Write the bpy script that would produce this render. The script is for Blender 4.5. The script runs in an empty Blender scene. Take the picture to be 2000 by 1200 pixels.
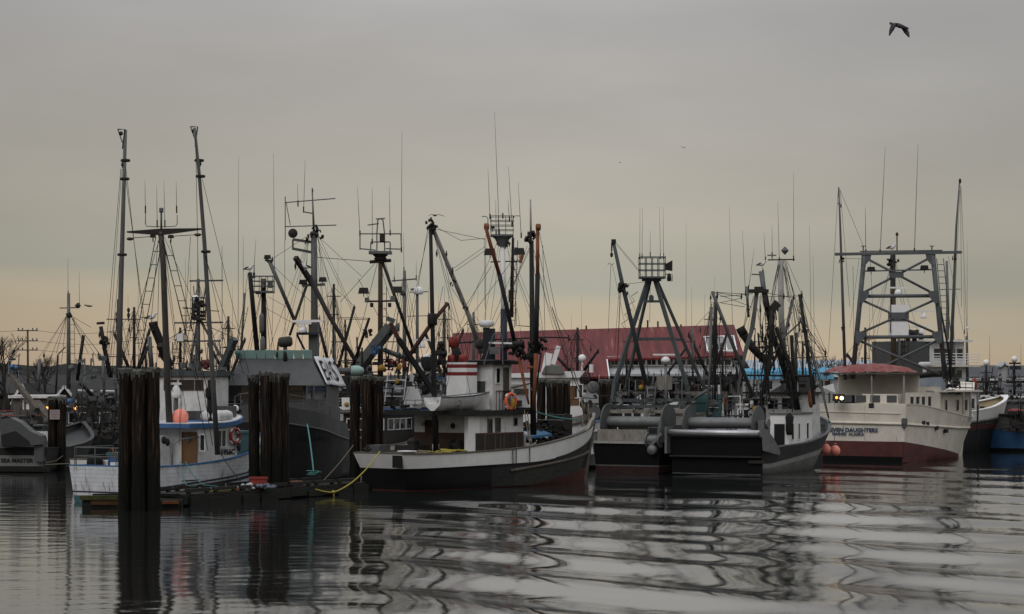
import bpy, math, random
import numpy as np
from mathutils import Vector, Matrix
random.seed(7)
SC = bpy.context.scene
COL = SC.collection
rad = math.radians

# ---------------------------------------------------------------- camera
CAMH, FPX, HY = 6.0, 4500.0, 740.0          # eye height, focal length and horizon row of the 2000x1200 photo
cam = bpy.data.cameras.new('camera')
cam.sensor_width = 36.0
cam.lens = 36.0 * FPX / 2000.0
cam.shift_y = (HY - 600.0) / 2000.0
cam.clip_start = 0.5
cam.clip_end = 9000.0
camo = bpy.data.objects.new('camera', cam)
camo.location = (0, 0, CAMH)
camo.rotation_euler = (rad(90), 0, 0)
COL.objects.link(camo)
SC.camera = camo

# ---------------------------------------------------------------- world and sun (overcast dusk)
world = bpy.data.worlds.new('World')
SC.world = world
world.use_nodes = True
wn, wl = world.node_tree.nodes, world.node_tree.links
wn.clear()
def N(t, **k):
    n = wn.new(t)
    for a, b in k.items(): setattr(n, a, b)
    return n
out = N('ShaderNodeOutputWorld'); bg = N('ShaderNodeBackground')
sky = N('ShaderNodeTexSky', sky_type='NISHITA', sun_disc=False)
sky.sun_elevation = rad(38); sky.sun_rotation = rad(205)
tc = N('ShaderNodeTexCoord'); sep = N('ShaderNodeSeparateXYZ')
wl.new(tc.outputs['Generated'], sep.inputs[0])
# wispy layers bend the height at which the cloud bands change
mp = N('ShaderNodeMapping'); mp.inputs['Scale'].default_value = (2.0, 2.0, 22.0)
wl.new(tc.outputs['Generated'], mp.inputs[0])
nz = N('ShaderNodeTexNoise'); nz.inputs['Scale'].default_value = 1.6; nz.inputs['Detail'].default_value = 5
wl.new(mp.outputs[0], nz.inputs['Vector'])
ma = N('ShaderNodeMath', operation='MULTIPLY_ADD'); ma.inputs[1].default_value = 0.03
wl.new(nz.outputs['Fac'], ma.inputs[0])
sb = N('ShaderNodeMath', operation='SUBTRACT'); sb.inputs[1].default_value = 0.015
wl.new(sep.outputs['Z'], sb.inputs[0]); wl.new(sb.outputs[0], ma.inputs[2])
# the lit band sits lower towards the right
mx = N('ShaderNodeMath', operation='MULTIPLY_ADD'); mx.inputs[1].default_value = 0.035
wl.new(sep.outputs['X'], mx.inputs[0]); wl.new(ma.outputs[0], mx.inputs[2])
rmp = N('ShaderNodeValToRGB')
cr = rmp.color_ramp
WR = [(0.0, (.49,.37,.26)), (.018, (.48,.39,.275)), (.034, (.44,.383,.287)), (.044, (.355,.345,.285)), (.07, (.395,.367,.305)),
      (.11, (.392,.367,.332)), (.16, (.378,.362,.350)), (.22, (.58,.56,.52)), (.34, (.86,.84,.81)), (1.0, (1.12,1.16,1.22))]
while len(cr.elements) < len(WR): cr.elements.new(.5)
for e, (p, c) in zip(cr.elements, WR): e.position = p; e.color = (*c, 1)
wl.new(mx.outputs[0], rmp.inputs[0])
# the sky behind the camera is darker (dusk light lies beyond the harbour)
mr = N('ShaderNodeMapRange'); mr.inputs[1].default_value = -0.9; mr.inputs[2].default_value = 0.95
mr.inputs[3].default_value = 0.78; mr.inputs[4].default_value = 1.0
wl.new(sep.outputs['Y'], mr.inputs[0])
# broad soft clouds
nz2 = N('ShaderNodeTexNoise'); nz2.inputs['Scale'].default_value = 1.7; nz2.inputs['Detail'].default_value = 6
mp2 = N('ShaderNodeMapping'); mp2.inputs['Scale'].default_value = (3.0, 3.0, 11.0); mp2.inputs['Location'].default_value = (.3, .1, 2)
wl.new(tc.outputs['Generated'], mp2.inputs[0]); wl.new(mp2.outputs[0], nz2.inputs['Vector'])
mr2 = N('ShaderNodeMapRange'); mr2.inputs[1].default_value = .3; mr2.inputs[2].default_value = .7
mr2.inputs[3].default_value = .94; mr2.inputs[4].default_value = 1.13
wl.new(nz2.outputs['Fac'], mr2.inputs[0])
ab = N('ShaderNodeMath', operation='ABSOLUTE'); wl.new(sep.outputs['X'], ab.inputs[0])       # the glow lies straight ahead
mr3 = N('ShaderNodeMapRange', interpolation_type='SMOOTHSTEP'); mr3.inputs[1].default_value = .04; mr3.inputs[2].default_value = .26
mr3.inputs[3].default_value = 1.03; mr3.inputs[4].default_value = .82
wl.new(ab.outputs[0], mr3.inputs[0])
m1 = N('ShaderNodeMath', operation='MULTIPLY'); wl.new(mr.outputs[0], m1.inputs[0]); wl.new(mr2.outputs[0], m1.inputs[1])
m2 = N('ShaderNodeMath', operation='MULTIPLY'); wl.new(m1.outputs[0], m2.inputs[0]); wl.new(mr3.outputs[0], m2.inputs[1])
vm = N('ShaderNodeVectorMath', operation='SCALE'); wl.new(rmp.outputs[0], vm.inputs[0]); wl.new(m2.outputs[0], vm.inputs['Scale'])
mixs = N('ShaderNodeMixRGB'); mixs.inputs[0].default_value = 0.004      # a trace of clear sky through the cloud
wl.new(vm.outputs[0], mixs.inputs[1]); wl.new(sky.outputs[0], mixs.inputs[2])
wl.new(mixs.outputs[0], bg.inputs[0]); bg.inputs[1].default_value = 1.0
wl.new(bg.outputs[0], out.inputs[0])

sun = bpy.data.lights.new('sun', 'SUN'); sun.energy = 0.75; sun.angle = rad(35); sun.color = (1, .97, .95)
suno = bpy.data.objects.new('sun', sun)
suno.rotation_euler = Vector((-.35, -.62, .62)).to_track_quat('Z', 'Y').to_euler()
COL.objects.link(suno)
SC.view_settings.view_transform = 'Standard'; SC.view_settings.look = 'None'
SC.view_settings.exposure = 0.0; SC.view_settings.gamma = 1.0
SC.cycles.max_bounces = 6
SC.cycles.caustics_reflective = False; SC.cycles.caustics_refractive = False

# ---------------------------------------------------------------- materials
MATS = {}
def newmat(name):
    m = bpy.data.materials.new(name); m.use_nodes = True
    return m, m.node_tree.nodes, m.node_tree.links, m.node_tree.nodes['Principled BSDF']
def paint(name, c, rough=.5, metal=0, dirt=.25, dirtc=None, rust=0.0, bump=.0, scale=1.5, streak=1.0, spec=.5, planks=0, vert=False):
    """weathered surface: base colour, blotchy dirt, runs of rust, optional plank seams"""
    if name in MATS: return MATS[name]
    # contrast curve put into the colours: mid tones sit well below white
    g = lambda q: tuple(x*min(1, (max(sum(q)/3, .01)/.6)**.5) for x in q)
    c = g(c); dirtc = g(dirtc) if dirtc else None
    m, n, l, p = newmat(name)
    t = n.new('ShaderNodeTexCoord')
    mp = n.new('ShaderNodeMapping'); mp.inputs['Scale'].default_value = (1, 1, streak)
    l.new(t.outputs['Object'], mp.inputs[0])
    a = n.new('ShaderNodeTexNoise'); a.inputs['Scale'].default_value = scale; a.inputs['Detail'].default_value = 8; a.inputs['Roughness'].default_value = .65
    l.new(mp.outputs[0], a.inputs['Vector'])
    r = n.new('ShaderNodeMapRange'); r.inputs[1].default_value = .38; r.inputs[2].default_value = .72
    l.new(a.outputs['Fac'], r.inputs[0])
    mm = n.new('ShaderNodeMath'); mm.operation = 'MULTIPLY'; mm.inputs[1].default_value = dirt
    l.new(r.outputs[0], mm.inputs[0])
    mix = n.new('ShaderNodeMixRGB'); mix.inputs[1].default_value = (*c, 1)
    dc = dirtc or tuple(x * .35 for x in c)
    mix.inputs[2].default_value = (*dc, 1)
    l.new(mm.outputs[0], mix.inputs[0])
    last = mix.outputs[0]
    if rust > 0:
        mp2 = n.new('ShaderNodeMapping'); mp2.inputs['Scale'].default_value = (5, 5, .45)
        l.new(t.outputs['Object'], mp2.inputs[0])
        b = n.new('ShaderNodeTexNoise'); b.inputs['Scale'].default_value = 1.1; b.inputs['Detail'].default_value = 4
        l.new(mp2.outputs[0], b.inputs['Vector'])
        r2 = n.new('ShaderNodeMapRange'); r2.inputs[1].default_value = .68 - rust * .15; r2.inputs[2].default_value = .78 - rust * .1
        r2.inputs[4].default_value = .85
        l.new(b.outputs['Fac'], r2.inputs[0])
        mix2 = n.new('ShaderNodeMixRGB'); mix2.inputs[2].default_value = (.16, .06, .02, 1)
        l.new(r2.outputs[0], mix2.inputs[0]); l.new(last, mix2.inputs[1]); last = mix2.outputs[0]
    hb = None
    if planks:
        sx = n.new('ShaderNodeSeparateXYZ'); l.new(t.outputs['Object'], sx.inputs[0])
        mu = n.new('ShaderNodeMath'); mu.operation = 'MULTIPLY'; mu.inputs[1].default_value = planks
        if vert:
            ad = n.new('ShaderNodeMath'); ad.operation = 'ADD'; l.new(sx.outputs['X'], ad.inputs[0]); l.new(sx.outputs['Y'], ad.inputs[1]); l.new(ad.outputs[0], mu.inputs[0])
        else: l.new(sx.outputs['Z'], mu.inputs[0])
        fr = n.new('ShaderNodeMath'); fr.operation = 'FRACT'; l.new(mu.outputs[0], fr.inputs[0])
        gt = n.new('ShaderNodeMath'); gt.operation = 'GREATER_THAN'; gt.inputs[1].default_value = .9; l.new(fr.outputs[0], gt.inputs[0])
        g2 = n.new('ShaderNodeMath'); g2.operation = 'MULTIPLY'; g2.inputs[1].default_value = .45; l.new(gt.outputs[0], g2.inputs[0])
        mix3 = n.new('ShaderNodeMixRGB'); mix3.inputs[2].default_value = (c[0] * .25, c[1] * .25, c[2] * .25, 1)
        l.new(g2.outputs[0], mix3.inputs[0]); l.new(last, mix3.inputs[1]); last = mix3.outputs[0]
    l.new(last, p.inputs['Base Color'])
    rr = n.new('ShaderNodeMapRange'); rr.inputs[3].default_value = rough; rr.inputs[4].default_value = min(1, rough + .3)
    l.new(a.outputs['Fac'], rr.inputs[0]); l.new(rr.outputs[0], p.inputs['Roughness'])
    p.inputs['Metallic'].default_value = metal; p.inputs['Specular IOR Level'].default_value = spec
    if bump:
        bp = n.new('ShaderNodeBump'); bp.inputs['Strength'].default_value = bump; bp.inputs['Distance'].default_value = .05
        l.new(a.outputs['Fac'], bp.inputs['Height']); l.new(bp.outputs[0], p.inputs['Normal'])
    MATS[name] = m
    return m
def emit(name, c, s):
    if name in MATS: return MATS[name]
    m, n, l, p = newmat(name)
    p.inputs['Base Color'].default_value = (*c, 1); p.inputs['Emission Color'].default_value = (*c, 1); p.inputs['Emission Strength'].default_value = s
    MATS[name] = m; return m
M = dict(
 white=paint('white_paint', (.68,.68,.68), .45, dirt=.45, dirtc=(.25,.24,.22), rust=.10),
 clean=paint('clean_white', (.78,.78,.78), .4, dirt=.2),
 whull=paint('white_hull_paint', (.69,.72,.77), .4, dirt=.4, dirtc=(.28,.26,.23), rust=.55, planks=5),
 cream=paint('cream_paint', (.70,.655,.58), .5, dirt=.4, dirtc=(.42,.36,.28), rust=.18, scale=.9),
 black=paint('black_paint', (.014,.014,.016), .5, dirt=.4, dirtc=(.035,.035,.035), spec=.35),
 bhull=paint('black_hull_planks', (.013,.013,.016), .5, dirt=.4, dirtc=(.035,.035,.035), planks=6, spec=.3),
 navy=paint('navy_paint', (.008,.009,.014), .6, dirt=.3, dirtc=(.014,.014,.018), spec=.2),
 ghull=paint('worn_grey_hull', (.075,.073,.07), .6, dirt=.8, dirtc=(.03,.028,.026), planks=6, streak=4, rust=.1),
 red=paint('red_bottom_paint', (.20,.035,.022), .65, dirt=.6, dirtc=(.07,.03,.02)),
 maroon=paint('dark_red_bottom', (.23,.055,.048), .65, dirt=.6, dirtc=(.05,.03,.03), scale=.8),
 blue=paint('blue_trim', (.06,.19,.44), .45, dirt=.3),
 dblue=paint('dark_blue_trim', (.02,.04,.10), .5, dirt=.3),
 teal=paint('teal_paint', (.09,.24,.26), .5, dirt=.5),
 seafoam=paint('pale_teal_glass', (.33,.50,.47), .25, dirt=.3),
 alum=paint('bare_aluminium', (.27,.275,.28), .45, .55, dirt=.4, bump=.05),
 agrey=paint('grey_aluminium_hull', (.155,.16,.165), .5, .25, dirt=.35, scale=.7),
 dgrey=paint('dark_grey_hull', (.050,.054,.06), .45, .1, dirt=.35, scale=.7),
 steel=paint('galvanised_steel', (.21,.22,.22), .5, .4, dirt=.5, rust=.08),
 gsteel=paint('grey_green_steel', (.12,.15,.155), .5, .1, dirt=.5, rust=.08),
 bsteel=paint('grey_blue_steel', (.17,.185,.20), .5, .1, dirt=.4, rust=.12),
 dark=paint('dark_rusty_steel', (.045,.042,.04), .6, .1, dirt=.6, dirtc=(.08,.045,.03)),
 rustr=paint('red_oxide_steel', (.15,.035,.025), .65, dirt=.7, dirtc=(.04,.02,.015), streak=.5),
 orange=paint('worn_orange_steel', (.40,.12,.04), .6, dirt=.6, dirtc=(.10,.04,.02), scale=3),
 buoyc=paint('coral_vinyl', (1.0,.32,.24), .35, dirt=.12, dirtc=(.6,.15,.12)),
 ring=paint('life_ring_orange', (1.0,.15,.06), .5, dirt=.3),
 ptimber=paint('pale_weathered_timber', (.36,.33,.29), .8, dirt=.7, dirtc=(.14,.12,.10), streak=.5, scale=3),
 mgrey=paint('mid_grey_hull', (.26,.26,.26), .6, dirt=.6, dirtc=(.13,.13,.13), scale=1.2, rust=.1), lband=paint('pale_grey_band', (.40,.40,.39), .6, dirt=.4, rust=.1),
 wood=paint('weathered_wood', (.20,.17,.14), .75, dirt=.7, dirtc=(.07,.055,.045), streak=.4, scale=4),
 brown=paint('brown_varnish', (.13,.055,.025), .5, dirt=.5, streak=.3, scale=4),
 oak=paint('oak_door', (.30,.15,.055), .5, dirt=.5, streak=.3, scale=5),
 mast=paint('wooden_mast', (.15,.135,.12), .7, dirt=.7, dirtc=(.06,.05,.04), streak=.2, scale=5),
 bmast=paint('brown_mast', (.17,.11,.06), .7, dirt=.7, dirtc=(.07,.045,.03), streak=.2, scale=5),
 pole=paint('silver_pole', (.20,.20,.20), .55, .2, dirt=.5, streak=.3, scale=3),
 wpole=paint('worn_white_pole', (.42,.41,.39), .5, dirt=.6, dirtc=(.16,.12,.08), streak=.5, scale=2),
 wire=paint('wire_rope', (.055,.052,.05), .7, .2, dirt=.2),
 whip=paint('fibreglass_whip', (.22,.22,.22), .5, dirt=.2),
 black2=paint('black_rubber', (.02,.02,.02), .8, dirt=.3),
 net=paint('heaped_net', (.05,.055,.05), .95, dirt=.8, dirtc=(.015,.02,.018), scale=9, bump=.8),
 rope=paint('manila_rope', (.26,.22,.15), .9, dirt=.5, scale=9),
 yrope=paint('yellow_rope', (.50,.42,.06), .8, dirt=.4, scale=9),
 trope=paint('teal_rope', (.10,.34,.32), .8, dirt=.3, scale=9),
 tarp=paint('blue_tarpaulin', (.05,.20,.42), .6, dirt=.4, bump=.3),
 ltarp=paint('light_blue_tarpaulin', (.10,.38,.60), .6, dirt=.3, bump=.3),
 gtarp=paint('grey_canvas', (.18,.18,.175), .8, dirt=.6, bump=.5),
 banner=paint('banner_cloth', (.72,.72,.75), .7, dirt=.2),
 ink=paint('dark_blue_lettering', (.015,.02,.05), .6, dirt=.2),
 bink=paint('blue_lettering', (.03,.09,.24), .6, dirt=.2),
 dink=paint('black_lettering', (.012,.012,.014), .6, dirt=.2),
 redp=paint('red_paint', (.45,.035,.025), .5, dirt=.5, dirtc=(.2,.03,.02)),
 stripe=paint('red_funnel_stripe', (.40,.025,.03), .5, dirt=.3),
 yellow=paint('yellow_paint', (.5,.30,.03), .6, dirt=.5),
 pvc=paint('clear_plastic_bag', (.45,.47,.48), .2, dirt=.5, bump=.6, scale=8),
 conc=paint('quay_concrete', (.13,.125,.115), .85, dirt=.7, scale=.6),
 dwall=paint('dark_shed_wall', (.045,.042,.045), .8, dirt=.5, vert=True, planks=2.2),
 droof=paint('dark_shed_roof', (.035,.036,.042), .8, dirt=.5, scale=.5),
 groof=paint('grey_shed_roof', (.12,.13,.15), .8, dirt=.6, scale=.5, planks=1.5, vert=True),
 lwall=paint('pale_clapboard', (.42,.43,.44), .7, dirt=.5, planks=3.5, scale=.6),
 bwall=paint('beige_wall', (.20,.17,.14), .7, dirt=.4, scale=.5),
 rwall=paint('red_brick_wall', (.14,.05,.045), .8, dirt=.5),
 broof=paint('pale_blue_roof', (.36,.42,.50), .5, dirt=.35, scale=.4),
 dish=paint('grey_dish', (.09,.09,.085), .7, dirt=.4),
 gullw=paint('gull_white', (.6,.6,.6), .8, dirt=.2), gullg=paint('gull_grey', (.13,.13,.15), .8, dirt=.4),
 bark=paint('bark', (.08,.065,.055), .9, dirt=.5),
 leaf=paint('evergreen', (.03,.035,.03), .9, dirt=.6, scale=.7),
 lampw=emit('warm_lamp_glow', (1.0,.38,.06), 2.2), lampc=emit('bright_lamp_glow', (1.0,.72,.42), 3.2), lampr=emit('red_orange_lamp_glow', (1.0,.22,.06), 1.6),
)
def glassmat():
    m, n, l, p = newmat('dark_window_glass')
    p.inputs['Base Color'].default_value = (.012, .014, .016, 1); p.inputs['Roughness'].default_value = .06
    a = n.new('ShaderNodeTexNoise'); a.inputs['Scale'].default_value = 1.5
    bp = n.new('ShaderNodeBump'); bp.inputs['Strength'].default_value = .08; l.new(a.outputs['Fac'], bp.inputs['Height']); l.new(bp.outputs[0], p.inputs['Normal'])
    return m
M['glass'] = glassmat()
def rivetroof():
    """oxide-red corrugated roof with paler worn runs down the slope"""
    m, n, l, p = newmat('worn_red_metal_roof')
    t = n.new('ShaderNodeTexCoord'); mp = n.new('ShaderNodeMapping'); mp.inputs['Scale'].default_value = (1.6, .12, .12); l.new(t.outputs['Object'], mp.inputs[0])
    a = n.new('ShaderNodeTexNoise'); a.inputs['Scale'].default_value = 1.2; a.inputs['Detail'].default_value = 6; l.new(mp.outputs[0], a.inputs['Vector'])
    r = n.new('ShaderNodeValToRGB'); e = r.color_ramp.elements
    e[0].position = .35; e[0].color = (.085,.009,.011,1); e[1].position = .62; e[1].color = (.14,.020,.022,1)
    x = e.new(.76); x.color = (.24,.11,.10,1); p.inputs['Specular IOR Level'].default_value = .15
    l.new(a.outputs['Fac'], r.inputs[0]); l.new(r.outputs[0], p.inputs['Base Color']); p.inputs['Roughness'].default_value = .6
    w = n.new('ShaderNodeTexWave'); w.wave_type = 'BANDS'; w.bands_direction = 'X'; w.inputs['Scale'].default_value = 1.0
    l.new(t.outputs['Object'], w.inputs['Vector'])
    bp = n.new('ShaderNodeBump'); bp.inputs['Strength'].default_value = .6; bp.inputs['Distance'].default_value = .04; l.new(w.outputs['Fac'], bp.inputs['Height']); l.new(bp.outputs[0], p.inputs['Normal'])
    return m
M['rroof'] = rivetroof()
def pilemat():
    """creosoted timber: vertical grain, weed and slime below the tide line, bleached patches"""
    m, n, l, p = newmat('creosoted_pile_timber')
    t = n.new('ShaderNodeTexCoord'); mp = n.new('ShaderNodeMapping'); mp.inputs['Scale'].default_value = (9, 9, .5); l.new(t.outputs['Object'], mp.inputs[0])
    a = n.new('ShaderNodeTexNoise'); a.inputs['Scale'].default_value = 1.3; a.inputs['Detail'].default_value = 8; l.new(mp.outputs[0], a.inputs['Vector'])
    r = n.new('ShaderNodeValToRGB'); e = r.color_ramp.elements
    e[0].position = .3; e[0].color = (.002,.002,.002,1); e[1].position = .55; e[1].color = (.013,.010,.008,1)
    x = e.new(.69); x.color = (.075,.038,.022,1)
    l.new(a.outputs['Fac'], r.inputs[0])
    sx = n.new('ShaderNodeSeparateXYZ'); l.new(t.outputs['Object'], sx.inputs[0])
    b = n.new('ShaderNodeTexNoise'); b.inputs['Scale'].default_value = 3; l.new(t.outputs['Object'], b.inputs['Vector'])
    ad = n.new('ShaderNodeMath'); ad.operation = 'MULTIPLY_ADD'; ad.inputs[1].default_value = 1.2; l.new(b.outputs['Fac'], ad.inputs[0]); l.new(sx.outputs['Z'], ad.inputs[2])
    mr = n.new('ShaderNodeMapRange'); mr.inputs[1].default_value = 3.6; mr.inputs[2].default_value = 2.4; l.new(ad.outputs[0], mr.inputs[0])
    mix = n.new('ShaderNodeMixRGB'); mix.inputs[2].default_value = (.004,.005,.003,1); l.new(r.outputs[0], mix.inputs[1])
    mm = n.new('ShaderNodeMath'); mm.operation = 'MULTIPLY'; mm.inputs[1].default_value = .8; l.new(mr.outputs[0], mm.inputs[0]); l.new(mm.outputs[0], mix.inputs[0])
    l.new(mix.outputs[0], p.inputs['Base Color']); p.inputs['Roughness'].default_value = .85; p.inputs['Specular IOR Level'].default_value = .15
    bp = n.new('ShaderNodeBump'); bp.inputs['Strength'].default_value = 1; bp.inputs['Distance'].default_value = .06; l.new(a.outputs['Fac'], bp.inputs['Height']); l.new(bp.outputs[0], p.inputs['Normal'])
    return m
M['pile'] = pilemat()
M['moss'] = paint('mossy_timber', (.028,.03,.014), .9, dirt=.8, dirtc=(.012,.012,.009), scale=5, bump=.6)
M['dockw'] = paint('wet_dock_timber', (.055,.05,.042), .8, dirt=.7, dirtc=(.02,.02,.015), scale=3, bump=.4, streak=.5)
M['cap'] = paint('bleached_pile_top', (.20,.20,.18), .9, dirt=1, dirtc=(.03,.032,.025), scale=7, bump=.7)

# ---------------------------------------------------------------- geometry helpers
def W(px, py, D): return Vector(((px - 1000.0) / FPX * D, D, CAMH - (py - HY) / FPX * D))
class MB:
    def __init__(s): s.v = []; s.f = []; s.m = []
    def add(s, vs, fs, mi=0):
        o = len(s.v); s.v += [tuple(x) for x in vs]
        for f in fs: s.f.append([i + o for i in f]); s.m.append(mi)
        return s
    def hexa(s, c, mi=0):        # 8 corners: bottom ring 0-3, top ring 4-7
        return s.add(c, [(3,2,1,0), (4,5,6,7), (0,1,5,4), (1,2,6,5), (2,3,7,6), (3,0,4,7)], mi)
    def box(s, L, u0, u1, v0, v1, w0, w1, mi=0):
        return s.hexa([L(u0,v0,w0), L(u1,v0,w0), L(u1,v1,w0), L(u0,v1,w0), L(u0,v0,w1), L(u1,v0,w1), L(u1,v1,w1), L(u0,v1,w1)], mi)
    def beam(s, p, q, w, h, mi=0):
        p = Vector(p); q = Vector(q); d = (q - p).normalized()
        a = d.cross(Vector((0,0,1)));
        if a.length < .05: a = Vector((1,0,0))
        a.normalize(); b = a.cross(d).normalized(); a *= w / 2; b *= h / 2
        return s.hexa([p-a-b, p+a-b, p+a+b, p-a+b, q-a-b, q+a-b, q+a+b, q-a+b], mi)
    def tube(s, pts, rs, n=8, mi=0, cap=True):
        pts = [Vector(p) for p in pts]
        if not isinstance(rs, (list, tuple)): rs = [rs] * len(pts)
        if len(rs) == 2 and len(pts) > 2: rs = [rs[0] + (rs[1]-rs[0]) * i / (len(pts)-1) for i in range(len(pts))]
        vs, fs = [], []
        ref = None
        for i, p in enumerate(pts):
            d = (pts[min(i+1, len(pts)-1)] - pts[max(i-1, 0)]).normalized()
            if ref is None:
                ref = d.cross(Vector((0,0,1)))
                if ref.length < .05: ref = Vector((1,0,0))
            a = (ref - d * ref.dot(d)).normalized(); ref = a; b = d.cross(a)
            for k in range(n):
                t = 2 * math.pi * k / n
                vs.append(p + (a * math.cos(t) + b * math.sin(t)) * rs[i])
        for i in range(len(pts)-1):
            for k in range(n):
                fs.append((i*n+k, i*n+(k+1)%n, (i+1)*n+(k+1)%n, (i+1)*n+k))
        if cap:
            fs.append(tuple(range(n-1, -1, -1))); fs.append(tuple((len(pts)-1)*n + k for k in range(n)))
        return s.add(vs, fs, mi)
    def lathe(s, c, ax, prof, n=14, mi=0):      # prof: (radius, distance along ax)
        c = Vector(c); ax = Vector(ax).normalized()
        return s.tube([c + ax * h for r, h in prof], [max(r, .002) for r, h in prof], n, mi) if len(prof) > 1 else s
    def ball(s, c, r, sx=1, sz=1, n=12, mi=0):
        vs, fs = [], []
        c = Vector(c); m = n // 2 + 1
        for i in range(m + 1):
            a = math.pi * i / m
            for k in range(n):
                t = 2 * math.pi * k / n
                vs.append(c + Vector((r*sx*math.sin(a)*math.cos(t), r*sx*math.sin(a)*math.sin(t), -r*sz*math.cos(a))))
        for i in range(m):
            for k in range(n): fs.append((i*n+k, i*n+(k+1)%n, (i+1)*n+(k+1)%n, (i+1)*n+k))
        return s.add(vs, fs, mi)
    def prism(s, poly, off, mi=0):
        n = len(poly); poly = [Vector(p) for p in poly]; off = Vector(off)
        return s.add(poly + [p + off for p in poly], [tuple(range(n-1,-1,-1)), tuple(range(n, 2*n))] + [(i, (i+1)%n, n+(i+1)%n, n+i) for i in range(n)], mi)
    def torus(s, c, ax, R, r, n=18, k=8, mi=0):
        c = Vector(c); ax = Vector(ax).normalized(); a = ax.cross(Vector((0,0,1)))
        if a.length < .05: a = Vector((1,0,0))
        a.normalize(); b = ax.cross(a); vs = []; fs = []
        for i in range(n):
            t = 2*math.pi*i/n; d = a*math.cos(t) + b*math.sin(t)
            for j in range(k):
                q = 2*math.pi*j/k; vs.append(c + d*(R + r*math.cos(q)) + ax*(r*math.sin(q)))
        for i in range(n):
            for j in range(k): fs.append((i*k+j, ((i+1)%n)*k+j, ((i+1)%n)*k+(j+1)%k, i*k+(j+1)%k))
        return s.add(vs, fs, mi)
    def build(s, name, mats, root=None, parent=None, label=None, smooth=False):
        o0 = Vector(root.location) if root is not None else Vector((0,0,0))
        if root is None and s.v:
            xs = np.array(s.v); o0 = Vector((float(xs[:,0].mean()), float(xs[:,1].mean()), float(xs[:,2].min())))
        me = bpy.data.meshes.new(name)
        me.from_pydata([(x-o0.x, y-o0.y, z-o0.z) for x, y, z in s.v], [], s.f)
        if not isinstance(mats, (list, tuple)): mats = [mats]
        for m in mats: me.materials.append(M[m] if isinstance(m, str) else m)
        for p, mi in zip(me.polygons, s.m): p.material_index = mi; p.use_smooth = smooth
        o = bpy.data.objects.new(name, me); COL.objects.link(o)
        if root is not None: o.parent = parent or root
        else: o.location = o0
        if label: o['label'] = label
        return o
def solo(name, label, cat, mb, mats, group=None, kind=None, smooth=False):
    o = mb.build(name, mats, smooth=smooth)
    if label: o['label'] = label; o['category'] = cat
    if group: o['group'] = group
    if kind: o['kind'] = kind
    return o
def knot(R, m, c, r, n=6):
    """a cluster of shackles, eyes and small sheaves"""
    for k in range(n):
        p = c + Vector((R.uniform(-1,1), R.uniform(-.6,.6), R.uniform(-1,1)))*r*.8
        q = R.random()
        if q < .4: d = Vector((R.uniform(-1,1), R.uniform(-1,1), R.uniform(-1,1))).normalized()*r*R.uniform(.5,1); m.beam(p-d*.5, p+d*.5, r*R.uniform(.3,.6), r*R.uniform(.25,.5))
        elif q < .7: m.lathe(p-Vector((r*.15,0,0)), (1,R.uniform(-.5,.5),0), [(r*.45,0),(r*.3,r*.12),(r*.45,r*.3)], 8)
        else: m.tube([p, p+Vector((R.uniform(-.3,.3)*r,0,-r*R.uniform(.6,1.4)))], r*.16, 5)
    return m
def hullpt(t_, K, L, so, bo, t, z, sg, pw=1.0, off=0):
    bd, bw, zs = interp(K, t); x = max(0, min(1, z/zs)); u = (so+t*(L-so-bo))*(1-x)+t*L*x
    return t_.L(u, sg*(bw+(bd-bw)*x**pw+off), z)
def topx(p): return 1000+p.x/p.y*FPX
def onhull(t_, K, L, so, bo, px, z, sg, lo=.3, hi=1.0):
    best = min(((abs(topx(hullpt(t_,K,L,so,bo,lo+(hi-lo)*i/200,z,sg))-px), lo+(hi-lo)*i/200) for i in range(201)))
    return hullpt(t_, K, L, so, bo, best[1], z, sg, 1.0, .05)
def interp(keys, t):
    """smooth interpolation through (t, a, b, ...) rows"""
    n = len(keys)
    if t <= keys[0][0]: return keys[0][1:]
    if t >= keys[-1][0]: return keys[-1][1:]
    for i in range(n-1):
        if keys[i][0] <= t <= keys[i+1][0]: break
    k0, k1, k2, k3 = keys[max(i-1,0)], keys[i], keys[i+1], keys[min(i+2,n-1)]
    h = k2[0]-k1[0]; x = (t-k1[0])/h; out = []
    for j in range(1, len(k1)):
        s1 = (k2[j]-k0[j])/(k2[0]-k0[0]) if k2[0] != k0[0] else 0
        s2 = (k3[j]-k1[j])/(k3[0]-k1[0]) if k3[0] != k1[0] else 0
        out.append((2*x**3-3*x*x+1)*k1[j] + (x**3-2*x*x+x)*h*s1 + (-2*x**3+3*x*x)*k2[j] + (x**3-x*x)*h*s2)
    return out
def sagline(p, q, sag, n=8):
    p = Vector(p); q = Vector(q)
    return [p.lerp(q, i/n) - Vector((0,0,sag*4*(i/n)*(1-i/n))) for i in range(n+1)]

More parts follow.
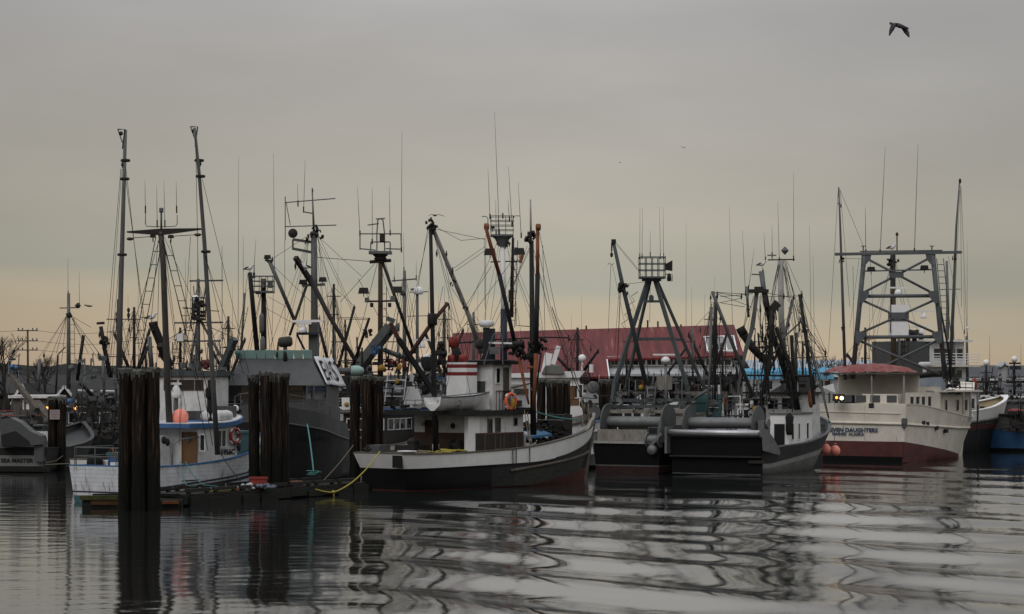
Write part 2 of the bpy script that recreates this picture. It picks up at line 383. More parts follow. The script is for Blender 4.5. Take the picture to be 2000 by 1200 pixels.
def textmesh(txt, size, sx=1.0, bold=0.0, depth=.006):
    cu = bpy.data.curves.new('t', 'FONT'); cu.body = txt; cu.size = size; cu.align_x = 'CENTER'; cu.extrude = depth; cu.offset = bold; cu.resolution_u = 3
    ob = bpy.data.objects.new('t', cu); COL.objects.link(ob); dg = bpy.context.evaluated_depsgraph_get(); me = bpy.data.meshes.new_from_object(ob.evaluated_get(dg))
    r = [(v.co.x*sx, v.co.y, v.co.z) for v in me.vertices], [tuple(p.vertices) for p in me.polygons]
    bpy.data.objects.remove(ob); bpy.data.curves.remove(cu); bpy.data.meshes.remove(me); return r
class Thing:
    """a top-level thing: an Empty at its base; local axes u forward, v to port, w up"""
    def __init__(s, name, label, cat, x, y, th=0, z=0, D=None, group=None):
        s.root = bpy.data.objects.new(name, None); COL.objects.link(s.root)
        s.root.location = (x, y, z); s.root['label'] = label; s.root['category'] = cat
        s.root.empty_display_size = .5
        if group: s.root['group'] = group
        s.x, s.y = x, y; s.c, s.s = math.cos(rad(th)), math.sin(rad(th)); s.D = D or y
    def L(s, u, v, w): return Vector((s.x + u*s.c - v*s.s, s.y + u*s.s + v*s.c, w))
    def P(s, q): return W(q[0], q[1], s.D + (q[2] if len(q) > 2 else 0))
    def part(s, name, mb, mats, parent=None, label=None, smooth=False): return mb.build(name, mats, s.root, parent, label, smooth)
    def box(s, name, mat, u0, u1, v0, v1, w0, w1, parent=None, label=None): return s.part(name, MB().box(s.L, u0, u1, v0, v1, w0, w1), mat, parent, label)
    def spar(s, name, mat, pts, r0, r1=None, n=10, parent=None, label=None):
        return s.part(name, MB().tube([s.P(p) for p in pts], [r0*.74, (r1 if r1 is not None else r0)*.74], n), mat, parent, label, True)
    # pixel ray against the local plane v = const (side) or u = const (cross)
    def hit(s, px, py, v=None, u=None):
        dx, dz = (px-1000)/FPX, -(py-HY)/FPX
        if v is not None: n = (-s.s, s.c); k = v
        else: n = (s.c, s.s); k = u
        t = (k + n[0]*s.x + n[1]*s.y) / (n[0]*dx + n[1])
        X, Y, Z = dx*t, t, CAMH + dz*t
        a = (X-s.x)*s.c + (Y-s.y)*s.s; b = -(X-s.x)*s.s + (Y-s.y)*s.c
        return (a if v is not None else b), Z
    def V(s, px, py, v):
        u, z = s.hit(px, py, v=v); return s.L(u, v, z)
    def spanel(s, side, k):
        if side == 's': return lambda a, w, o: s.L(a, k-o, w)
        if side == 'p': return lambda a, w, o: s.L(a, k+o, w)
        if side == 'a': return lambda a, w, o: s.L(k-o, a, w)
        return lambda a, w, o: s.L(k+o, a, w)
    def rect(s, side, k, a0, a1, w0, w1, o0, o1):
        g = s.spanel(side, k); return [g(a0,w0,o0), g(a1,w0,o0), g(a1,w0,o1), g(a0,w0,o1), g(a0,w1,o0), g(a1,w1,o0), g(a1,w1,o1), g(a0,w1,o1)]
    def window(s, side, k, a0, a1, w0, w1, fm='white', fr=.06, name='window', pm='glass', mull=0):
        a0, a1 = min(a0,a1), max(a0,a1); m = MB()
        for r in ((a0-fr,a0,w0-fr,w1+fr), (a1,a1+fr,w0-fr,w1+fr), (a0,a1,w0-fr,w0), (a0,a1,w1,w1+fr)): m.hexa(s.rect(side, k, *r, -.02, .045))
        for i in range(mull):
            a = a0 + (a1-a0)*(i+1)/(mull+1); m.hexa(s.rect(side, k, a-.025, a+.025, w0, w1, .012, .04))
        f = s.part(name, m, fm)
        s.part('pane', MB().hexa(s.rect(side, k, a0, a1, w0, w1, -.01, .01)), pm, f)
        return f
    def winpx(s, side, k, x0, y0, x1, y1, **kw):
        h = dict(v=k) if side in 'sp' else dict(u=k)
        a0, w1 = s.hit(x0, y0, **h); a1, w0 = s.hit(x1, y1, **h)
        return s.window(side, k, a0, a1, min(w0,w1), max(w0,w1), **kw)
    def panel(s, name, mat, side, k, a0, a1, w0, w1, o=.04, parent=None, label=None):
        return s.part(name, MB().hexa(s.rect(side, k, min(a0,a1), max(a0,a1), w0, w1, -.01, o)), mat, parent, label)
    def stays(s, lines, r=.013, mat='wire', name='stay', sag=0.0):
        for l in lines:
            pts = [s.P(p) for p in l]
            if sag and len(pts) == 2: pts = sagline(pts[0], pts[1], sag)
            s.part(name, MB().tube(pts, r, 4, cap=False), mat)
    def ants(s, lst, r=.02):        # (x_top, y_top, x_bot, y_bot, depth)
        for q in lst:
            x0, y0, x1, y1 = q[:4]; dd = q[4] if len(q) > 4 else 0
            p1 = s.P((x1,y1,dd)); p0 = s.P((x0,y0,dd)); ms = p1.lerp(p0, .55)
            a = s.part('antenna', MB().tube([p1, ms, p0], [r, r*.8, r*.35], 5), 'whip')
            s.part('antenna_mount', MB().tube([p1 - Vector((0,0,.12)), p1 + Vector((0,0,.25))], r*2, 6), 'dark', a)
    def block(s, x, y, dd=0, r=.16, mat='dark'):
        c = s.P((x,y,dd)); m = MB()
        r *= .72; m.lathe(c + Vector((-.05,0,0)), (1,0,0), [(r*.8,0),(r,.02),(r*.7,.05),(r,.08),(r*.8,.10)], 10)
        m.tube([c + Vector((0,0,r*.8)), c + Vector((0,0,r*1.9))], .03, 5)
        m.tube([c - Vector((0,0,r*.8)), c - Vector((0,0,r*1.7))], .025, 5)
        return s.part('block', m, mat, smooth=True)
    def lamp(s, x, y, dd=0, w=.55, face=-1, mat='dark'):
        c = s.P((x,y,dd)); m = MB(); h = w*.55
        m.prism([c+Vector((-w/2,0,-h/2)), c+Vector((w/2,0,-h/2)), c+Vector((w*.38,0,h/2)), c+Vector((-w*.38,0,h/2))], (0,.28,0))
        m.tube([c+Vector((0,.14,-h/2)), c+Vector((0,.14,-h/2-.22))], .03, 5)
        f = s.part('floodlight', m, mat)
        s.part('lens', MB().hexa([c+Vector(q) for q in ((-w*.42,-.015,-h*.42),(w*.42,-.015,-h*.42),(w*.42,.0,-h*.42),(-w*.42,.0,-h*.42),(-w*.33,-.015,h*.4),(w*.33,-.015,h*.4),(w*.33,0,h*.4),(-w*.33,0,h*.4))]), 'glass', f)
    def radar(s, x, y, dd=0, w=1.6, ang=0, mat='clean'):
        c = s.P((x,y,dd)); d = Vector((math.cos(rad(ang)), math.sin(rad(ang)), 0))
        p = s.part('radar', MB().lathe(c - Vector((0,0,.5)), (0,0,1), [(.24,0),(.24,.12),(.2,.3),(.12,.42),(.08,.5)], 12), mat, smooth=True)
        s.part('scanner', MB().beam(c - d*w/2 + Vector((0,0,.06)), c + d*w/2 + Vector((0,0,.06)), .16, .12), mat, p)
    def dome(s, x, y, dd=0, r=.35, mat='clean'):
        c = s.P((x,y,dd)); return s.part('satellite_dome', MB().lathe(c-Vector((0,0,r)), (0,0,1), [(r*.8,0),(r,r*.12),(r,r*.7),(r*.95,r*1.0),(r*.83,r*1.25),(r*.62,r*1.46),(r*.35,r*1.6),(.01,r*1.66)], 18), mat, smooth=True)
    def nest(s, x0, x1, yt, yb, dd=0, dep=1.3, rails=3, mat='steel', r=.028, posts=4):
        """railed lookout platform"""
        a = s.P((x0,yb,dd)); b = s.P((x1,yb,dd)); H = (yb-yt)/FPX*(s.D+dd)
        m = MB(); m.hexa([Vector((a.x,a.y-dep/2,a.z-.12)), Vector((b.x,a.y-dep/2,a.z-.12)), Vector((b.x,a.y+dep/2,a.z-.12)), Vector((a.x,a.y+dep/2,a.z-.12)),
              Vector((a.x,a.y-dep/2,a.z)), Vector((b.x,a.y-dep/2,a.z)), Vector((b.x,a.y+dep/2,a.z)), Vector((a.x,a.y+dep/2,a.z))])
        p = s.part('platform', m, mat)
        m = MB(); y0, y1 = a.y-dep/2+.04, a.y+dep/2-.04
        for y in (y0, y1):
            for i in range(posts):
                x = a.x + (b.x-a.x)*(i/(posts-1)*.96+.02); m.tube([(x,y,a.z),(x,y,a.z+H)], r, 5)
            for i in range(rails): z = a.z + H*(i+1)/rails; m.tube([(a.x,y,z),(b.x,y,z)], r, 5)
        for x in (a.x, b.x):
            for i in range(rails): z = a.z + H*(i+1)/rails; m.tube([(x,y0,z),(x,y1,z)], r, 5)
        s.part('guard_rail', m, mat, p)
    def ladder(s, p, q, w=.4, mat='wire', r=.022, step=.4, name='ladder'):
        a, b = s.P(p), s.P(q); m = MB(); o = Vector((w/2,0,0))
        m.tube([a-o,b-o], r, 5); m.tube([a+o,b+o], r, 5)
        n = int((b-a).length/step)
        for i in range(1,n): c = a.lerp(b,i/n); m.tube([c-o,c+o], r*.8, 4)
        return s.part(name, m, mat)
    def rail(s, pts, h, mat='steel', r=.025, bars=2, name='hand_rail'):
        m = MB(); pts = [Vector(p) for p in pts]; z = Vector((0,0,1))
        for i in range(bars): m.tube([p + z*h*(i+1)/bars for p in pts], r, 5)
        for a, b in zip(pts, pts[1:]):
            n = max(1, int((b-a).length/1.1))
            for k in range(n): c = a.lerp(b, k/n); m.tube([c, c+z*h], r, 5)
        m.tube([pts[-1], pts[-1]+z*h], r, 5)
        return s.part(name, m, mat)
    def hull(s, L, keys, bands, so=.3, bo=.8, wall=.1, deck=.8, capm='wood', capw=.2, deckm='wood', ns=34, name='hull', pw=1.0, insm='white', railcap=True):
        """keys rows (t, half beam at rail, half beam at waterline, sheer height); bands: list of (material, top height function of t or None for the rail)"""
        def P3(t, z, sg):
            bd, bw, zs = interp(keys, t)
            bd = max(bd,.03); bw = max(bw,.02)
            x = max(0, min(1, z/zs)); u = (so + t*(L-so-bo))*(1-x) + t*L*x
            b = bw + (bd-bw)*x**pw if z >= 0 else bw*(1 + z*.5)
            return s.L(u, sg*b, z)
        ts = [i/ns for i in range(ns+1)]
        ts = sorted(set(ts + [.01, .03, .985, .995]))
        m = MB(); mats = []
        rows = [(-.6, None)]
        sub = 3
        grid = []; rmat = []
        for t in ts:
            zs = interp(keys, t)[2]; zz = [-.7]; mm = []
            prev = -.7
            for mi, (mt, f) in enumerate(bands):
                top = zs if f is None else min(f(t), zs - .02*(len(bands)-mi))
                top = max(top, prev + .01)
                for k in range(sub): zz.append(prev + (top-prev)*(k+1)/sub); mm.append(mi)
                prev = top
            grid.append(zz); rmat = mm
        n = len(grid[0]); vs = []
        for sg in (-1, 1):
            for t, zz in zip(ts, grid): vs += [P3(t, z, sg) for z in zz]
        off = len(ts)*n; fl = []
        fs = {}
        for i in range(len(ts)-1):
            for j in range(n-1):
                fs.setdefault(rmat[j], []).append((i*n+j, (i+1)*n+j, (i+1)*n+j+1, i*n+j+1))
                fs.setdefault(rmat[j], []).append((off+i*n+j, off+i*n+j+1, off+(i+1)*n+j+1, off+(i+1)*n+j))
        for j in range(n-1): fs.setdefault(rmat[j], []).append((j, j+1, off+j+1, off+j))
        k = len(ts)-1
        for j in range(n-1): fs.setdefault(rmat[j], []).append((k*n+j, off+k*n+j, off+k*n+j+1, k*n+j+1))
        m.v = [tuple(v) for v in vs]
        for mi, ff in fs.items():
            for f in ff: m.f.append(list(f)); m.m.append(mi)
        h = s.part(name, m, [b[0] for b in bands], smooth=False)
        for p in h.data.polygons: p.use_smooth = True
        md = h.modifiers.new('edges', 'EDGE_SPLIT'); md.split_angle = rad(35)
        # bulwark inside and deck
        def R(t, sg, inset, dz):
            bd, bw, zs = interp(keys, t); z = max(.2, zs+dz); x = min(1, z/zs); b = bw+(bd-bw)*x**pw; u = (so+t*(L-so-bo))*(1-x)+t*L*x
            return s.L(max(u, inset) if t < .5 else min(u, L-inset*2.2-bo*(1-x)), sg*max(b-inset, .01), zs+dz)
        m = MB(); vs = []
        for sg in (-1, 1):
            for t in ts: vs += [R(t,sg,wall,-.002), R(t,sg,wall,-deck)]
        o2 = len(ts)*2; ff = []
        for i in range(len(ts)-1):
            ff.append((i*2, i*2+1, i*2+3, i*2+2)); ff.append((o2+i*2, o2+i*2+2, o2+i*2+3, o2+i*2+1))
        ff.append((0, o2, o2+1, 1))
        m.add(vs, ff); s.part('bulwark_lining', m, insm, h)
        m = MB(); vs = []
        for t in ts: vs += [R(t,-1,wall,-deck+.01), R(t,1,wall,-deck+.01)]
        m.add(vs, [(i*2, i*2+2, i*2+3, i*2+1) for i in range(len(ts)-1)]); s.part('deck', m, deckm)
        if railcap:
            m = MB(); sp = [(-1,t) for t in ts[::-1]] + [(1,t) for t in ts]
            c = []
            for sg, t in sp:
                a, b = R(t,sg,capw,.0), R(t,sg,-.04,.0); c.append((a,b))
            vs = []; z = Vector((0,0,.07))
            for a, b in c: vs += [a, b, b+z, a+z]
            ff = []
            for i in range(len(c)-1):
                for k in range(4): ff.append((i*4+k, i*4+(k+1)%4, (i+1)*4+(k+1)%4, (i+1)*4+k))
            m.add(vs, ff); s.part('rail_cap', m, capm)
        return h
    def guard(s, L, keys, t0, t1, zf, so, bo, r=.08, mat='dark', sg=-1, name='rub_rail', pw=1.0, ns=24):
        pts = []
        for i in range(ns+1):
            t = t0 + (t1-t0)*i/ns; bd, bw, zs = interp(keys, t); z = zf(t); x = max(0,min(1,z/zs))
            u = (so + t*(L-so-bo))*(1-x) + t*L*x; b = bw + (bd-bw)*x**pw
            pts.append(s.L(u, sg*(b+r*.3), z))
        return s.part(name, MB().tube(pts, r, 6), mat, smooth=True)
    def cabin(s, name, mat, u0, u1, v0, v1, w0, w1, roof='black', over=.25, rt=.12, rake=0, aft_rake=0, rname='roof', tum=0, label=None):
        """house with a raked front and an overhanging roof slab"""
        c = [s.L(u0,v0,w0), s.L(u1,v0,w0), s.L(u1,v1,w0), s.L(u0,v1,w0), s.L(u0+aft_rake,v0+tum,w1), s.L(u1-rake,v0+tum,w1), s.L(u1-rake,v1-tum,w1), s.L(u0+aft_rake,v1-tum,w1)]
        h = s.part(name, MB().hexa(c), mat, None, label)
        if roof: s.part(rname, MB().box(s.L, u0+aft_rake-over, u1-rake+over, v0+tum-over, v1-tum+over, w1, w1+rt), roof, h)
        return h
    def text(s, txt, size, p, right, up, mat, name='lettering', parent=None, sx=1.0, align='CENTER', bold=0.0, depth=.006):
        cu = bpy.data.curves.new('t', 'FONT'); cu.body = txt; cu.size = size; cu.align_x = align; cu.extrude = depth; cu.offset = bold; cu.resolution_u = 3
        ob = bpy.data.objects.new('t', cu); COL.objects.link(ob)
        dg = bpy.context.evaluated_depsgraph_get(); me = bpy.data.meshes.new_from_object(ob.evaluated_get(dg))
        bpy.data.objects.remove(ob); bpy.data.curves.remove(cu)
        r = Vector(right).normalized(); u = Vector(up).normalized(); n = r.cross(u); p = Vector(p) - Vector(s.root.location)
        for v in me.vertices: v.co = p + r*v.co.x*sx + u*v.co.y + n*v.co.z
        me.materials.clear(); me.materials.append(M[mat]); me.name = name
        o = bpy.data.objects.new(name, me); COL.objects.link(o); o.parent = parent or s.root
        return o
# ================================================================ WATER
def water():
    x0, x1, y0, y1 = -46.0, 46.0, 40.0, 215.0
    nx, ny = 460, 700
    xs = np.linspace(x0, x1, nx); ys = y0 + (y1-y0)*np.linspace(0,1,ny)**1.25
    X, Y = np.meshgrid(xs, ys)
    def ss(v, a, b):
        t = np.clip((v-a)/(b-a), 0, 1); return t*t*(3-2*t)
    rng = np.random.RandomState(4)
    # slow warp so that the wave crests wander
    wx = .7*np.sin(.11*X+.07*Y+1.1) + .4*np.sin(.05*Y-.15*X+2.0); wy = 1.5*np.sin(.09*X-.05*Y+.4) + .7*np.sin(.17*X+.3) + .8*np.sin(.06*Y+.04*X)
    def tr(kx, ky, lam, ph, sharp=.25):
        n = math.hypot(kx, ky); a = 2*math.pi/lam*((kx*(X+wx)+ky*(Y+wy))/n) + ph
        return np.sin(a) + sharp*np.sin(2*a+.5)
    wake = ss(X - (Y-60)*.06, -12.5, 1) * (1-.62*ss(Y, 100, 132)) * (1-ss(Y,150,175))
    rightside = ss(X, 2, 14)
    H = wake*(.060*tr(.85,.52,5.8,.3,.10)*(.7+.3*np.sin(.13*X-.07*Y)) + .090*tr(.64,.77,8.8,1.9,.18)*(.78+.22*np.sin(.09*X+.11*Y+2)) + .006*tr(.2,.98,5.5,.4,.1))
    H += wake*rightside*.004*tr(.25,.97,4.6,2.2)
    H += (1-.8*wake)*(.0026*tr(.15,.99,2.6,0) + .0014*tr(-.25,.97,1.35,1)+ .0007*tr(.3,.95,.8,1.6))
    for i in range(12):        # little crossing ripples
        th = rng.uniform(.7, 2.4); H += .0008*(1-.8*wake)*tr(math.cos(th), math.sin(th), rng.uniform(.7,1.6), rng.uniform(0,6), 0)
    e = ss(X,x0,x0+4)*(1-ss(X,x1-4,x1))*ss(Y,y0,y0+4)*(1-ss(Y,y1-6,y1)); H = H*e
    v = np.stack([X, Y, H], -1).reshape(-1,3)
    i = np.arange(nx*ny).reshape(ny,nx)
    f = np.stack([i[:-1,:-1], i[:-1,1:], i[1:,1:], i[1:,:-1]], -1).reshape(-1,4)
    B = [(-1500,-60,0),(1500,-60,0),(1500,900,0),(-1500,900,0),(x0,y0,0),(x1,y0,0),(x1,y1,0),(x0,y1,0)]
    o = len(v); v = np.vstack([v, B]); f = np.vstack([f, np.array([(0,1,5,4),(1,2,6,5),(2,3,7,6),(3,0,4,7)])+o])
    me = bpy.data.meshes.new('water'); me.vertices.add(len(v)); me.vertices.foreach_set('co', v.ravel())
    me.loops.add(f.size); me.loops.foreach_set('vertex_index', f.ravel().astype('i'))
    me.polygons.add(len(f)); me.polygons.foreach_set('loop_start', np.arange(0,f.size,4,dtype='i')); me.polygons.foreach_set('loop_total', np.full(len(f),4,dtype='i'))
    me.update(calc_edges=True); me.polygons.foreach_set('use_smooth', np.ones(len(f),dtype=bool))
    m, n, l, p = newmat('harbour_water')
    p.inputs['Base Color'].default_value = (.012,.014,.013,1); p.inputs['Roughness'].default_value = .045; p.inputs['IOR'].default_value = 1.72
    p.inputs['Specular IOR Level'].default_value = .8
    t = n.new('ShaderNodeTexCoord'); mp = n.new('ShaderNodeMapping'); mp.inputs['Scale'].default_value = (.9,2.6,1); l.new(t.outputs['Object'], mp.inputs[0])
    a = n.new('ShaderNodeTexNoise'); a.inputs['Scale'].default_value = 2.2; a.inputs['Detail'].default_value = 5; l.new(mp.outputs[0], a.inputs['Vector'])
    bp = n.new('ShaderNodeBump'); bp.inputs['Strength'].default_value = .25; bp.inputs['Distance'].default_value = .012
    l.new(a.outputs['Fac'], bp.inputs['Height']); l.new(bp.outputs[0], p.inputs['Normal'])
    me.materials.append(m)
    ob = bpy.data.objects.new('water', me); COL.objects.link(ob); ob['kind'] = 'structure'
water()
I3 = lambda u, v, w: Vector((u, v, w))
def struct(name, mb, mat): o = mb.build(name, mat); o['kind'] = 'structure'; return o
struct('ground', MB().add([(-2500,232,2.2),(2500,232,2.2),(2500,5000,2.6),(-2500,5000,2.6)], [(0,1,2,3)]), 'conc')
struct('quay_wall', MB().box(I3, -200, 200, 231, 232, -1, 2.35), 'dwall')
# far hills and a far-off wood
def ridge(name, y, x0, x1, h0, h1, seed, mat, thick=60, n=90, kind='structure'):
    r = random.Random(seed); m = MB(); vs = []
    for i in range(n+1):
        x = x0 + (x1-x0)*i/n; h = h0 + (h1-h0)*(.5+.5*math.sin(i*.21+seed)) * (.6+.4*r.random())
        vs += [(x,y,2), (x,y+thick*.2,2+h), (x,y+thick,2+h*.8), (x,y+thick*1.4,2)]
    fs = []
    for i in range(n):
        for k in range(3): fs.append((i*4+k, (i+1)*4+k, (i+1)*4+k+1, i*4+k+1))
    m.add(vs, fs); o = m.build(name, mat, smooth=False); o['kind'] = kind
ridge('hills', 1500, -700, 700, 6, 16, 3, 'leaf', 200)
def wood():
    r = random.Random(5); m = MB()
    for i in range(5200):
        x = r.uniform(-95, 95) if i % 3 else r.uniform(-95,-30)
        y = r.uniform(330, 380); h = r.uniform(1.6, 3.6)*(1.15 if x < -40 else .9)
        c = Vector((x, y, 2.4+h*r.random()**.7)); s = r.uniform(.18,.5)
        a = Vector((r.uniform(-1,1), r.uniform(-1,1), r.uniform(-1,1)))*s; b = Vector((r.uniform(-1,1), r.uniform(-1,1), r.uniform(-1,1)))*s
        m.add([c, c+a, c+b, c+a*.4+b*.4+Vector((0,0,s))], [(0,1,3),(0,3,2),(1,2,3)])
    o = m.build('treeline', 'leaf'); o['kind'] = 'stuff'; o['label'] = 'dark far-off wood behind the harbour sheds'; o['category'] = 'trees'
wood()

# ================================================================ SHORE BUILDINGS
def boxbuilding(name, label, px0, px1, pye, pyr, D, dep, wall, roof, wins=0, gable=False, group=None, wm='white', doors=0):
    x0, x1 = W(px0,0,D).x, W(px1,0,D).x; ze, zr = W(0,pye,D).z, W(0,pyr,D+dep*.5).z
    t = Thing(name, label, 'building', (x0+x1)/2, D, 0, 2.2, D, group)
    if gable:      # gable end towards the water
        t.part('wall', MB().prism([(x0,D,2.2),(x1,D,2.2),(x1,D,ze),((x0+x1)/2,D,zr),(x0,D,ze)], (0,dep,0)), wall)
        xm = (x0+x1)/2; m = MB()
        for s, xa in ((-1,x0),(1,x1)):
            m.hexa([Vector((xa+s*.3,D-.3,ze-.12)), Vector((xm,D-.3,zr)), Vector((xm,D+dep,zr)), Vector((xa+s*.3,D+dep,ze-.12)),
                    Vector((xa+s*.3,D-.3,ze+.08)), Vector((xm,D-.3,zr+.2)), Vector((xm,D+dep,zr+.2)), Vector((xa+s*.3,D+dep,ze+.08))])
        t.part('roof', m, roof)
        m = MB()
        for s, xa in ((-1,x0),(1,x1)): m.beam((xa+s*.3,D-.33,ze-.02), (xm,D-.33,zr+.1), .06, .25)
        t.part('barge_board', m, wm)
    else:
        t.part('wall', MB().box(I3, x0, x1, D, D+dep, 2.2, ze), wall)
        t.part('roof', MB().hexa([Vector(q) for q in ((x0-.4,D-.4,ze),(x1+.4,D-.4,ze),(x1+.4,D+dep*.5,zr),(x0-.4,D+dep*.5,zr),(x0-.4,D-.4,ze+.15),(x1+.4,D-.4,ze+.15),(x1+.4,D+dep*.5,zr+.15),(x0-.4,D+dep*.5,zr+.15))])
               .hexa([Vector(q) for q in ((x0-.4,D+dep*.5,zr),(x1+.4,D+dep*.5,zr),(x1+.4,D+dep,ze),(x0-.4,D+dep,ze),(x0-.4,D+dep*.5,zr+.15),(x1+.4,D+dep*.5,zr+.15),(x1+.4,D+dep,ze+.15),(x0-.4,D+dep,ze+.15))]), roof)
        t.part('eaves_board', MB().box(I3, x0-.4, x1+.4, D-.47, D-.41, ze-.1, ze+.2), wm)
    t.x, t.y, t.c, t.s = 0, 0, 1, 0
    for i in range(wins):
        a = x0 + (x1-x0)*(i+.5)/wins; t.window('s', D, a-.6, a+.6, ze-1.5, ze-.5, fm=wm, mull=1)
    for i in range(doors):
        a = x0 + (x1-x0)*(i+.75)/(doors+.4); t.panel('door', 'dwall', 's', D, a-.6, a+.6, 2.25, 4.4, .06)
    return t
boxbuilding('warehouse', 'long dark low warehouse behind the boats at the left edge', -60, 330, 772, 735, 262, 22, 'dwall', 'droof', wins=9, group=None, wm='dwall')
boxbuilding('warehouse', 'dark shed with long roof between the left pilings and the grey boat', 240, 520, 780, 742, 276, 16, 'dwall', 'droof', wins=5, wm='dwall')
boxbuilding('house', 'small red gabled house with dark roof at the far left', 28, 58, 790, 752, 246, 9, 'rwall', 'droof', wins=1, gable=True)
boxbuilding('house', 'grey gabled house with white trim behind the cross-armed mast', 108, 146, 785, 756, 250, 9, 'dwall', 'droof', wins=1, gable=True)
tb = boxbuilding('office', 'flat beige harbour office with a white notice panel', 25, 100, 776, 774, 240, 6, 'bwall', 'white')
a0 = W(44,0,239.9).x; tb.panel('notice', 'clean', 's', 240, a0, a0+.62*1.1, W(0,800,240).z, W(0,781,240).z, .05)
tb.part('notice_emblem', MB().ball(W(49.5,787,239.9), .2, 1, .5).ball(W(48,793,239.9), .12, 1, .7), 'dink')
boxbuilding('shed', 'pale low quay shed under the red roof building', 1120, 1185, 780, 772, 236, 6, 'lwall', 'dwall')
boxbuilding('warehouse', 'long warehouse with pale blue roof right of the red roof', 1480, 1740, 735, 706, 262, 20, 'lwall', 'broof', wins=7, wm='white')
boxbuilding('warehouse', 'wide grey roofed shed at the right edge of the harbour', 1872, 2090, 742, 716, 300, 26, 'dwall', 'groof', wins=8)
boxbuilding('warehouse', 'low grey-walled shed in front of the right edge sheds', 1920, 2080, 775, 752, 264, 12, 'lwall', 'groof', wins=5)
boxbuilding('kiosk', 'tiny white gabled tower room above the right sheds', 1957, 1966, 716, 710, 298, 2.4, 'lwall', 'broof', gable=True)
boxbuilding('shed', 'dark gabled boat shed behind the brown mast', 676, 722, 752, 690, 245, 10, 'dwall', 'droof', gable=True, wm='dwall')
boxbuilding('warehouse', 'dark shed across the middle behind the pilings', 540, 905, 770, 742, 268, 14, 'dwall', 'groof', wins=8, wm='dwall')

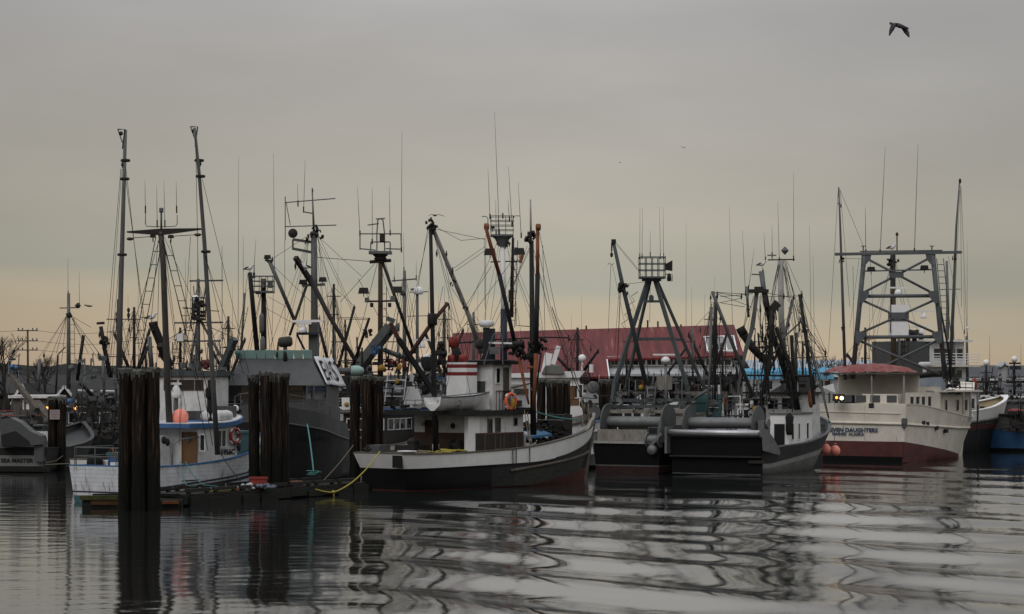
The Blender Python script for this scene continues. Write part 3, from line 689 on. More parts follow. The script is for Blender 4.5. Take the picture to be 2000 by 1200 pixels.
def redroof():
    D = 236.0
    def P(px, py, dy=0): return W(px, py, D+dy)
    xl, xr = P(880,0).x, P(1452,0).x
    zr = P(0,638,10).z; ze = P(0,698).z
    t = Thing('cannery_building', 'long building with faded red metal roof and pale clapboard upper storey', 'building', (xl+xr)/2, D, 0, 2.2, D)
    xa = P(1186,0).x
    sl = (zr-ze)/10.6; dz = lambda x: -.9*(xr-x)/(xr-xl)      # the ridge line sinks slightly to the left
    t.part('roof', MB().hexa([Vector((x,y,ze+(y-D+.6)*sl+dz(x)+o)) for o in (0,.2) for x,y in ((xl,D-6),(xa,D-6),(xa,D+10),(xl,D+10))]), 'rroof')
    t.part('roof', MB().hexa([Vector((x,y,ze+(y-D+.6)*sl+dz(x)+o)) for o in (0,.2) for x,y in ((xa,D-.6),(xr,D-.6),(xr,D+10),(xa,D+10))])
           .hexa([Vector(q) for q in ((xl,D+10,zr-.9),(xr,D+10,zr),(xr,D+22,5),(xl,D+22,5),(xl,D+10,zr-.7),(xr,D+10,zr+.2),(xr,D+22,5.2),(xl,D+22,5.2))]), 'rroof')
    t.part('wall', MB().box(I3, xa+.1, xr-.2, D+.3, D+20, 2.2, ze+.1+dz(xa)).box(I3, xl+.3, xa, D-5, D+20, 2.2, ze-5.6*sl-1.0), 'lwall', label='pale clapboard wall below the red roof')
    t.part('gable_wall', MB().prism([(xr-.25,D+.3,2.2),(xr-.25,D+20,2.2),(xr-.25,D+20,6),(xr-.25,D+10,zr-.05),(xr-.25,D+.3,ze)], (.2,0,0)), 'lwall')
    t.part('raked_trim', MB().beam((xa-.05,D-6.1,ze-5.5*sl+dz(xa)+.1), (xa-.05,D-.5,ze+.1+dz(xa)), .12, .25), 'clean')
    t.x, t.y, t.c, t.s = 0, 0, 1, 0
    # clerestory strip
    z0, z1 = P(0,713).z, P(0,702).z
    xs = [1192,1208,1232,1262,1283,1316,1341,1378,1400,1430]
    for i in range(len(xs)-1):
        t.window('s', D+.3, P(xs[i]+2,0).x, P(xs[i+1]-2,0).x, z0, z1, fm='clean', fr=.09, mull=1)
    t.part('trim_board', MB().box(I3, xa, xr, D+.2, D+.28, z0-.45, z0-.25).box(I3, xa, xr, D+.2, D+.28, z1+.15, z1+.3), 'clean')
    t.part('canopy_roof', MB().hexa([Vector(q) for q in ((xa,D-3.5,P(0,735,-3).z),(xr,D-3.5,P(0,735,-3).z),(xr,D+.25,P(0,720).z),(xa,D+.25,P(0,720).z),(xa,D-3.5,P(0,735,-3).z+.2),(xr,D-3.5,P(0,735,-3).z+.2),(xr,D+.25,P(0,720).z+.15),(xa,D+.25,P(0,720).z+.15))]), 'lwall')
    for i, c in enumerate(((1195,1206),(1212,1240),(1250,1262),(1280,1318),(1330,1372),(1385,1425))):
        t.panel('doorway', 'dwall' if i % 2 else 'maroon', 's', D+.3, P(c[0],0).x, P(c[1],0).x, 2.3, P(0,745).z, .07)
    # skylight: a framed run of three panes lying on the slope
    d = Vector((0,10.6,zr-ze)).normalized(); nrm = Vector((0,-d.z,d.y))
    def S(px, s, o): b = Vector((P(px,0).x, D-.6, ze+.2+dz(P(px,0).x))); return b + d*s + nrm*o
    m = MB(); X = [1383,1402,1421,1440]
    for a in X: m.hexa([S(a-1.2,1.2,0),S(a+1.2,1.2,0),S(a+1.2+3,6.6,0),S(a-1.2+3,6.6,0),S(a-1.2,1.2,.18),S(a+1.2,1.2,.18),S(a+1.2+3,6.6,.18),S(a-1.2+3,6.6,.18)])
    for s0 in (1.2,6.4): m.hexa([S(1382,s0,0),S(1442,s0,0),S(1442,s0+.22,0),S(1382,s0+.22,0),S(1382,s0,.17),S(1442,s0,.17),S(1442,s0+.22,.17),S(1382,s0+.22,.17)])
    sk = t.part('skylight', m, 'clean')
    for a, b in zip(X, X[1:]): t.part('pane', MB().hexa([S(a,1.3,.05),S(b,1.3,.05),S(b+3,6.5,.05),S(a+3,6.5,.05),S(a,1.3,.1),S(b,1.3,.1),S(b+3,6.5,.1),S(a+3,6.5,.1)]), 'glass', sk)
    for px, h in ((1145,.7),(1265,1.2),(1285,1.0),(1330,.5)): t.part('roof_vent', MB().tube([P(px,0,10).xy.to_3d()+Vector((0,0,zr+dz(P(px,0,10).x)-.3)), P(px,0,10).xy.to_3d()+Vector((0,0,zr+dz(P(px,0,10).x)+h*.8))], .09, 6), 'dark')
redroof()
# blue tarpaulin over a net shed behind the dense rigging
m = MB(); random.seed(3); p0 = W(1455,738,226); n = 22; vs = []
for i in range(n+1):
    x = W(1455+285/1.0*i/n*.6+i*0, 0, 226).x; r = random.random()*.3
    vs += [(x, 225, W(0,741,225).z), (x, 225.2, W(0,728-random.random()*3,225).z+r*.3), (x, 227, W(0,722,227).z+r), (x, 229, W(0,735,229).z)]
m.add(vs, [(i*4+k, (i+1)*4+k, (i+1)*4+k+1, i*4+k+1) for i in range(n) for k in range(3)])
t = Thing('net_shelter', 'bright blue tarpaulin shelter behind the dense dark rigging', 'shelter', W(1540,0,226).x, 226, 0, .0, 226)
t.part('tarpaulin', m, 'ltarp')
for px in (1458,1500,1545,1590,1620): t.part('post', MB().tube([(W(px,0,227).x,227,0), (W(px,0,227).x,227,W(0,725,227).z)], .1, 6), 'wood')

# utility pole and street lamps
t = Thing('utility_pole', 'tall wooden utility pole with three crossarms at the far left', 'utility pole', W(55,0,250).x, 250, 0, 2.2, 250)
t.spar('pole', 'bmast', [(55,790),(54,644)], .2, .13)
for y, w in ((646,20),(666,20),(684,20)):
    c = t.spar('crossarm', 'wood', [(54-w,y,-.2),(54+w,y,-.2)], .09, n=6)
    m = MB()
    for k in (-18,-10,10,18): q = t.P((54+k,y,-.2)); m.tube([q, q+Vector((0,0,.28))], [.05,.07], 6)
    t.part('insulator', m, 'dish', c)
t.stays([[(36,646),(-160,628)],[(72,646),(260,640)],[(36,666),(-160,650)],[(72,666),(280,662)],[(72,684),(400,684)]], .018, name='power_line', sag=.5)
for x, y0, lab, hx in ((17,700,'grey street lamp with short arm left of the utility pole',8),(36,716,'shorter street lamp just right of the grey one',-8)):
    t = Thing('street_lamp', lab, 'street lamp', W(x,0,246).x, 246, 0, 2.2, 246)
    t.spar('pole', 'steel', [(x,806),(x,y0)], .11, .07)
    t.spar('arm', 'steel', [(x,y0),(x+hx,y0+1)], .05)
    t.part('lamp_head', MB().ball(t.P((x+hx,y0+2)), .3, 1.2, .45), 'dish')
# bare trees
def tree(px, py, D, h, label, seed, cr=1.0):
    r = random.Random(seed); b = W(px, 0, D); base = Vector((b.x, D, 2.2)); t = Thing('bare_tree', label, 'tree', b.x, D, 0, 2.2, D)
    tr = MB(); tw = MB()
    def grow(p, d, L, rad_, k, mb):
        q = p + d*L; mid = p.lerp(q,.5) + Vector((r.uniform(-1,1),r.uniform(-1,1),0))*L*.06
        mb.tube([p, mid, q], [rad_, rad_*.85, rad_*.65], 5 if k < 3 else 3, cap=False)
        if k >= 6: return
        for i in range(3 if k > 0 else 4):
            nd = (d + Vector((r.uniform(-1,1), r.uniform(-1,1), r.uniform(-.25,.7)))*.75*cr).normalized()
            grow(q if i else p.lerp(q,.7), nd, L*r.uniform(.6,.82), rad_*.6, k+1, tw)
    grow(base, Vector((0,0,1)), h*.3, h*.028, 0, tr)
    t.part('trunk', tr, 'bark'); t.part('crown', tw, 'bark')
tree(8, 0, 256, 9.5, 'bare winter tree at the far left edge behind the lamps', 2)
tree(88, 0, 262, 7.0, 'low bare tree just right of the utility pole', 9, 1.1)
tree(1612, 0, 268, 8.2, 'bare brown tree above the pale blue roof', 4, 1.2)
tree(1592, 0, 270, 6.6, 'smaller bare tree left of the brown one', 12, 1.2)
tree(1765, 0, 275, 6.2, 'low bare tree behind the steel gantry', 14, 1.2)
# ================================================================ PILING CLUSTERS
def dolphin(px, D, pyt, label, offs, r=.29, seed=1, low=-2.5):
    c = W(px, 0, D); zt = W(0, pyt, D).z; rr = random.Random(seed)
    t = Thing('piling_cluster', label, 'pilings', c.x, D, 0, 0, D, 'timber piling clusters')
    for (dx, dy) in offs:
        n = 16; m = MB(); pts = []; rs = []; lx, ly = rr.uniform(-.05,.05), rr.uniform(-.05,.05)
        h = zt + rr.uniform(-.12,.08)
        for i in range(n+1):
            z = low + (h-low)*i/n; pts.append((c.x+dx+lx*(1-i/n)*2+rr.uniform(-.012,.012), D+dy+ly*(1-i/n), z)); rs.append(r*(1.05-.1*i/n)*rr.uniform(.96,1.04))
        m.tube(pts, rs, 12); p = t.part('piling', m, 'pile', smooth=True)
        m = MB(); q = Vector(pts[-1]); m.tube([q-Vector((0,0,.1)), q+Vector((0,0,.03)), q+Vector((0,0,.1))], [r*1.02, r*1.03, r*.7], 12)
        for k in range(10): a = rr.uniform(0,6.28); m.tube([q+Vector((math.cos(a)*r*.98, math.sin(a)*r*.98, .06)), q+Vector((math.cos(a)*r*1.0, math.sin(a)*r*1.0, -rr.uniform(.1,.4)))], [.07,.03], 5)
        for k in range(16):
            a = rr.uniform(0,6.28); e = rr.uniform(.3,.95)*r; m.ball(q+Vector((math.cos(a)*e, math.sin(a)*e, .08)), rr.uniform(.05,.11), 1, .6, 6)
        t.part('weathered_top', m, 'cap', p)
    return t
A = [(-.64,0),(0,-.35),(.62,-.12),(-.3,.5),(.35,.55)]
dolphin(273, 105, 726, 'nearest weathered piling cluster in front of the white and blue troller', A, .31, 1)
dolphin(523, 115.6, 731, 'piling cluster rising through the dock before the grey boat wheelhouse', [(-.72,0),(-.1,-.3),(.5,-.2),(.78,.1),(0,.5)], .28, 2)
dolphin(717, 130, 738, 'piling cluster close behind the black boat stern', [(-.68,.1),(0,-.3),(.66,.0),(.1,.5)], .29, 3)
dolphin(1080, 146, 745, 'piling cluster behind the black boat bow', [(-.75,0),(-.15,-.3),(.4,-.25),(.8,.1),(0,.5)], .29, 5)
dolphin(1187, 168, 744, 'dark piling cluster right of the white pilothouse boat', [(-.4,0),(.1,-.3),(.45,.1)], .28, 6)
d4 = dolphin(113, 150, 777, 'piling cluster carrying a pale notice at the left', [(-.34,0),(.3,-.1),(0,.4)], .3, 4)
q = W(107, 820, 149.55)
sg = Thing('notice_board', 'small square pinkish notice fixed to the left piling', 'sign', q.x, q.y, 0, q.z, 149.5)
sg.part('board', MB().box(I3, q.x-.32, q.x+.32, q.y-.03, q.y, q.z+.02, q.z+.64), paint('faded_pink_board', (.45,.36,.36), .7, dirt=.4, scale=3))
m = MB()
for k in range(5): m.box(I3, q.x-.24, q.x+.24-.09*(k%2), q.y-.036, q.y-.031, q.z+.12+k*.1, q.z+.145+k*.1)
sg.part('faded_print', m, 'gtarp')

# ================================================================ FLOATING DOCK
def dock():
    x0, y0 = W(360,0,108).x, 108.0
    t = Thing('floating_dock', 'dark mossy timber floating dock between the troller and the black boat', 'dock', x0, y0, 60, 0, 110)
    Lk = 15.2; wd = 2.6; top = .55; rr = random.Random(8)
    # local v is to port (left); the dock occupies v 0..wd
    m = MB(); n = 62
    for i in range(n):
        u = Lk*i/n; dz = rr.uniform(-.012,.012); m.box(t.L, u+.01, u+Lk/n-.012, .05-rr.random()*.08, wd-.03+rr.random()*.06, top-.06+dz, top+dz)
    t.part('planking', m, 'dockw')
    m = MB()
    for v in (0,wd-.25): m.box(t.L, -.1, Lk+.1, v, v+.25, .12, top-.07)
    m.box(t.L, -.12, .18, -.05, wd+.05, .1, top-.075).box(t.L, Lk-.2, Lk+.12, -.05, wd+.05, .1, top-.075)
    t.part('stringer', m, 'moss')
    for k in range(6): t.part('float', MB().tube([t.L(.8+k*2.6,.4,.0), t.L(.8+k*2.6,wd-.4,.0)], .33, 10), 'dockw')
    for v in (.14, wd-.14):
        m = MB()
        for k in range(7):
            u = .3+k*2.1; m.box(t.L, u, u+1.8, v-.09, v+.09, top+.1, top+.26); m.box(t.L, u+.1, u+.3, v-.07, v+.07, top, top+.1).box(t.L, u+1.5, u+1.7, v-.07, v+.07, top, top+.1)
        t.part('bull_rail', m, 'dockw')
    # fender boards along the near side
    m = MB()
    for k in range(11): u = .4+k*1.35+rr.uniform(-.2,.2); m.box(t.L, u, u+rr.uniform(1.28,1.34), -.1-.05*rr.random(), -.003, rr.uniform(-.1,.1), rr.uniform(.3,.48))
    t.part('fender_board', m, 'moss')
    return t
dk = dock()
# log float crossing the troller's stern
t = Thing('log_float', 'green and yellow mossy log float across the troller stern', 'float', W(260,0,108.4).x, 108.4, 0, 0, 108.4)
random.seed(12)
for k, (y, z, r) in enumerate(((107.7,.1,.3),(108.3,.16,.32),(108.9,.12,.3))):
    xa, xb = W(162+k*5,0,y).x, W(356,0,y).x
    t.part('log', MB().tube([(xa+(xb-xa)*i/8, y+random.uniform(-.05,.05), z) for i in range(9)], [r*random.uniform(.92,1.06) for i in range(9)], 10), ['moss','dockw','moss'][k], smooth=True)
m = MB(); xa = W(158,0,107.6).x; m.box(I3, xa, W(238,0,107.6).x, 107.3, 107.55, .36, .56)
t.part('edge_timber', m, paint('algae_timber', (.13,.13,.03), .9, dirt=.7, dirtc=(.04,.05,.02), scale=4))
t.part('edge_timber', MB().box(I3, xa+.5, W(245,0,107.6).x, 107.36, 107.6, .12, .34), paint('rust_stained_timber', (.17,.08,.02), .9, dirt=.6, scale=3))
t.part('edge_timber', MB().box(I3, W(318,0,107.6).x, W(350,0,107.6).x, 107.36, 107.6, .16, .3), 'orange')
t.part('cross_timber', MB().box(I3, W(180,0,108).x, W(350,0,108).x, 108.1, 108.4, .46, .6), 'moss')

def onp(u, v, z): return dk.L(u, v, z)
z = .565
# things lying on the dock
def at_px(px, D): return W(px,0,D).x
q = Vector((at_px(505,113.4), 113.4, z)); R = random.Random(3)
m = MB(); m.box(I3, q.x-.4, q.x+.4, q.y-.2, q.y+.2, z, z+.5).box(I3, q.x-.44, q.x+.44, q.y-.24, q.y+.24, z+.5, z+.6)
solo('picnic_cooler', 'small red and white box on the dock by the piling', 'cooler', m, ['redp'])
for k, (px, lab) in enumerate(((482,'crumpled clear plastic bag of bottles left on the dock'),(520,'blue-grey plastic bundle right of the red box'))):
    q = Vector((at_px(px,112.9+.3*k), 112.9+.3*k, z)); m = MB()
    for i in range(16): m.ball(q+Vector((R.uniform(-.42,.42), R.uniform(-.2,.2), R.uniform(.05,.22))), R.uniform(.08,.17), R.uniform(.7,1.2), R.uniform(.5,1), 7)
    solo('plastic_bag', lab, 'bag', m, ['pvc' if k == 0 else paint('blue_grey_plastic', (.16,.2,.27), .4, dirt=.5, bump=.5, scale=8)], smooth=True)
q = Vector((at_px(473,112.3), 112.3, z+.09))
solo('bottle', 'orange bottle lying left of the plastic bag', 'bottle', MB().lathe(q, (1,.2,0), [(.05,-.22),(.08,-.18),(.08,.1),(.03,.17),(.03,.22)], 10), ['ring'], smooth=True)
q = Vector((at_px(434,112.4), 112.4, z+.05))
solo('rag', 'small faded orange rag dropped on the dock', 'rag', MB().ball(q, .13, 1.3, .4), ['orange'], smooth=True)
pa, pb = Vector((at_px(566,117.2),117.2,z+.12)), Vector((at_px(590,117.4),117.4,z+.12))
solo('float_tube', 'orange tubular fender lying on the dock right of the piling', 'fender', MB().lathe(pa, pb-pa, [(.04,-.05),(.12,.02),(.13,.3),(.13,.62),(.07,.75),(.02,.8)], 10), ['orange'], smooth=True)
# mooring lines
def line(name, label, pts, r, mat, cat='rope', group=None):
    P = []
    for a, b in zip(pts, pts[1:]): P += sagline(a[:3], b[:3], a[3] if len(a) > 3 else 0, 10)[:-1]
    P.append(Vector(pts[-1][:3])); return solo(name, label, cat, MB().tube(P, r, 6), [mat], group, smooth=True)
a = W(742,882,122.2); b = W(651,962,117.6); c = Vector((at_px(592,117.1),117.1,.66))
line('mooring_line', 'yellow mooring line drooping from the black boat stern to the dock', [(*a,.35),(*b,.1),(*c,0)], .035, 'yrope')
m = MB(); m.ball(b+Vector((0,0,.02)), .1, 1.2, .8, 8); m.tube([b, b+Vector((.05,0,-.28))], .03, 5)
solo('rope_knot', 'knot with loose end in the yellow mooring line', 'knot', m, ['yrope'], smooth=True)
a = W(600,829,128.4); b = W(613,928,121.6)
line('mooring_line', 'pale teal line hanging from the grey boat bow to the dock', [(*a,-.25),(*b,0)], .04, 'trope')
m = MB(); R = random.Random(4)
for k in range(5): m.torus(b+Vector((R.uniform(-.15,.15),R.uniform(-.1,.1),.04+k*.04)), (R.uniform(-.1,.1),R.uniform(-.1,.1),1), .28+R.uniform(-.05,.05), .03, 16, 5)
solo('rope_coil', 'teal rope coiled at the foot of the hanging line', 'rope', m, ['trope'], smooth=True)
line('mooring_line', 'thin dark line slanting from the black boat down to the dock end', [(*W(690,870,123.6),.1),(*W(622,948,120),0)], .025, 'rope')
line('mooring_line', 'dark line from the troller side cleat down to the dock', [(*W(428,880,115.5),.1),(*W(470,940,113.6),0)], .022, 'wire')
line('mooring_line', 'first teal line looping down the troller side', [(*W(352,902,112.4),.3),(*W(366,948,111.2),.05),(*W(384,948,111.4),0)], .022, 'trope')
line('mooring_line', 'second teal line slanting down the troller side', [(*W(362,902,112.7),.2),(*W(400,948,112.0),.0),(*W(425,950,112.3),0)], .022, 'trope')
line('hose', 'yellow hose lying along the near edge of the dock', [(*onp(2.6,.45,z+.03),0),(*onp(3.6,.6,z+.03),0),(*onp(5.4,.5,z+.03),0),(*onp(6.6,.7,z+.03),0)], .035, 'yrope', 'hose')
def clutter(t, x0, x1, y0, y1, n, seed, mat='dark', dd=0, r=.28, name='deck_gear'):
    R = random.Random(seed); m = MB()
    for k in range(n):
        c = t.P((R.uniform(x0,x1), R.uniform(y0,y1), dd+R.uniform(-1,1)))
        q = R.random(); a = R.uniform(.4,1)*r
        if q < .12: m.ball(c, a*.7, R.uniform(.7,1.5), R.uniform(.6,1.5), 7)
        elif q < .38: m.box(I3, c.x-a*R.uniform(.5,1.3), c.x+a*R.uniform(.5,1.3), c.y-a, c.y+a, c.z-a*.5, c.z+a*R.uniform(.2,1))
        elif q < .66: m.tube([c, c+Vector((R.gauss(0,.09), R.gauss(0,.1), R.uniform(.6,1.5)))*r*3.4], r*R.uniform(.08,.2), 6)
        elif q < .88: d = Vector((R.choice((-1,1))*R.uniform(.6,1.2), R.uniform(-.5,.5), R.uniform(-.05,.05)))*r*4.5; m.tube([c, c+d], r*.12, 5)
        else: knot(R, m, c, r, 4)
    return t.part(name, m, mat)
def lifering(t, c, ax, mat='ring', R=.36):
    o = t.part('life_ring', MB().torus(c, ax, R, .09, 20, 8), mat, smooth=True)
    c = Vector(c); m = MB(); ax = Vector(ax).normalized(); a = ax.cross(Vector((0,0,1))).normalized(); b = Vector((0,0,1))
    for k in range(4):
        ang = math.pi/4+k*math.pi/2; m.beam(c+(a*math.cos(ang)+b*math.sin(ang))*(R-.1)+ax*.0, c+(a*math.cos(ang)+b*math.sin(ang))*(R+.1), .12, .2)
    t.part('band', m, 'clean', o); return o
def buoyball(name, label, c, r, mat='buoyc', group=None, top=True):
    m = MB(); c = Vector(c); s = 1 if top else -1
    m.lathe(c - Vector((0,0,r*s)), (0,0,s), [(r*.2,0),(r*.62,r*.2),(r*.93,r*.6),(r,r),(r*.93,r*1.4),(r*.66,r*1.8),(r*.32,r*2.06),(r*.2,r*2.2),(r*.2,r*2.45)], 18)
    return solo(name, label, 'buoy', m, [mat], group, smooth=True)
def winch(t, c, ax, R=.35, L=.7, mat='dark'):
    return t.part('winch', MB().lathe(c, ax, [(R,0),(R,.06),(R*.45,.1),(R*.45,L-.1),(R,L-.06),(R,L)], 14).beam(Vector(c)+Vector(ax)*L/2-Vector((0,0,R*1.3)), Vector(c)+Vector(ax)*L/2, .3, .3), mat, smooth=False)
def heap(t, name, u0, u1, v0, v1, w, h, mat='net', seed=1, n=60, r=.3):
    R = random.Random(seed); m = MB()
    for i in range(n):
        a, b = R.random(), R.random(); e = (1-abs(2*a-1)**2)*(1-abs(2*b-1)**2)
        m.ball(t.L(u0+(u1-u0)*a, v0+(v1-v0)*b, w + h*e*R.uniform(.5,1)), R.uniform(.5,1)*r, R.uniform(.8,1.4), R.uniform(.5,.9), 7)
    return t.part(name, m, mat, smooth=True)

# ================================================================ WHITE AND BLUE TROLLER
T = Thing('troller', 'white wooden troller with blue trim and two tall upright trolling poles', 'fishing boat', -19.74, 111.25, 60, 0, 114)
L4 = 13.0
K4 = [(0,2.12,2.02,1.75),(.08,2.28,2.12,1.72),(.3,2.42,2.15,1.75),(.55,2.35,2.0,1.95),(.75,1.85,1.35,2.3),(.9,1.0,.5,2.75),(1,.08,.03,3.1)]
T.hull(L4, K4, [('teal',lambda t:.32+.2*t),('whull',lambda t:.46+.5*t),('dblue',lambda t:.54+.62*t),('whull',None)], so=.25, bo=1.0, capm='blue', deck=.85, capw=.16)
T.guard(L4, K4, .0, .98, lambda t:.62+.75*t, .25, 1.0, .045, 'dblue')
for k in range(9): T.part('scupper', MB().hexa([T.L(*q) for q in ((3.2+k*.14,-2.40,.98),(3.28+k*.14,-2.40,.98),(3.28+k*.14,-2.3,.98),(3.2+k*.14,-2.3,.98),(3.2+k*.14,-2.45,1.02),(3.28+k*.14,-2.45,1.02),(3.28+k*.14,-2.3,1.02),(3.2+k*.14,-2.3,1.02))]), 'dink')
# faded name arc on the transom: two weathered scrolls of unreadable strokes
m = MB(); R = random.Random(6)
for k in range(26):
    v = -.75+k*.06; z = 1.25-abs(k-12.5)**2*.0009
    a = T.L(.14, v, z+R.uniform(-.03,.03)); m.beam(a, a+Vector((R.uniform(-.05,.05),-.0,R.uniform(.05,.12))), .02, .02)
for k in range(14):
    v = -.4+k*.06; a = T.L(.16, v, 1.02); m.beam(a, a+Vector((.04,0,R.uniform(.02,.08))), .02, .02)
T.part('faded_lettering', m, 'gtarp')
# stern working gear
T.rail([T.L(.2,-1.9,1.8), T.L(.2,1.95,1.8)], .85, 'steel', .025)
T.rail([T.L(.3,1.95,1.8), T.L(3.5,2.3,1.8)], .85, 'steel', .025)
T.part('bait_tank', MB().box(T.L,.7,1.9,-1.2,.3,.9,2.25), 'blue', label='blue deck bin')
T.part('bin_lid', MB().box(T.L,.65,1.95,-1.25,.35,2.26,2.42), 'teal')
T.part('barrel', MB().lathe(T.L(.8,1.2,1.0), (0,0,1), [(.36,0),(.4,.15),(.41,.5),(.4,.95),(.36,1.15),(.3,1.16)], 14), 'black2', smooth=True)
g = T.part('gurdy', MB().lathe(T.L(.9,.35,1.8),(1,0,0),[(.3,0),(.3,.05),(.1,.08),(.1,.22),(.3,.25),(.3,.3)],12).lathe(T.L(.9,.35,2.15),(1,0,0),[(.26,0),(.26,.05),(.1,.08),(.1,.22),(.26,.25),(.26,.3)],12).beam(T.L(.95,.35,1),T.L(.95,.35,2.5),.12,.12), 'rustr')
T.part('hose', MB().tube(sagline(T.L(.9,.35,2.4),T.L(.5,-.4,1.7),-.5)+sagline(T.L(.5,-.4,1.7),T.L(1,-1.4,1.8),.1),.035,6), 'orange', smooth=True)
T.part('boxes', MB().box(T.L,.35,.8,-.55,-.15,1.7,1.95).box(T.L,1.2,1.6,.7,1.1,1.7,2.0), 'clean')
# aft shelter and deckhouse
ua, _ = T.hit(330, 860, v=-1.75)
u0 = 5.1
u1_ = T.hit(464,860,v=-1.75)[0]
h = T.cabin('wheelhouse', 'white', u0, u1_, -1.75, 1.75, 1.0, 3.55, None, rake=.1)
# curved roof with blue edge following the house, overhanging
def roofslab(z0, z1, ov, mat, name, a=u0-.9, b=10.1, hw=1.95, crown=.0):
    pts = []
    for k in range(13):
        s = k/12; u = a+(b-a)*s; w = hw*(1 if s < .55 else math.sqrt(max(0,1-((s-.55)/.47)**2)))
        pts.append((u, max(w,.1)))
    ring = [(u,-w) for u,w in pts] + [(u,w) for u,w in pts[::-1]]
    m = MB(); n = len(ring); zz = lambda u: .38*max(0,(u-7)/3)**1.5
    vs = [T.L(u,v,z0+zz(u)) for u,v in ring] + [T.L(u,v,z1+zz(u)) for u,v in ring]
    m.add(vs, [tuple(range(n-1,-1,-1)), tuple(range(n,2*n))] + [(i,(i+1)%n,n+(i+1)%n,n+i) for i in range(n)])
    return T.part(name, m, mat)
roofslab(3.55, 3.76, 0, 'blue', 'roof'); roofslab(3.76, 3.80, 0, 'white', 'roof_top', u0-.85, 10.0, 1.88)
dw = T.winpx('a', u0, 357, 846, 384, 904, fm='oak', fr=.05, name='door', pm='oak')
T.part('door_emblem', MB().lathe(T.L(u0-.06, T.hit(369,858,u=u0)[0], 3.0), (T.c*-1, T.s*-1, 0), [(.16,0),(.16,.02)], 8), 'gtarp')
T.winpx('a', u0, 392, 850, 400, 880, fm='white'); T.winpx('s', -1.75, 424, 842, 440, 872, fm='white', mull=1)
a, z = T.hit(439, 882, v=-1.75)
T.text('5956C', .38, T.L(a+.22, -1.78, z-.16), T.L(1,0,0)-T.L(0,0,0), (0,0,1), 'ink', 'registration_number', sx=1.15, bold=.012)
ax = T.L(0,-1,0)-T.L(0,0,0)
a, z = T.hit(455, 852, v=-1.75); lifering(T, T.L(a,-1.88,z), ax, 'redp')
T.part('rope_bag', MB().ball(T.L(a+.3,-1.9,z-.55), .14, .8, 1.7), 'dblue', smooth=True)
T.cabin('wheelhouse_front', 'teal', u1_+.02, u1_+2.4, -1.6, 1.6, 1.2, 3.2, 'teal', over=.06, rake=.7)
a1, z1 = T.hit(440, 838, v=-1.7)
# blue hatch on the starboard side deck, aft stair, mast gallows
T.part('gangway_frame', MB().tube([T.L(2.9,-1.9,1.0),T.L(2.9,-1.9,2.7),T.L(3.5,-1.9,3.0),T.L(5.0,-1.9,3.1)], .04, 6), 'steel', smooth=True)
T.part('side_panel', MB().box(T.L,2.6,4.6,-.4,.2,1.0,3.15), 'white'); T.part('dark_fender', MB().ball(T.P((320,860,-2)), .14, .9, 1.4).ball(T.P((327,864,-2)), .14, .9, 1.4), 'black2', smooth=True)
T.part('deck_box', MB().box(T.L,3.9,4.6,-1.9,-1.2,1.0,1.6), 'blue')
# roof gear
buoy = None
c = W(352,815,115.6); o = buoyball('buoy', 'coral pink inflatable buoy lying on the troller roof', (c.x,c.y,c.z), .42, top=False)
T.part('hatch_box', MB().box(T.L,7.2,8.6,-.7,.6,3.8,4.35), 'gtarp'); T.part('life_raft', MB().lathe(T.L(7.0,-1.4,4.1),(T.c,T.s,0),[(.1,0),(.27,.05),(.3,.2),(.3,1.0),(.27,1.15),(.1,1.2)],12), 'white', smooth=True)
T.part('life_raft', MB().lathe(T.L(7.0,-.7,4.1),(T.c,T.s,0),[(.1,0),(.27,.05),(.3,.2),(.3,1.0),(.27,1.15),(.1,1.2)],12), 'white', smooth=True)
T.part('exhaust', MB().tube([T.V(410,824,-.9),T.V(410,775,-.9)],.15,10).lathe(T.V(410,778,-.9),(0,0,1),[(.2,0),(.24,.1),(.24,.45),(.15,.55)],10), 'black2', smooth=True)
T.part('battery_box', MB().box(T.L,8.3,9.2,-1.1,-.4,3.8,4.6), 'gtarp'); T.part('stove_pipe', MB().tube([T.V(344,824,.3),T.V(344,772,.3)],.11,10), 'steel')
dq = T.V(344,768,.3).y-T.D; de = T.V(460,800,-.6).y-T.D; T.radar(344,752,dq,.6,5); T.dome(344,768,dq,.26); T.dome(460,796,de,.18); T.lamp(466,803,de,.35,mat='dgrey')
# masts and poles
T.spar('mast', 'mast', [(331,827,1.5),(326,720,.6),(319,520,-.6),(314,452,-1)], .23, .18)
p = T.part('crosstree', MB().hexa([T.P(q)+Vector((0,dy,0)) for q,dy in (((248,455,-1),-.06),((314,460,-1),-.1),((314,460,-1),.1),((248,455,-1),.06),((248,452,-1),-.06),((314,447,-1),-.1),((314,447,-1),.1),((248,452,-1),.06))])
     .hexa([T.P(q)+Vector((0,dy,0)) for q,dy in (((314,460,-1),-.1),((395,449,-1),-.06),((395,449,-1),.06),((314,460,-1),.1),((314,447,-1),-.1),((395,446,-1),-.06),((395,446,-1),.06),((314,447,-1),.1))]), 'dark')
T.spar('trolling_pole', 'pole', [(232,735,-.5),(235,600,-.5),(240,430,-.5),(245,254,-.5)], .21, .11)
qd = onhull(T,K4,L4,.25,1.0,424,1.95,-1).y - 114 - .25
T.spar('trolling_pole', 'pole', [(425,888,qd),(413,700,0),(399,470,-1),(389,340,-1.5),(380,250,-2)], .19, .09)
for x,y in ((245,314),(243.5,350),(238.5,498),(391.5,345),(389,314),(402,492)):
    T.part('pole_band', MB().lathe(T.P((x,y,-1.4))-Vector((0,0,.06)),(0,0,1),[(.2,0),(.24,.03),(.24,.1),(.2,.13)],10), 'dark')
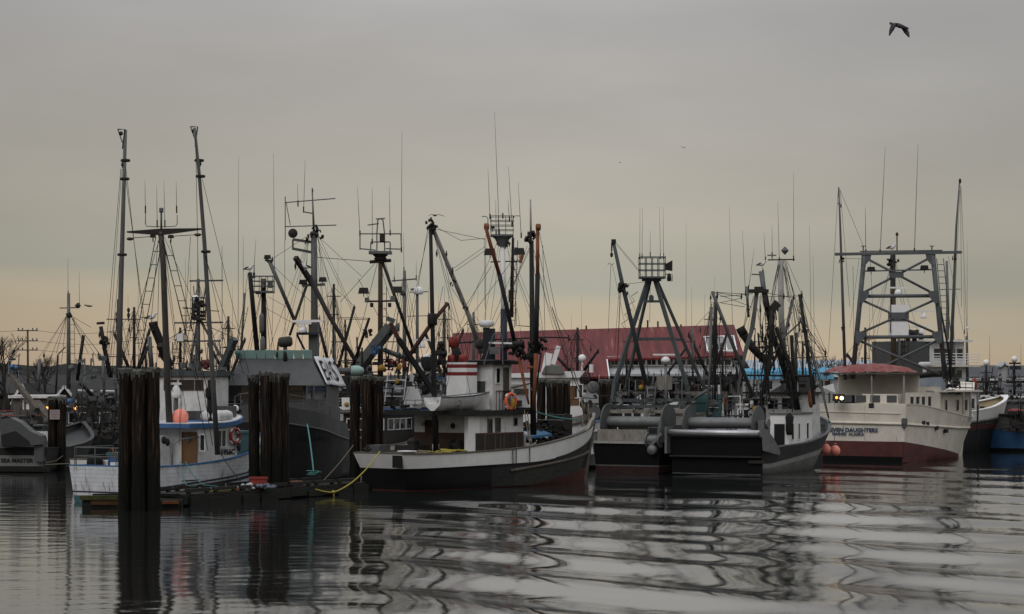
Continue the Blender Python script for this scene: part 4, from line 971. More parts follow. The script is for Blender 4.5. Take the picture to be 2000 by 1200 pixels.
for x,y,s in ((240,255,-1),(382,250,-1)):
    m = MB(); c = T.P((x,y,-1.4)); m.tube([c+Vector((-.25,0,.05)),c+Vector((.1,0,.05)),c+Vector((-.02,0,-.9))],.035,5); m.tube([c+Vector((-.25,0,.05)),c+Vector((-.02,0,-.6))],.025,5); m.ball(c+Vector((-.1,0,-.15)),.11)
    T.part('pole_head', m, 'dark')
T.block(239,322,-1,.13); T.block(391,320,-1,.13)
for x,y in ((298,460),(333,461)): T.lamp(x,y+1,-1,.28)
T.part('antenna_frame', MB().tube([T.P((284,438,-1)),T.P((286,442,-1)),T.P((300,443,-1)),T.P((330,443,-1)),T.P((343,442,-1)),T.P((346,438,-1)),T.P((346,420,-1))],.022,6).tube([T.P((284,438,-1)),T.P((284,415,-1))],.022,6), 'steel', smooth=True)
T.ants([(283,352,284,412,-1),(306,362,307,440,-1),(320,352,322,440,-1),(344,355,345,412,-1)], .017)
T.part('mast_lantern', MB().tube([T.P((315,447,-1)),T.P((315,415,-1))],.05,8).lathe(T.P((315,415,-1)),(0,0,1),[(.1,0),(.12,.05),(.09,.1),(.12,.16),(.09,.22)],10), 'steel', smooth=True)
for a,b in (((248,466),(300,462)),((334,462),(394,458))):
    T.part('spreader_line', MB().tube([T.P((*a,-1)),T.P((*b,-1))],.018,5), 'wire')
for x,y in ((254,467),(386,459)): T.part('insulator', MB().ball(T.P((x,y,-1)),.14,1.3,.6,8), 'bmast', smooth=True)
T.ladder((311,465,-1),(256,745,3), .35, step=.75, name='ratline')
T.ladder((325,470,-1),(398,760,2), .35, step=.75, name='ratline')
T.stays([[(312,465,-1),(306,720,2)],[(318,462,-1),(382,740,3)],[(320,462,-1),(438,720,2)],[(238,330,-1),(210,725,-2)],[(236,330,-1),(203,735,-3)],[(244,340,-1),(300,760,3)],
         [(246,330,-1),(286,690,2)],[(395,350,-2),(490,745,3)],[(397,490,-2),(476,730,3)],[(382,260,-2),(390,700,0)],[(316,470,-1),(352,740,1)],[(309,470,-1),(287,720,2)],
         [(313,462,-1),(232,730,-1)],[(317,470,-1),(340,810,3)],[(320,470,-1),(366,830,2)],[(402,500,-2),(468,800,4)],[(372,462,-1),(350,830,0)],[(366,600,-1),(350,870,-2)],[(235,490,-1),(213,740,-2)]])
T.stays([[(406,880,-2),(372,690,0)],[(415,870,-2),(388,700,1)]], .02)

# ================================================================ GREY WHEELHOUSE-FORWARD BOAT
T = Thing('seiner', 'large bare grey metal boat with a teal windscreen and a hanging cloth banner', 'fishing boat', -12.2, 147.9, 264.3, 0, 138)
L5 = 20
K5 = [(0,2.8,2.5,2.2),(.4,3.2,2.9,2.3),(.6,3.2,2.6,2.6),(.78,2.9,1.7,3.05),(.9,2.0,.8,3.35),(.97,1.0,.2,3.55),(1,.1,.04,3.6)]
T.hull(L5, K5, [('dgrey',None)], so=.3, bo=1.6, capm='agrey', deck=.9, insm='agrey', deckm='agrey')
KB = [(t,a,b,z) for t,a,b,z in K5]
# raised grey bulwark forward
m = MB(); ts = [.42+.58*i/26 for i in range(27)]; vs = []
for sg in (-1,1):
    for t in ts:
        bd,bw,zs = interp(K5,t); hgt = .95*min(1,(t-.42)/.08+.2)
        for o, zz in ((0,.03),(.06,hgt)): vs.append(T.L(t*L5+o*2*(t>.9), sg*(max(bd,.05)+o), zs+zz))
o2 = len(ts)*2; fs = []
for i in range(len(ts)-1): fs += [(i*2,(i+1)*2,(i+1)*2+1,i*2+1),(o2+i*2,o2+i*2+1,o2+(i+1)*2+1,o2+(i+1)*2)]
fs.append((o2-2,o2*2-2,o2*2-1,o2-1)); m.add(vs,fs)
b = T.part('bow_bulwark', m, 'agrey'); md = b.modifiers.new('thickness','SOLIDIFY'); md.thickness = .05
T.guard(L5, K5, .42, .99, lambda t: interp(K5,t)[2]+.02, .3, 1.6, .06, 'agrey', sg=1)
# name on the port bow
m = MB()
for k, ch in enumerate('CALVADA'):
    x = 587 + k*9.2; zq = CAMH-(861+k*.5-HY)/FPX*131; a_, b_, c_ = (onhull(T,K5,L5,.3,1.6,x+d,zz,1) for d,zz in ((-4,zq),(4,zq),(0,zq+.5)))
    mid = a_.lerp(b_,.5); r_ = (b_-a_).normalized(); u_ = (c_-mid).normalized(); n_ = r_.cross(u_)
    vs, fs = textmesh(ch, .5, 1.0, .014); m.add([mid+r_*q[0]+u_*q[1]+n_*(q[2]+.05) for q in vs], fs)
T.part('boat_name', m, 'dink')
# wheelhouse (local u forward; the front faces the camera)
uf = 12.6
T.cabin('wheelhouse', 'agrey', uf-5, uf, -2.45, 2.45, 2.6, 5.85, None, rake=-.0)
T.cabin('wheelhouse_base', 'agrey', uf-5.2, uf+.9, -2.5, 2.5, 2.5, 4.25, None)
zb, zt = T.hit(520,753,u=uf+.5)[1], T.hit(520,701,u=uf-.7)[1]
c = [T.L(uf-5.6,-3.2,zb), T.L(uf+.65,-3.2,zb), T.L(uf+.65,2.5,zb), T.L(uf-5.6,2.5,zb), T.L(uf-5.2,-2.75,zt), T.L(uf-.75,-2.75,zt), T.L(uf-.75,1.55,zt), T.L(uf-5.2,1.55,zt)]
T.part('visor_roof', MB().hexa(c), 'agrey')
for k in range(8):      # tilted teal wind deflector panes along the top
    v0 = -2.85 + k*.56; m = MB()
    m.hexa([T.L(uf-.75,v0+.03,zt), T.L(uf-.75,v0+.53,zt), T.L(uf-.71,v0+.53,zt), T.L(uf-.71,v0+.03,zt), T.L(uf-.55,v0-.02,zt+.5+.04*(k%2)), T.L(uf-.55,v0+.55,zt+.5), T.L(uf-.51,v0+.55,zt+.5), T.L(uf-.51,v0-.02,zt+.5)])
    T.part('wind_deflector', m, 'seafoam')
for x0,x1 in ((448,465),(469,484),(488,520),(524,561),(566,592)): T.winpx('f', uf, x0, 755, x1, 781, fm='agrey', fr=.07)
for x0,x1 in ((599,608),(613,636)): T.winpx('p', 2.45, x0, 755, x1, 778, fm='agrey', fr=.07)
T.rail([T.L(14.6,-2.4,3.3),T.L(16.6,-2.0,3.5),T.L(18.6,-1.2,3.7),T.L(19.6,0,3.8),T.L(18.6,1.2,3.7),T.L(16.6,2.0,3.5),T.L(14.6,2.5,3.3),T.L(12.0,2.7,2.9)], 1.45, 'steel', .028)
T.part('windlass', MB().box(T.L,15.2,16.2,-.5,.5,3.0,4.1).lathe(T.L(15.7,-.9,3.9),(T.s*-1*-1,T.c*-1*-1,0),[(.3,0),(.3,1.8)],10), 'dark')
# banner hanging over the roof's port corner
m = MB(); nu, nv = 16, 9; vs = []
A = [T.L(uf-.95,1.55,zt+.02), T.L(uf-5.0,1.9,zt-.02), T.L(uf-5.3,2.72,zb-.16), T.L(uf-.1,2.46,zb-.06)]
for j in range(nv+1):
    for i in range(nu+1):
        s, q = i/nu, j/nv; p = A[0].lerp(A[1],s).lerp(A[3].lerp(A[2],s),q); vs.append(p+Vector((.10+.03*math.sin(s*9+q*2),-.02,.10+.03*math.sin(s*7))))
m.add(vs, [(j*(nu+1)+i, j*(nu+1)+i+1, (j+1)*(nu+1)+i+1, (j+1)*(nu+1)+i) for j in range(nv) for i in range(nu)])
c = A[0].lerp(A[1],.5).lerp(A[3].lerp(A[2],.5),.5)
B = Thing('banner', 'white cloth banner with big dark letters hanging off the grey boat roof', 'banner', c.x, c.y, 0, A[2].z, 137)
o = m.build('cloth', 'banner', B.root, smooth=True); md = o.modifiers.new('t','SOLIDIFY'); md.thickness = .02
def bil(a, b): return A[0].lerp(A[1],a).lerp(A[3].lerp(A[2],a),b)
m = MB()
for ch, ca, w_ in (('E',.17,.8),('A',.41,.9),('S',.66,.85),('T',.93,.7)):
    vs, fs = textmesh(ch, 1.0, 1.0, .008, .01); xs = [q[0] for q in vs]; hw = max(xs)-min(xs)
    m.add([bil(ca+q[0]/hw*.21*w_, .86-q[1]*1.0)+Vector((.17,-.05,.17)) for q in vs], fs)
m.build('lettering', 'ink', B.root)
# mast, cross yards, radar and booms
T.spar('mast', 'pole', [(614,760,1),(614,600,1),(613,452,1)], .33, .24)
T.spar('topmast', 'pole', [(613,452,1),(610,376,1)], .1, .05)
for a,b in (((556,396),(655,388)),((556,443),(657,440))): T.spar('yard', 'steel', [(*a,1),(*b,1)], .045)
T.part('yard_frame', MB().tube([T.P((557,384,1)),T.P((557,470,1))],.03,5).tube([T.P((559,397,1)),T.P((567,440,1))],.025,5).tube([T.P((592,414,1)),T.P((610,417,1))],.04,5), 'steel')
T.part('radar_reflector', MB().lathe(T.P((572,456,1))+Vector((0,-.03,0)),(0,1,0),[(.26,0),(.29,.04),(.26,.1),(.1,.16)],16), 'dark', smooth=True)
T.part('mast_bracket', MB().beam(T.P((572,468,1)),T.P((613,474,1)),.12,.16).beam(T.P((572,486,1)),T.P((613,494,1)),.12,.16).beam(T.P((572,468,1)),T.P((572,488,1)),.1,.1), 'agrey')
m = MB()
R = random.Random(77)
for x,y in ((606,452),(620,452),(624,463),(603,463),(614,449)): knot(R, m, T.P((x,y,.8)), .26, 4)
T.part('masthead_fitting', m, 'dark', smooth=True)
T.part('mast_platform', MB().beam(T.P((590,558,1)),T.P((634,556,1)),.5,.14), 'steel'); T.lamp(592,551,.7,.5); T.lamp(630,546,.7,.5)
T.part('boom', MB().beam(T.P((577,503,-.5)),T.P((611,556,.8)),.26,.26), 'dark'); T.spar('boom', 'dark', [(604,540,.5),(640,612,0),(694,705,-1)], .2, .17)
T.spar('boom', 'steel', [(526,510,-1.5),(576,628,0)], .17, .15); T.spar('boom', 'dark', [(598,560,.4),(566,655,-1)], .12, .1)
T.part('lamp_bar', MB().beam(T.P((518,508,-1.5)),T.P((530,511,-1.5)),.2,.15), 'dark'); T.lamp(522,502,-1.5,.42)
T.block(577,520,-.5,.22,'black2'); T.block(532,508,-1.5,.14)
T.radar(592,634,-.5,1.0,0); T.part('open_array', MB().beam(T.P((572,628,-1)),T.P((630,627,-1)),.14,.14), 'clean'); T.dome(590,644,-1,.2)
T.part('radar_platform', MB().beam(T.P((580,652,-.5)),T.P((622,652,-.5)),.8,.14).beam(T.P((580,654,-.5)),T.P((606,706,0)),.1,.1), 'dblue')
T.part('exhaust_stack', MB().box(I3, T.P((604,0)).x, T.P((622,0)).x, 137.5, 138.6, zt-.1, T.P((0,632)).z), 'agrey')
c = T.P((557,668,-2)); T.part('searchlight', MB().lathe(c,(1,0,.1),[(.2,-.4),(.3,-.3),(.31,.3),(.2,.42)],12).tube([c,c-Vector((0,0,1.1))],.12,8).tube([c+Vector((-.4,0,0)),c+Vector((-.5,0,-.9))],.06,5), 'dish', smooth=True)
T.part('roof_mast', MB().tube([T.P((464,700,-2)),T.P((464,688,-2))],.12,8).ball(T.P((464,690,-2)),.17), 'teal', smooth=True)
T.stays([[(619,460,1),(706,540,-3)],[(618,462,1),(712,660,3)],[(620,465,1),(690,720,3)],[(621,465,1),(660,720,3)],[(606,462,1),(560,650,-2)],[(604,462,1),(540,700,-2)],[(602,462,1),(588,700,1)],
         [(610,455,1),(526,510,-1.5)],[(526,512,-1.5),(607,590,1)],[(556,470,1),(557,700,-1)],[(605,458,1),(520,700,2)],[(622,460,1),(640,720,2)],[(623,462,1),(730,690,4)],[(600,500,1),(575,690,2)],[(694,705,-1),(620,480,1)],[(616,460,1),(640,700,0)]])
T.ants([(581,358,582,400,1),(596,312,593,412,1),(613,372,610,376,1)])
# ================================================================ POLES AND WHIPS OF THE SAME RAFT: black lookout boat behind
# ================================================================ BLACK AND WHITE WOODEN SEINER (centre)
T = Thing('seiner', 'black and white wooden seiner with a red striped funnel and red bottom', 'fishing boat', -7.2, 123.2, 50, 0, 128)
L6 = 18.7
K6 = [(0,1.75,1.2,1.97),(.02,2.1,1.5,1.96),(.07,2.45,1.9,1.95),(.25,2.7,2.35,1.98),(.5,2.75,2.45,2.15),(.7,2.45,1.9,2.55),(.85,1.75,.95,2.95),(.95,.8,.28,3.3),(1,.10,.04,3.55)]
bl = lambda t: .04 + max(0,(t-.55))*1.75
gr = lambda t: 1.2 + .25*t + 5.2*max(0,t-.5)**2
T.hull(L6, K6, [('red',bl),('bhull',gr),('clean',None)], so=.9, bo=.9, capm='wood', deck=.75, capw=.28, pw=.7, deckm='wood')
def band(t0, t1, z0f, z1f, mat, name, off=.012, sg=-1):
    m = MB(); n = 24; vs = []
    for i in range(n+1):
        t = t0+(t1-t0)*i/n; bd,bw,zs = interp(K6,t)
        for z in (z0f(t), (z0f(t)+z1f(t))/2, z1f(t)):
            x = max(0,min(1,z/zs)); u = (.9+t*(L6-1.8))*(1-x)+t*L6*x; b = bw+(bd-bw)*x**.7+off; vs.append(T.L(u,sg*b,z))
    m.add(vs, [(i*3+k,(i+1)*3+k,(i+1)*3+k+1,i*3+k+1) for i in range(n) for k in (0,1)]); return T.part(name, m, mat, smooth=True)
band(.44, .93, lambda t:bl(t)+.02, lambda t:gr(t)-.12*(t<.66)-.06, 'ghull', 'worn_planking')
band(.33, .44, lambda t:bl(t)+.02, lambda t:gr(t)-.18, paint('scuffed_planking',(.04,.04,.04),.6,dirt=.9,dirtc=(.018,.018,.018),planks=6,streak=3), 'scuffed_planking', .009)
T.part('transom_panel', MB().hexa(T.rect('a',.02,-1.75,-1.1,1.26,1.92,-.05,.03)), 'black')
band(.0, .35, lambda t:gr(t)-.1, lambda t:gr(t)+.0, 'navy', 'guard_plank', .045)
T.guard(L6, K6, .42, .985, lambda t:.78+.9*max(0,t-.3)**1.1*1.55, 0.9, .9, .085, 'wood', pw=.7)
T.guard(L6, K6, .66, .99, lambda t:gr(t), 0.9, .9, .05, 'dark', pw=.7)
for t in (.425,.44,.505): 
    bd,bw,zs = interp(K6,t); T.part('stanchion_strip', MB().beam(T.L(t*L6,-bd-.03,gr(t)), T.L(t*L6,-bd-.03,zs), .05, .05), 'dink')
T.part('stem', MB().beam(T.L(L6-.9,0,-.2), T.L(L6+.05,0,3.7), .22, .3), 'wood')
# raised forecastle bulwark
m = MB(); vs = []; n = 16
for sg in (-1,1):
    for i in range(n+1):
        t = .84+.16*i/n; bd,bw,zs = interp(K6,t); h = .42*min(1,(t-.84)/.06)
        bd = max(bd,.05); vs += [T.L(t*L6,sg*bd,zs+.05), T.L(t*L6+.05,sg*(bd+.05),zs+h), T.L(t*L6,sg*(bd-.14),zs+h+.02), T.L(t*L6-.05,sg*max(bd-.16,.01),zs+.05)]
o2 = (n+1)*4; fs = []
for s in (0,o2):
    for i in range(n):
        for k in range(4): fs.append((s+i*4+k, s+(i+1)*4+k, s+(i+1)*4+(k+1)%4, s+i*4+(k+1)%4))
m.add(vs, fs); T.part('bow_bulwark', m, 'ptimber', label='pale timber bulwark round the bow')
# lower deckhouse
vS, vP = -2.0, 2.5
ua = T.hit(928, 850, v=vS)[0]; ub = T.hit(1022, 850, v=vS)[0]
zd = 1.3; zr = T.hit(930, 809, v=vS)[1]
T.cabin('deckhouse', 'white', ua, ub, vS, vP, zd, zr, 'black', over=.0, rt=.16, rname='boat_deck')
T.part('deck_overhang', MB().box(T.L, ua-1.9, ub+.3, vS-.35, vP+.4, zr+.02, zr+.13), 'black')
T.part('deck_fascia', MB().box(T.L, ua-1.95, ub+.35, vS-.42, vS-.36, zr-.06, zr+.2).box(T.L, ua-2.02, ua-1.96, vS-.42, vP+.45, zr-.06, zr+.2), 'dink')
zm = T.hit(960, 848, v=vS)[1]
T.part('wainscot', MB().hexa(T.rect('s',vS,ua,ub,zd,zm,-.01,.03)), paint('brown_lower_planks',(.075,.045,.035),.6,dirt=.6,streak=.4,scale=3), label='brown weathered lower wall')
T.part('wainscot', MB().hexa(T.rect('a',ua,vS,vP,zd,zm,-.01,.03)), 'brown', label='dark red-brown lower aft wall')
T.part('trim_strip', MB().hexa(T.rect('s',vS,ua,ub,zm,zm+.07,-.01,.035)).hexa(T.rect('a',ua,vS,vP,zm,zm+.07,-.01,.035)), 'maroon')
# white locker at the aft starboard corner
al = T.hit(907, 850, u=ua-.6)[0]
T.part('locker', MB().box(T.L, ua-.6, ua+.35, vS-.02, al, zd, zr-.1), 'clean')
T.part('locker_door', MB().hexa(T.rect('a',ua-.6,vS+.12,al-.12,zd+.15,zm+.1,0,.03)), 'clean')
T.winpx('a', ua, 832, 822, 855, 870, fm='brown', fr=.05, name='door', pm='brown')
q = T.hit(885, 832, u=ua); T.part('porthole', MB().lathe(T.L(ua-.0,q[0],q[1]), (-T.c,-T.s,0), [(.16,0),(.16,.05),(.11,.055),(.11,.03)], 16), 'dark')
q = T.hit(832, 828, u=ua); 
T.part('deck_light', MB().lathe(T.L(ua-.1,q[0],q[1]), (-T.c,-T.s,0), [(.08,0),(.14,.15),(.14,.18)], 12), 'alum')
for x in (800, 805): T.part('handrail', MB().tube([T.L(ua-.12,T.hit(x,0,u=ua)[0],zd+1.5),T.L(ua-.12,T.hit(x,0,u=ua)[0],zd+2.2)],.02,5), 'dark')
for x0,x1,y0,y1 in ((953,960,820,846),(968,976,818,842),(1004,1009,818,830)): T.winpx('s', vS, x0, y0, x1, y1, fm='wood', fr=.05)
T.winpx('s', vS, 967, 848, 976, 876, fm='wood', fr=.05, name='door', pm='wood')
m = MB()
for x in (946,983,1008): a = T.hit(x,860,v=vS)[0]; m.hexa(T.rect('s',vS,a-.03,a+.03,zd,zm,.03,.06))
T.part('wall_batten', m, 'wood')
# upper wheelhouse
z2 = T.hit(962, 712, v=-1.45)[1]
uc = T.hit(962, 760, v=-1.45)[0]; ud = T.hit(999, 760, v=-1.45)[0]
T.cabin('wheelhouse', 'white', uc, ud, -1.45, 1.75, zr+.16, z2, 'black', over=.3, rt=.2, rname='wheelhouse_roof')
T.part('roof_top', MB().box(T.L, uc-.15, ud+.2, -1.6, 1.9, z2+.21, z2+.26), 'alum')
T.winpx('s', -1.45, 969, 720, 976, 748, fm='white'); T.winpx('s', -1.45, 984, 720, 992, 778, fm='wood', name='door', pm='wood')
T.winpx('a', uc, 917, 720, 925, 735, fm='white'); T.winpx('a', uc, 922, 745, 949, 780, fm='white', pm='agrey', name='hatch')
m = MB()
for i in range(6):
    a = uc+.2+i*.28; m.tube([T.L(a,-1.55,zr+.16),T.L(a,-1.55,zr+1.25)],.02,5)
m.tube([T.L(uc+.2,-1.55,zr+1.25),T.L(uc+1.6,-1.55,zr+1.25)],.03,5); T.part('hand_rail', m, 'dink')
# bridge wing with the name board
wa, wb = T.hit(1001, 780, v=-1.75)[0], T.hit(1034, 780, v=-1.75)[0]
zw0, zw1 = T.hit(1018, 796, v=-1.75)[1], T.hit(1018, 757, v=-1.75)[1]
T.part('bridge_wing', MB().hexa([T.L(wa,-1.75,zw0),T.L(wb,-1.75,zw0),T.L(wb,-1.67,zw0),T.L(wa,-1.67,zw0),T.L(wa,-1.75,zw1-.05),T.L(wb,-1.75,zw1+.18),T.L(wb,-1.67,zw1+.18),T.L(wa,-1.67,zw1-.05)])
       .box(T.L, wb-.08, wb, -1.66, 1.8, zw0, zw1+.17), 'white')
T.part('wing_floor', MB().box(T.L, wa-.3, wb+.05, -1.8, 1.9, zw0-.14, zw0-.01), 'black')
T.part('wing_cap', MB().beam(T.L(wa-.05,-1.71,zw1-.02), T.L(wb+.05,-1.71,zw1+.22), .12, .07), 'wood')
na, nz_ = T.hit(1018, 765, v=-1.77)
nb = T.part('name_board', MB().hexa(T.rect('s',-1.75,na-.62,na+.62,nz_-.16,nz_+.16,.01,.045)), 'wood')
T.text('GENERAL TOWER'[:0] or '', .1, T.L(na,-1.8,nz_), T.L(1,0,0)-T.L(0,0,0), (0,0,1), 'dink') if False else None
m = MB(); R = random.Random(2)
for k in range(13):
    if k in (7,): continue
    a = na-.5+k*.082; m.hexa(T.rect('s',-1.795,a,a+.045,nz_-.07,nz_+.08,0,.008))
m.build('carved_letters', 'gtarp', T.root, nb)
q = T.hit(997,786,v=-1.9); lifering(T, T.L(q[0],-1.92,q[1]+.05), T.L(0,-1,0)-T.L(0,0,0), 'ring', .42)
T.part('rope_bag', MB().ball(T.L(q[0]+.15,-1.95,q[1]-.1),.2,.8,1.6,10), 'yellow', smooth=True)
T.part('fuel_can', MB().box(T.L,q[0]+.5,q[0]+.95,-1.95,-1.8,q[1]-.25,q[1]+.1), 'brown')
# funnel with red stripes, horns and whistle
fx0, fx1 = T.P((873,0)), T.P((913,0)); uF = T.hit(892,780,u=None,v=-.0)[0]
uF = uc-1.35; vl = T.hit(872,750,u=uF)[0]; vr = T.hit(911,750,u=uF)[0]
zF = [T.hit(890,y,u=uF)[1] for y in (783,734,727,719,712,708)]
m = MB(); mi = [0,1,0,1,0]
for k in range(5): m.box(T.L, uF, uF+.9, vr, vl, zF[k]+(.001 if k else -.35), zF[k+1], 1 if k in (1,3) else 0)
T.part('funnel', m, ['clean','stripe'])
for x,y0,y1,tilt in ((886,706,668,-4),): 
    a = T.hit(893,706,u=uF+.4); b = T.hit(885,670,u=uF+.4)
    e = T.part('exhaust_pipe', MB().tube([T.L(uF+.4,a[0],a[1]), T.L(uF+.4,b[0],b[1])], .17, 12), 'dark', smooth=True)
    T.part('exhaust_tip', MB().tube([T.L(uF+.4,b[0],b[1]-.25), T.L(uF+.4,b[0],b[1]+.28), T.L(uF+.4,b[0],b[1]+.34)], [.26,.24,.15], 14), 'redp', e, smooth=True)
for x in (883,905): a = T.hit(x,700,u=uF+.3); T.part('vent_cowl', MB().tube([T.L(uF+.3,a[0],a[1]-.2),T.L(uF+.3,a[0],a[1]+.12),T.L(uF+.3,a[0],a[1]+.2)],[.27,.25,.15],12), 'redp', smooth=True)
# skiff on the boat deck
S = Thing('skiff', 'long pale work skiff stowed on the boat deck beside the funnel', 'skiff', *T.L(ua-.5,-.9,0).xy, 50, zr+.2, 124)
vk = -1.45
us0 = T.hit(800,790,v=vk)[0]; us1 = T.hit(955,790,v=vk)[0]
us0 = max(us0, ua-2.9)
m = MB(); n = 14; vs = []; zk = zr+.2
S2 = lambda u,v,w: T.L(u,v,w)
for i in range(n+1):
    t = i/n; hb = .62*(1-max(0,(t-.45)/.55)**2.2)+.02; kz = .28*max(0,t-.6)**1.5; u = us0+(us1-us0)*t
    for v,w in ((-hb,.72+.25*t*t),(-hb*.82,.3+kz),(-.12,kz),(.12,kz),(hb*.82,.3+kz),(hb,.72+.25*t*t),(hb*.86,.70+.25*t*t),(hb*.6,.35+kz),(-hb*.6,.35+kz),(-hb*.86,.70+.25*t*t)): vs.append(T.L(u, vk+v, zk+w))
fs = [(i*10+k,(i+1)*10+k,(i+1)*10+(k+1)%10,i*10+(k+1)%10) for i in range(n) for k in range(10)]+[tuple(range(10)),tuple(range((n)*10+9,n*10-1,-1))]
m.add(vs,fs); S.part('hull', m, 'white', smooth=True).modifiers.new('e','EDGE_SPLIT').split_angle=rad(40)
m = MB()
for sg in (-1,1): m.tube([T.L(us0+(us1-us0)*i/12, vk+sg*(.64*(1-max(0,(i/12-.45)/.55)**2.2)+.02), zk+.74+.25*(i/12)**2) for i in range(13)], .035, 6)
S.part('gunwale', m, 'bsteel', smooth=True)
m = MB()
for a in (.2,.5): m.box(T.L, us0+(us1-us0)*a, us0+(us1-us0)*a+.25, vk-.5, vk+.5, zk+.5, zk+.54)
S.part('thwart', m, 'wood')
# canvas heap aft of the skiff, aft gear
R = random.Random(5); m = MB(); vs = []
for j in range(9):
    for i in range(13):
        u = ua-1.9+2.4*j/8; v = -1.2+3.2*i/12; vs.append(T.L(u, v, zr+.2+.85*math.exp(-((j-4.5)/3)**2)*math.exp(-((i-5)/4.5)**2)+R.uniform(0,.1)))
m.add(vs,[(j*13+i,j*13+i+1,(j+1)*13+i+1,(j+1)*13+i) for j in range(8) for i in range(12)]); T.part('canvas_cover', m, 'gtarp', smooth=True)
T.rail([T.L(ua-1.4,2.3,zr+.2),T.L(ua-1.4,-2.2,zr+.2)], .55, 'steel', .02)
# aft deck
T.part('yellow_rope', MB().torus(T.L(ua-1.6,-1.3,2.0),(0,.05,1),.45,.06).torus(T.L(ua-1.5,-1.35,2.1),(.1,0,1),.4,.06).torus(T.L(ua-.9,-1.5,2.05),(0,.1,1),.5,.05).tube(sagline(T.L(ua-3.4,-1.6,2.1),T.L(ua-1.2,-1.9,2.15),.12),.04,6).torus(T.L(ua-2.1,-1.55,2.02),(.1,.1,1),.38,.05), 'yrope', smooth=True)
T.part('grey_rope', MB().torus(T.L(2.3,-1.2,2.0),(0,.05,1),.4,.05).torus(T.L(2.35,-1.25,2.08),(.1,0,1),.34,.05).tube(sagline(T.L(2.2,-1.5,2.05),T.L(ua-2.5,-1.7,2.1),.05),.04,6), 'rope', smooth=True)
T.part('white_bucket', MB().lathe(T.L(ua-1.0,.0,2.0),(0,0,1),[(.17,0),(.2,.38),(.21,.4)],12), 'clean')
winch(T, T.L(ua-1.5,.9,2.3), (0,1,0), .38, .9); winch(T, T.L(ua-.7,-.9,2.35), (T.s,-T.c,0), .34, .6)
T.part('deck_engine', MB().box(T.L,ua-2.6,ua-1.4,.1,1.6,1.25,2.35).lathe(T.L(ua-2,.8,2.3),(0,0,1),[(.3,0),(.32,.3),(.15,.45)],10), 'dark')
T.part('fish_hatch', MB().box(T.L,1.6,3.0,-.9,.9,1.25,1.75), 'wood')
T.part('deck_crate', MB().box(T.L,1.2,2.1,1.0,1.9,1.25,2.4), 'agrey')
T.box('stern_rail_board','wood',.3,1.1,-1.4,-.3,1.98,2.08); T.box('white_step','clean',.6,1.2,-1.75,-.9,2.1,2.16)
T.part('bitt', MB().tube([T.L(.5,1.2,1.3),T.L(.5,1.2,2.4)],.11,8).tube([T.L(.5,.95,2.2),T.L(.5,1.45,2.2)],.07,8), 'dark')
# foredeck: anchor winch, nets, tarp
heap(T, 'heaped_net', ub+.6, L6-2.3, -1.3, 1.5, 2.3, 1.35, 'net', 5, 260, .17)
T.part('blue_cover', MB().prism([T.L(ub+.3,-1.6,2.55),T.L(ub+.3,-.8,2.8),T.L(ub+3.2,-.6,2.95),T.L(ub+3.3,-1.4,2.7)],(0,0,.14)), 'tarp')
winch(T, T.L(L6-3.2,-.6,3.5), (T.s*-1,T.c,0), .5, 1.2); T.part('anchor_winch', MB().box(T.L,L6-3.6,L6-2.6,-.5,.5,2.4,3.9), 'dark')
T.part('windlass_plate', MB().beam(T.L(L6-4.5,-1.2,3.6),T.L(L6-4.5,.8,3.6),.5,.05), 'steel')
T.part('bow_fairlead', MB().lathe(T.L(L6-.7,-.35,4.5),(T.s*-1,T.c,0),[(.25,0),(.12,.1),(.12,.5),(.25,.6)],12).beam(T.L(L6-.7,0,3.9),T.L(L6-.7,0,4.5),.3,.3), 'dark')
T.part('coiled_line', MB().torus(T.L(L6-1.6,-.5,4.35),(1,0,.2),.4,.06).tube(sagline(T.L(L6-1.2,-.6,4.5),T.L(L6-1.5,-.9,3.3),.0),.05,6).tube(sagline(T.L(L6-1.2,-.3,4.5),T.L(L6-1.9,-.7,3.2),.2),.05,6), 'rope', smooth=True)
T.part('white_post', MB().lathe(T.L(ub+.35,-1.75,2.2),(0,0,1),[(.12,0),(.12,.55),(.2,.6),(.2,.75),(.1,.82)],10), 'clean', smooth=True)
T.part('teal_line', MB().tube(sagline(T.L(ub+2,-.6,4.3),T.L(L6-2.5,-1.0,3.6),.15),.045,6), 'trope')
T.stays([[(1024,802,0),(1035,868,-1)],[(1030,806,0),(1038,866,-1)]], .03, 'rope')
# masts and booms
T.spar('mast', 'black', [(852,905,-2.4),(848,760,-2.4),(844,600,-2.4),(841,446,-2.4)], .21, .13)
T.part('mast_collar', MB().lathe(T.P((844.5,636,-2.4)),(0,0,1),[(.24,0),(.27,.1),(.27,.55),(.22,.65)],12), 'black', smooth=True)
m = MB()
for k in range(7): knot(R, m, T.P((839+R.uniform(-7,7), 438+R.uniform(-6,9), -2.4)), .24, 4)
T.part('masthead_fitting', m, 'dark', smooth=True)
T.spar('boom', 'wpole', [(843,440,-2.2),(876,520,-1),(915,615,1),(940,690,2)], .15, .19)
for x,y in ((876,525),(885,552),(910,598)): T.part('boom_band', knot(R, MB(), T.P((x,y,-.8)), .2, 5), 'dark')
T.block(884,530,-1,.16); T.block(853,496,-2,.16); T.block(872,497,-2,.14)
T.spar('boom', 'rustr', [(875,592,-2),(844,630,-2.2),(796,700,-3)], .14, .17); T.block(877,600,-2,.15); T.block(870,596,-2,.12)
T.part('crane_arm', MB().beam(T.P((763,632,-4)),T.P((778,662,-4)),.24,.24), 'rustr', label='red-painted outer end of the black boom')
T.part('boom', MB().beam(T.P((778,662,-4)),T.P((850,772,-3)),.24,.24), 'black')
m = MB()
for k in range(8): knot(R, m, T.P((820+R.uniform(-10,14), 745+R.uniform(-8,22), -3)), .26, 4)
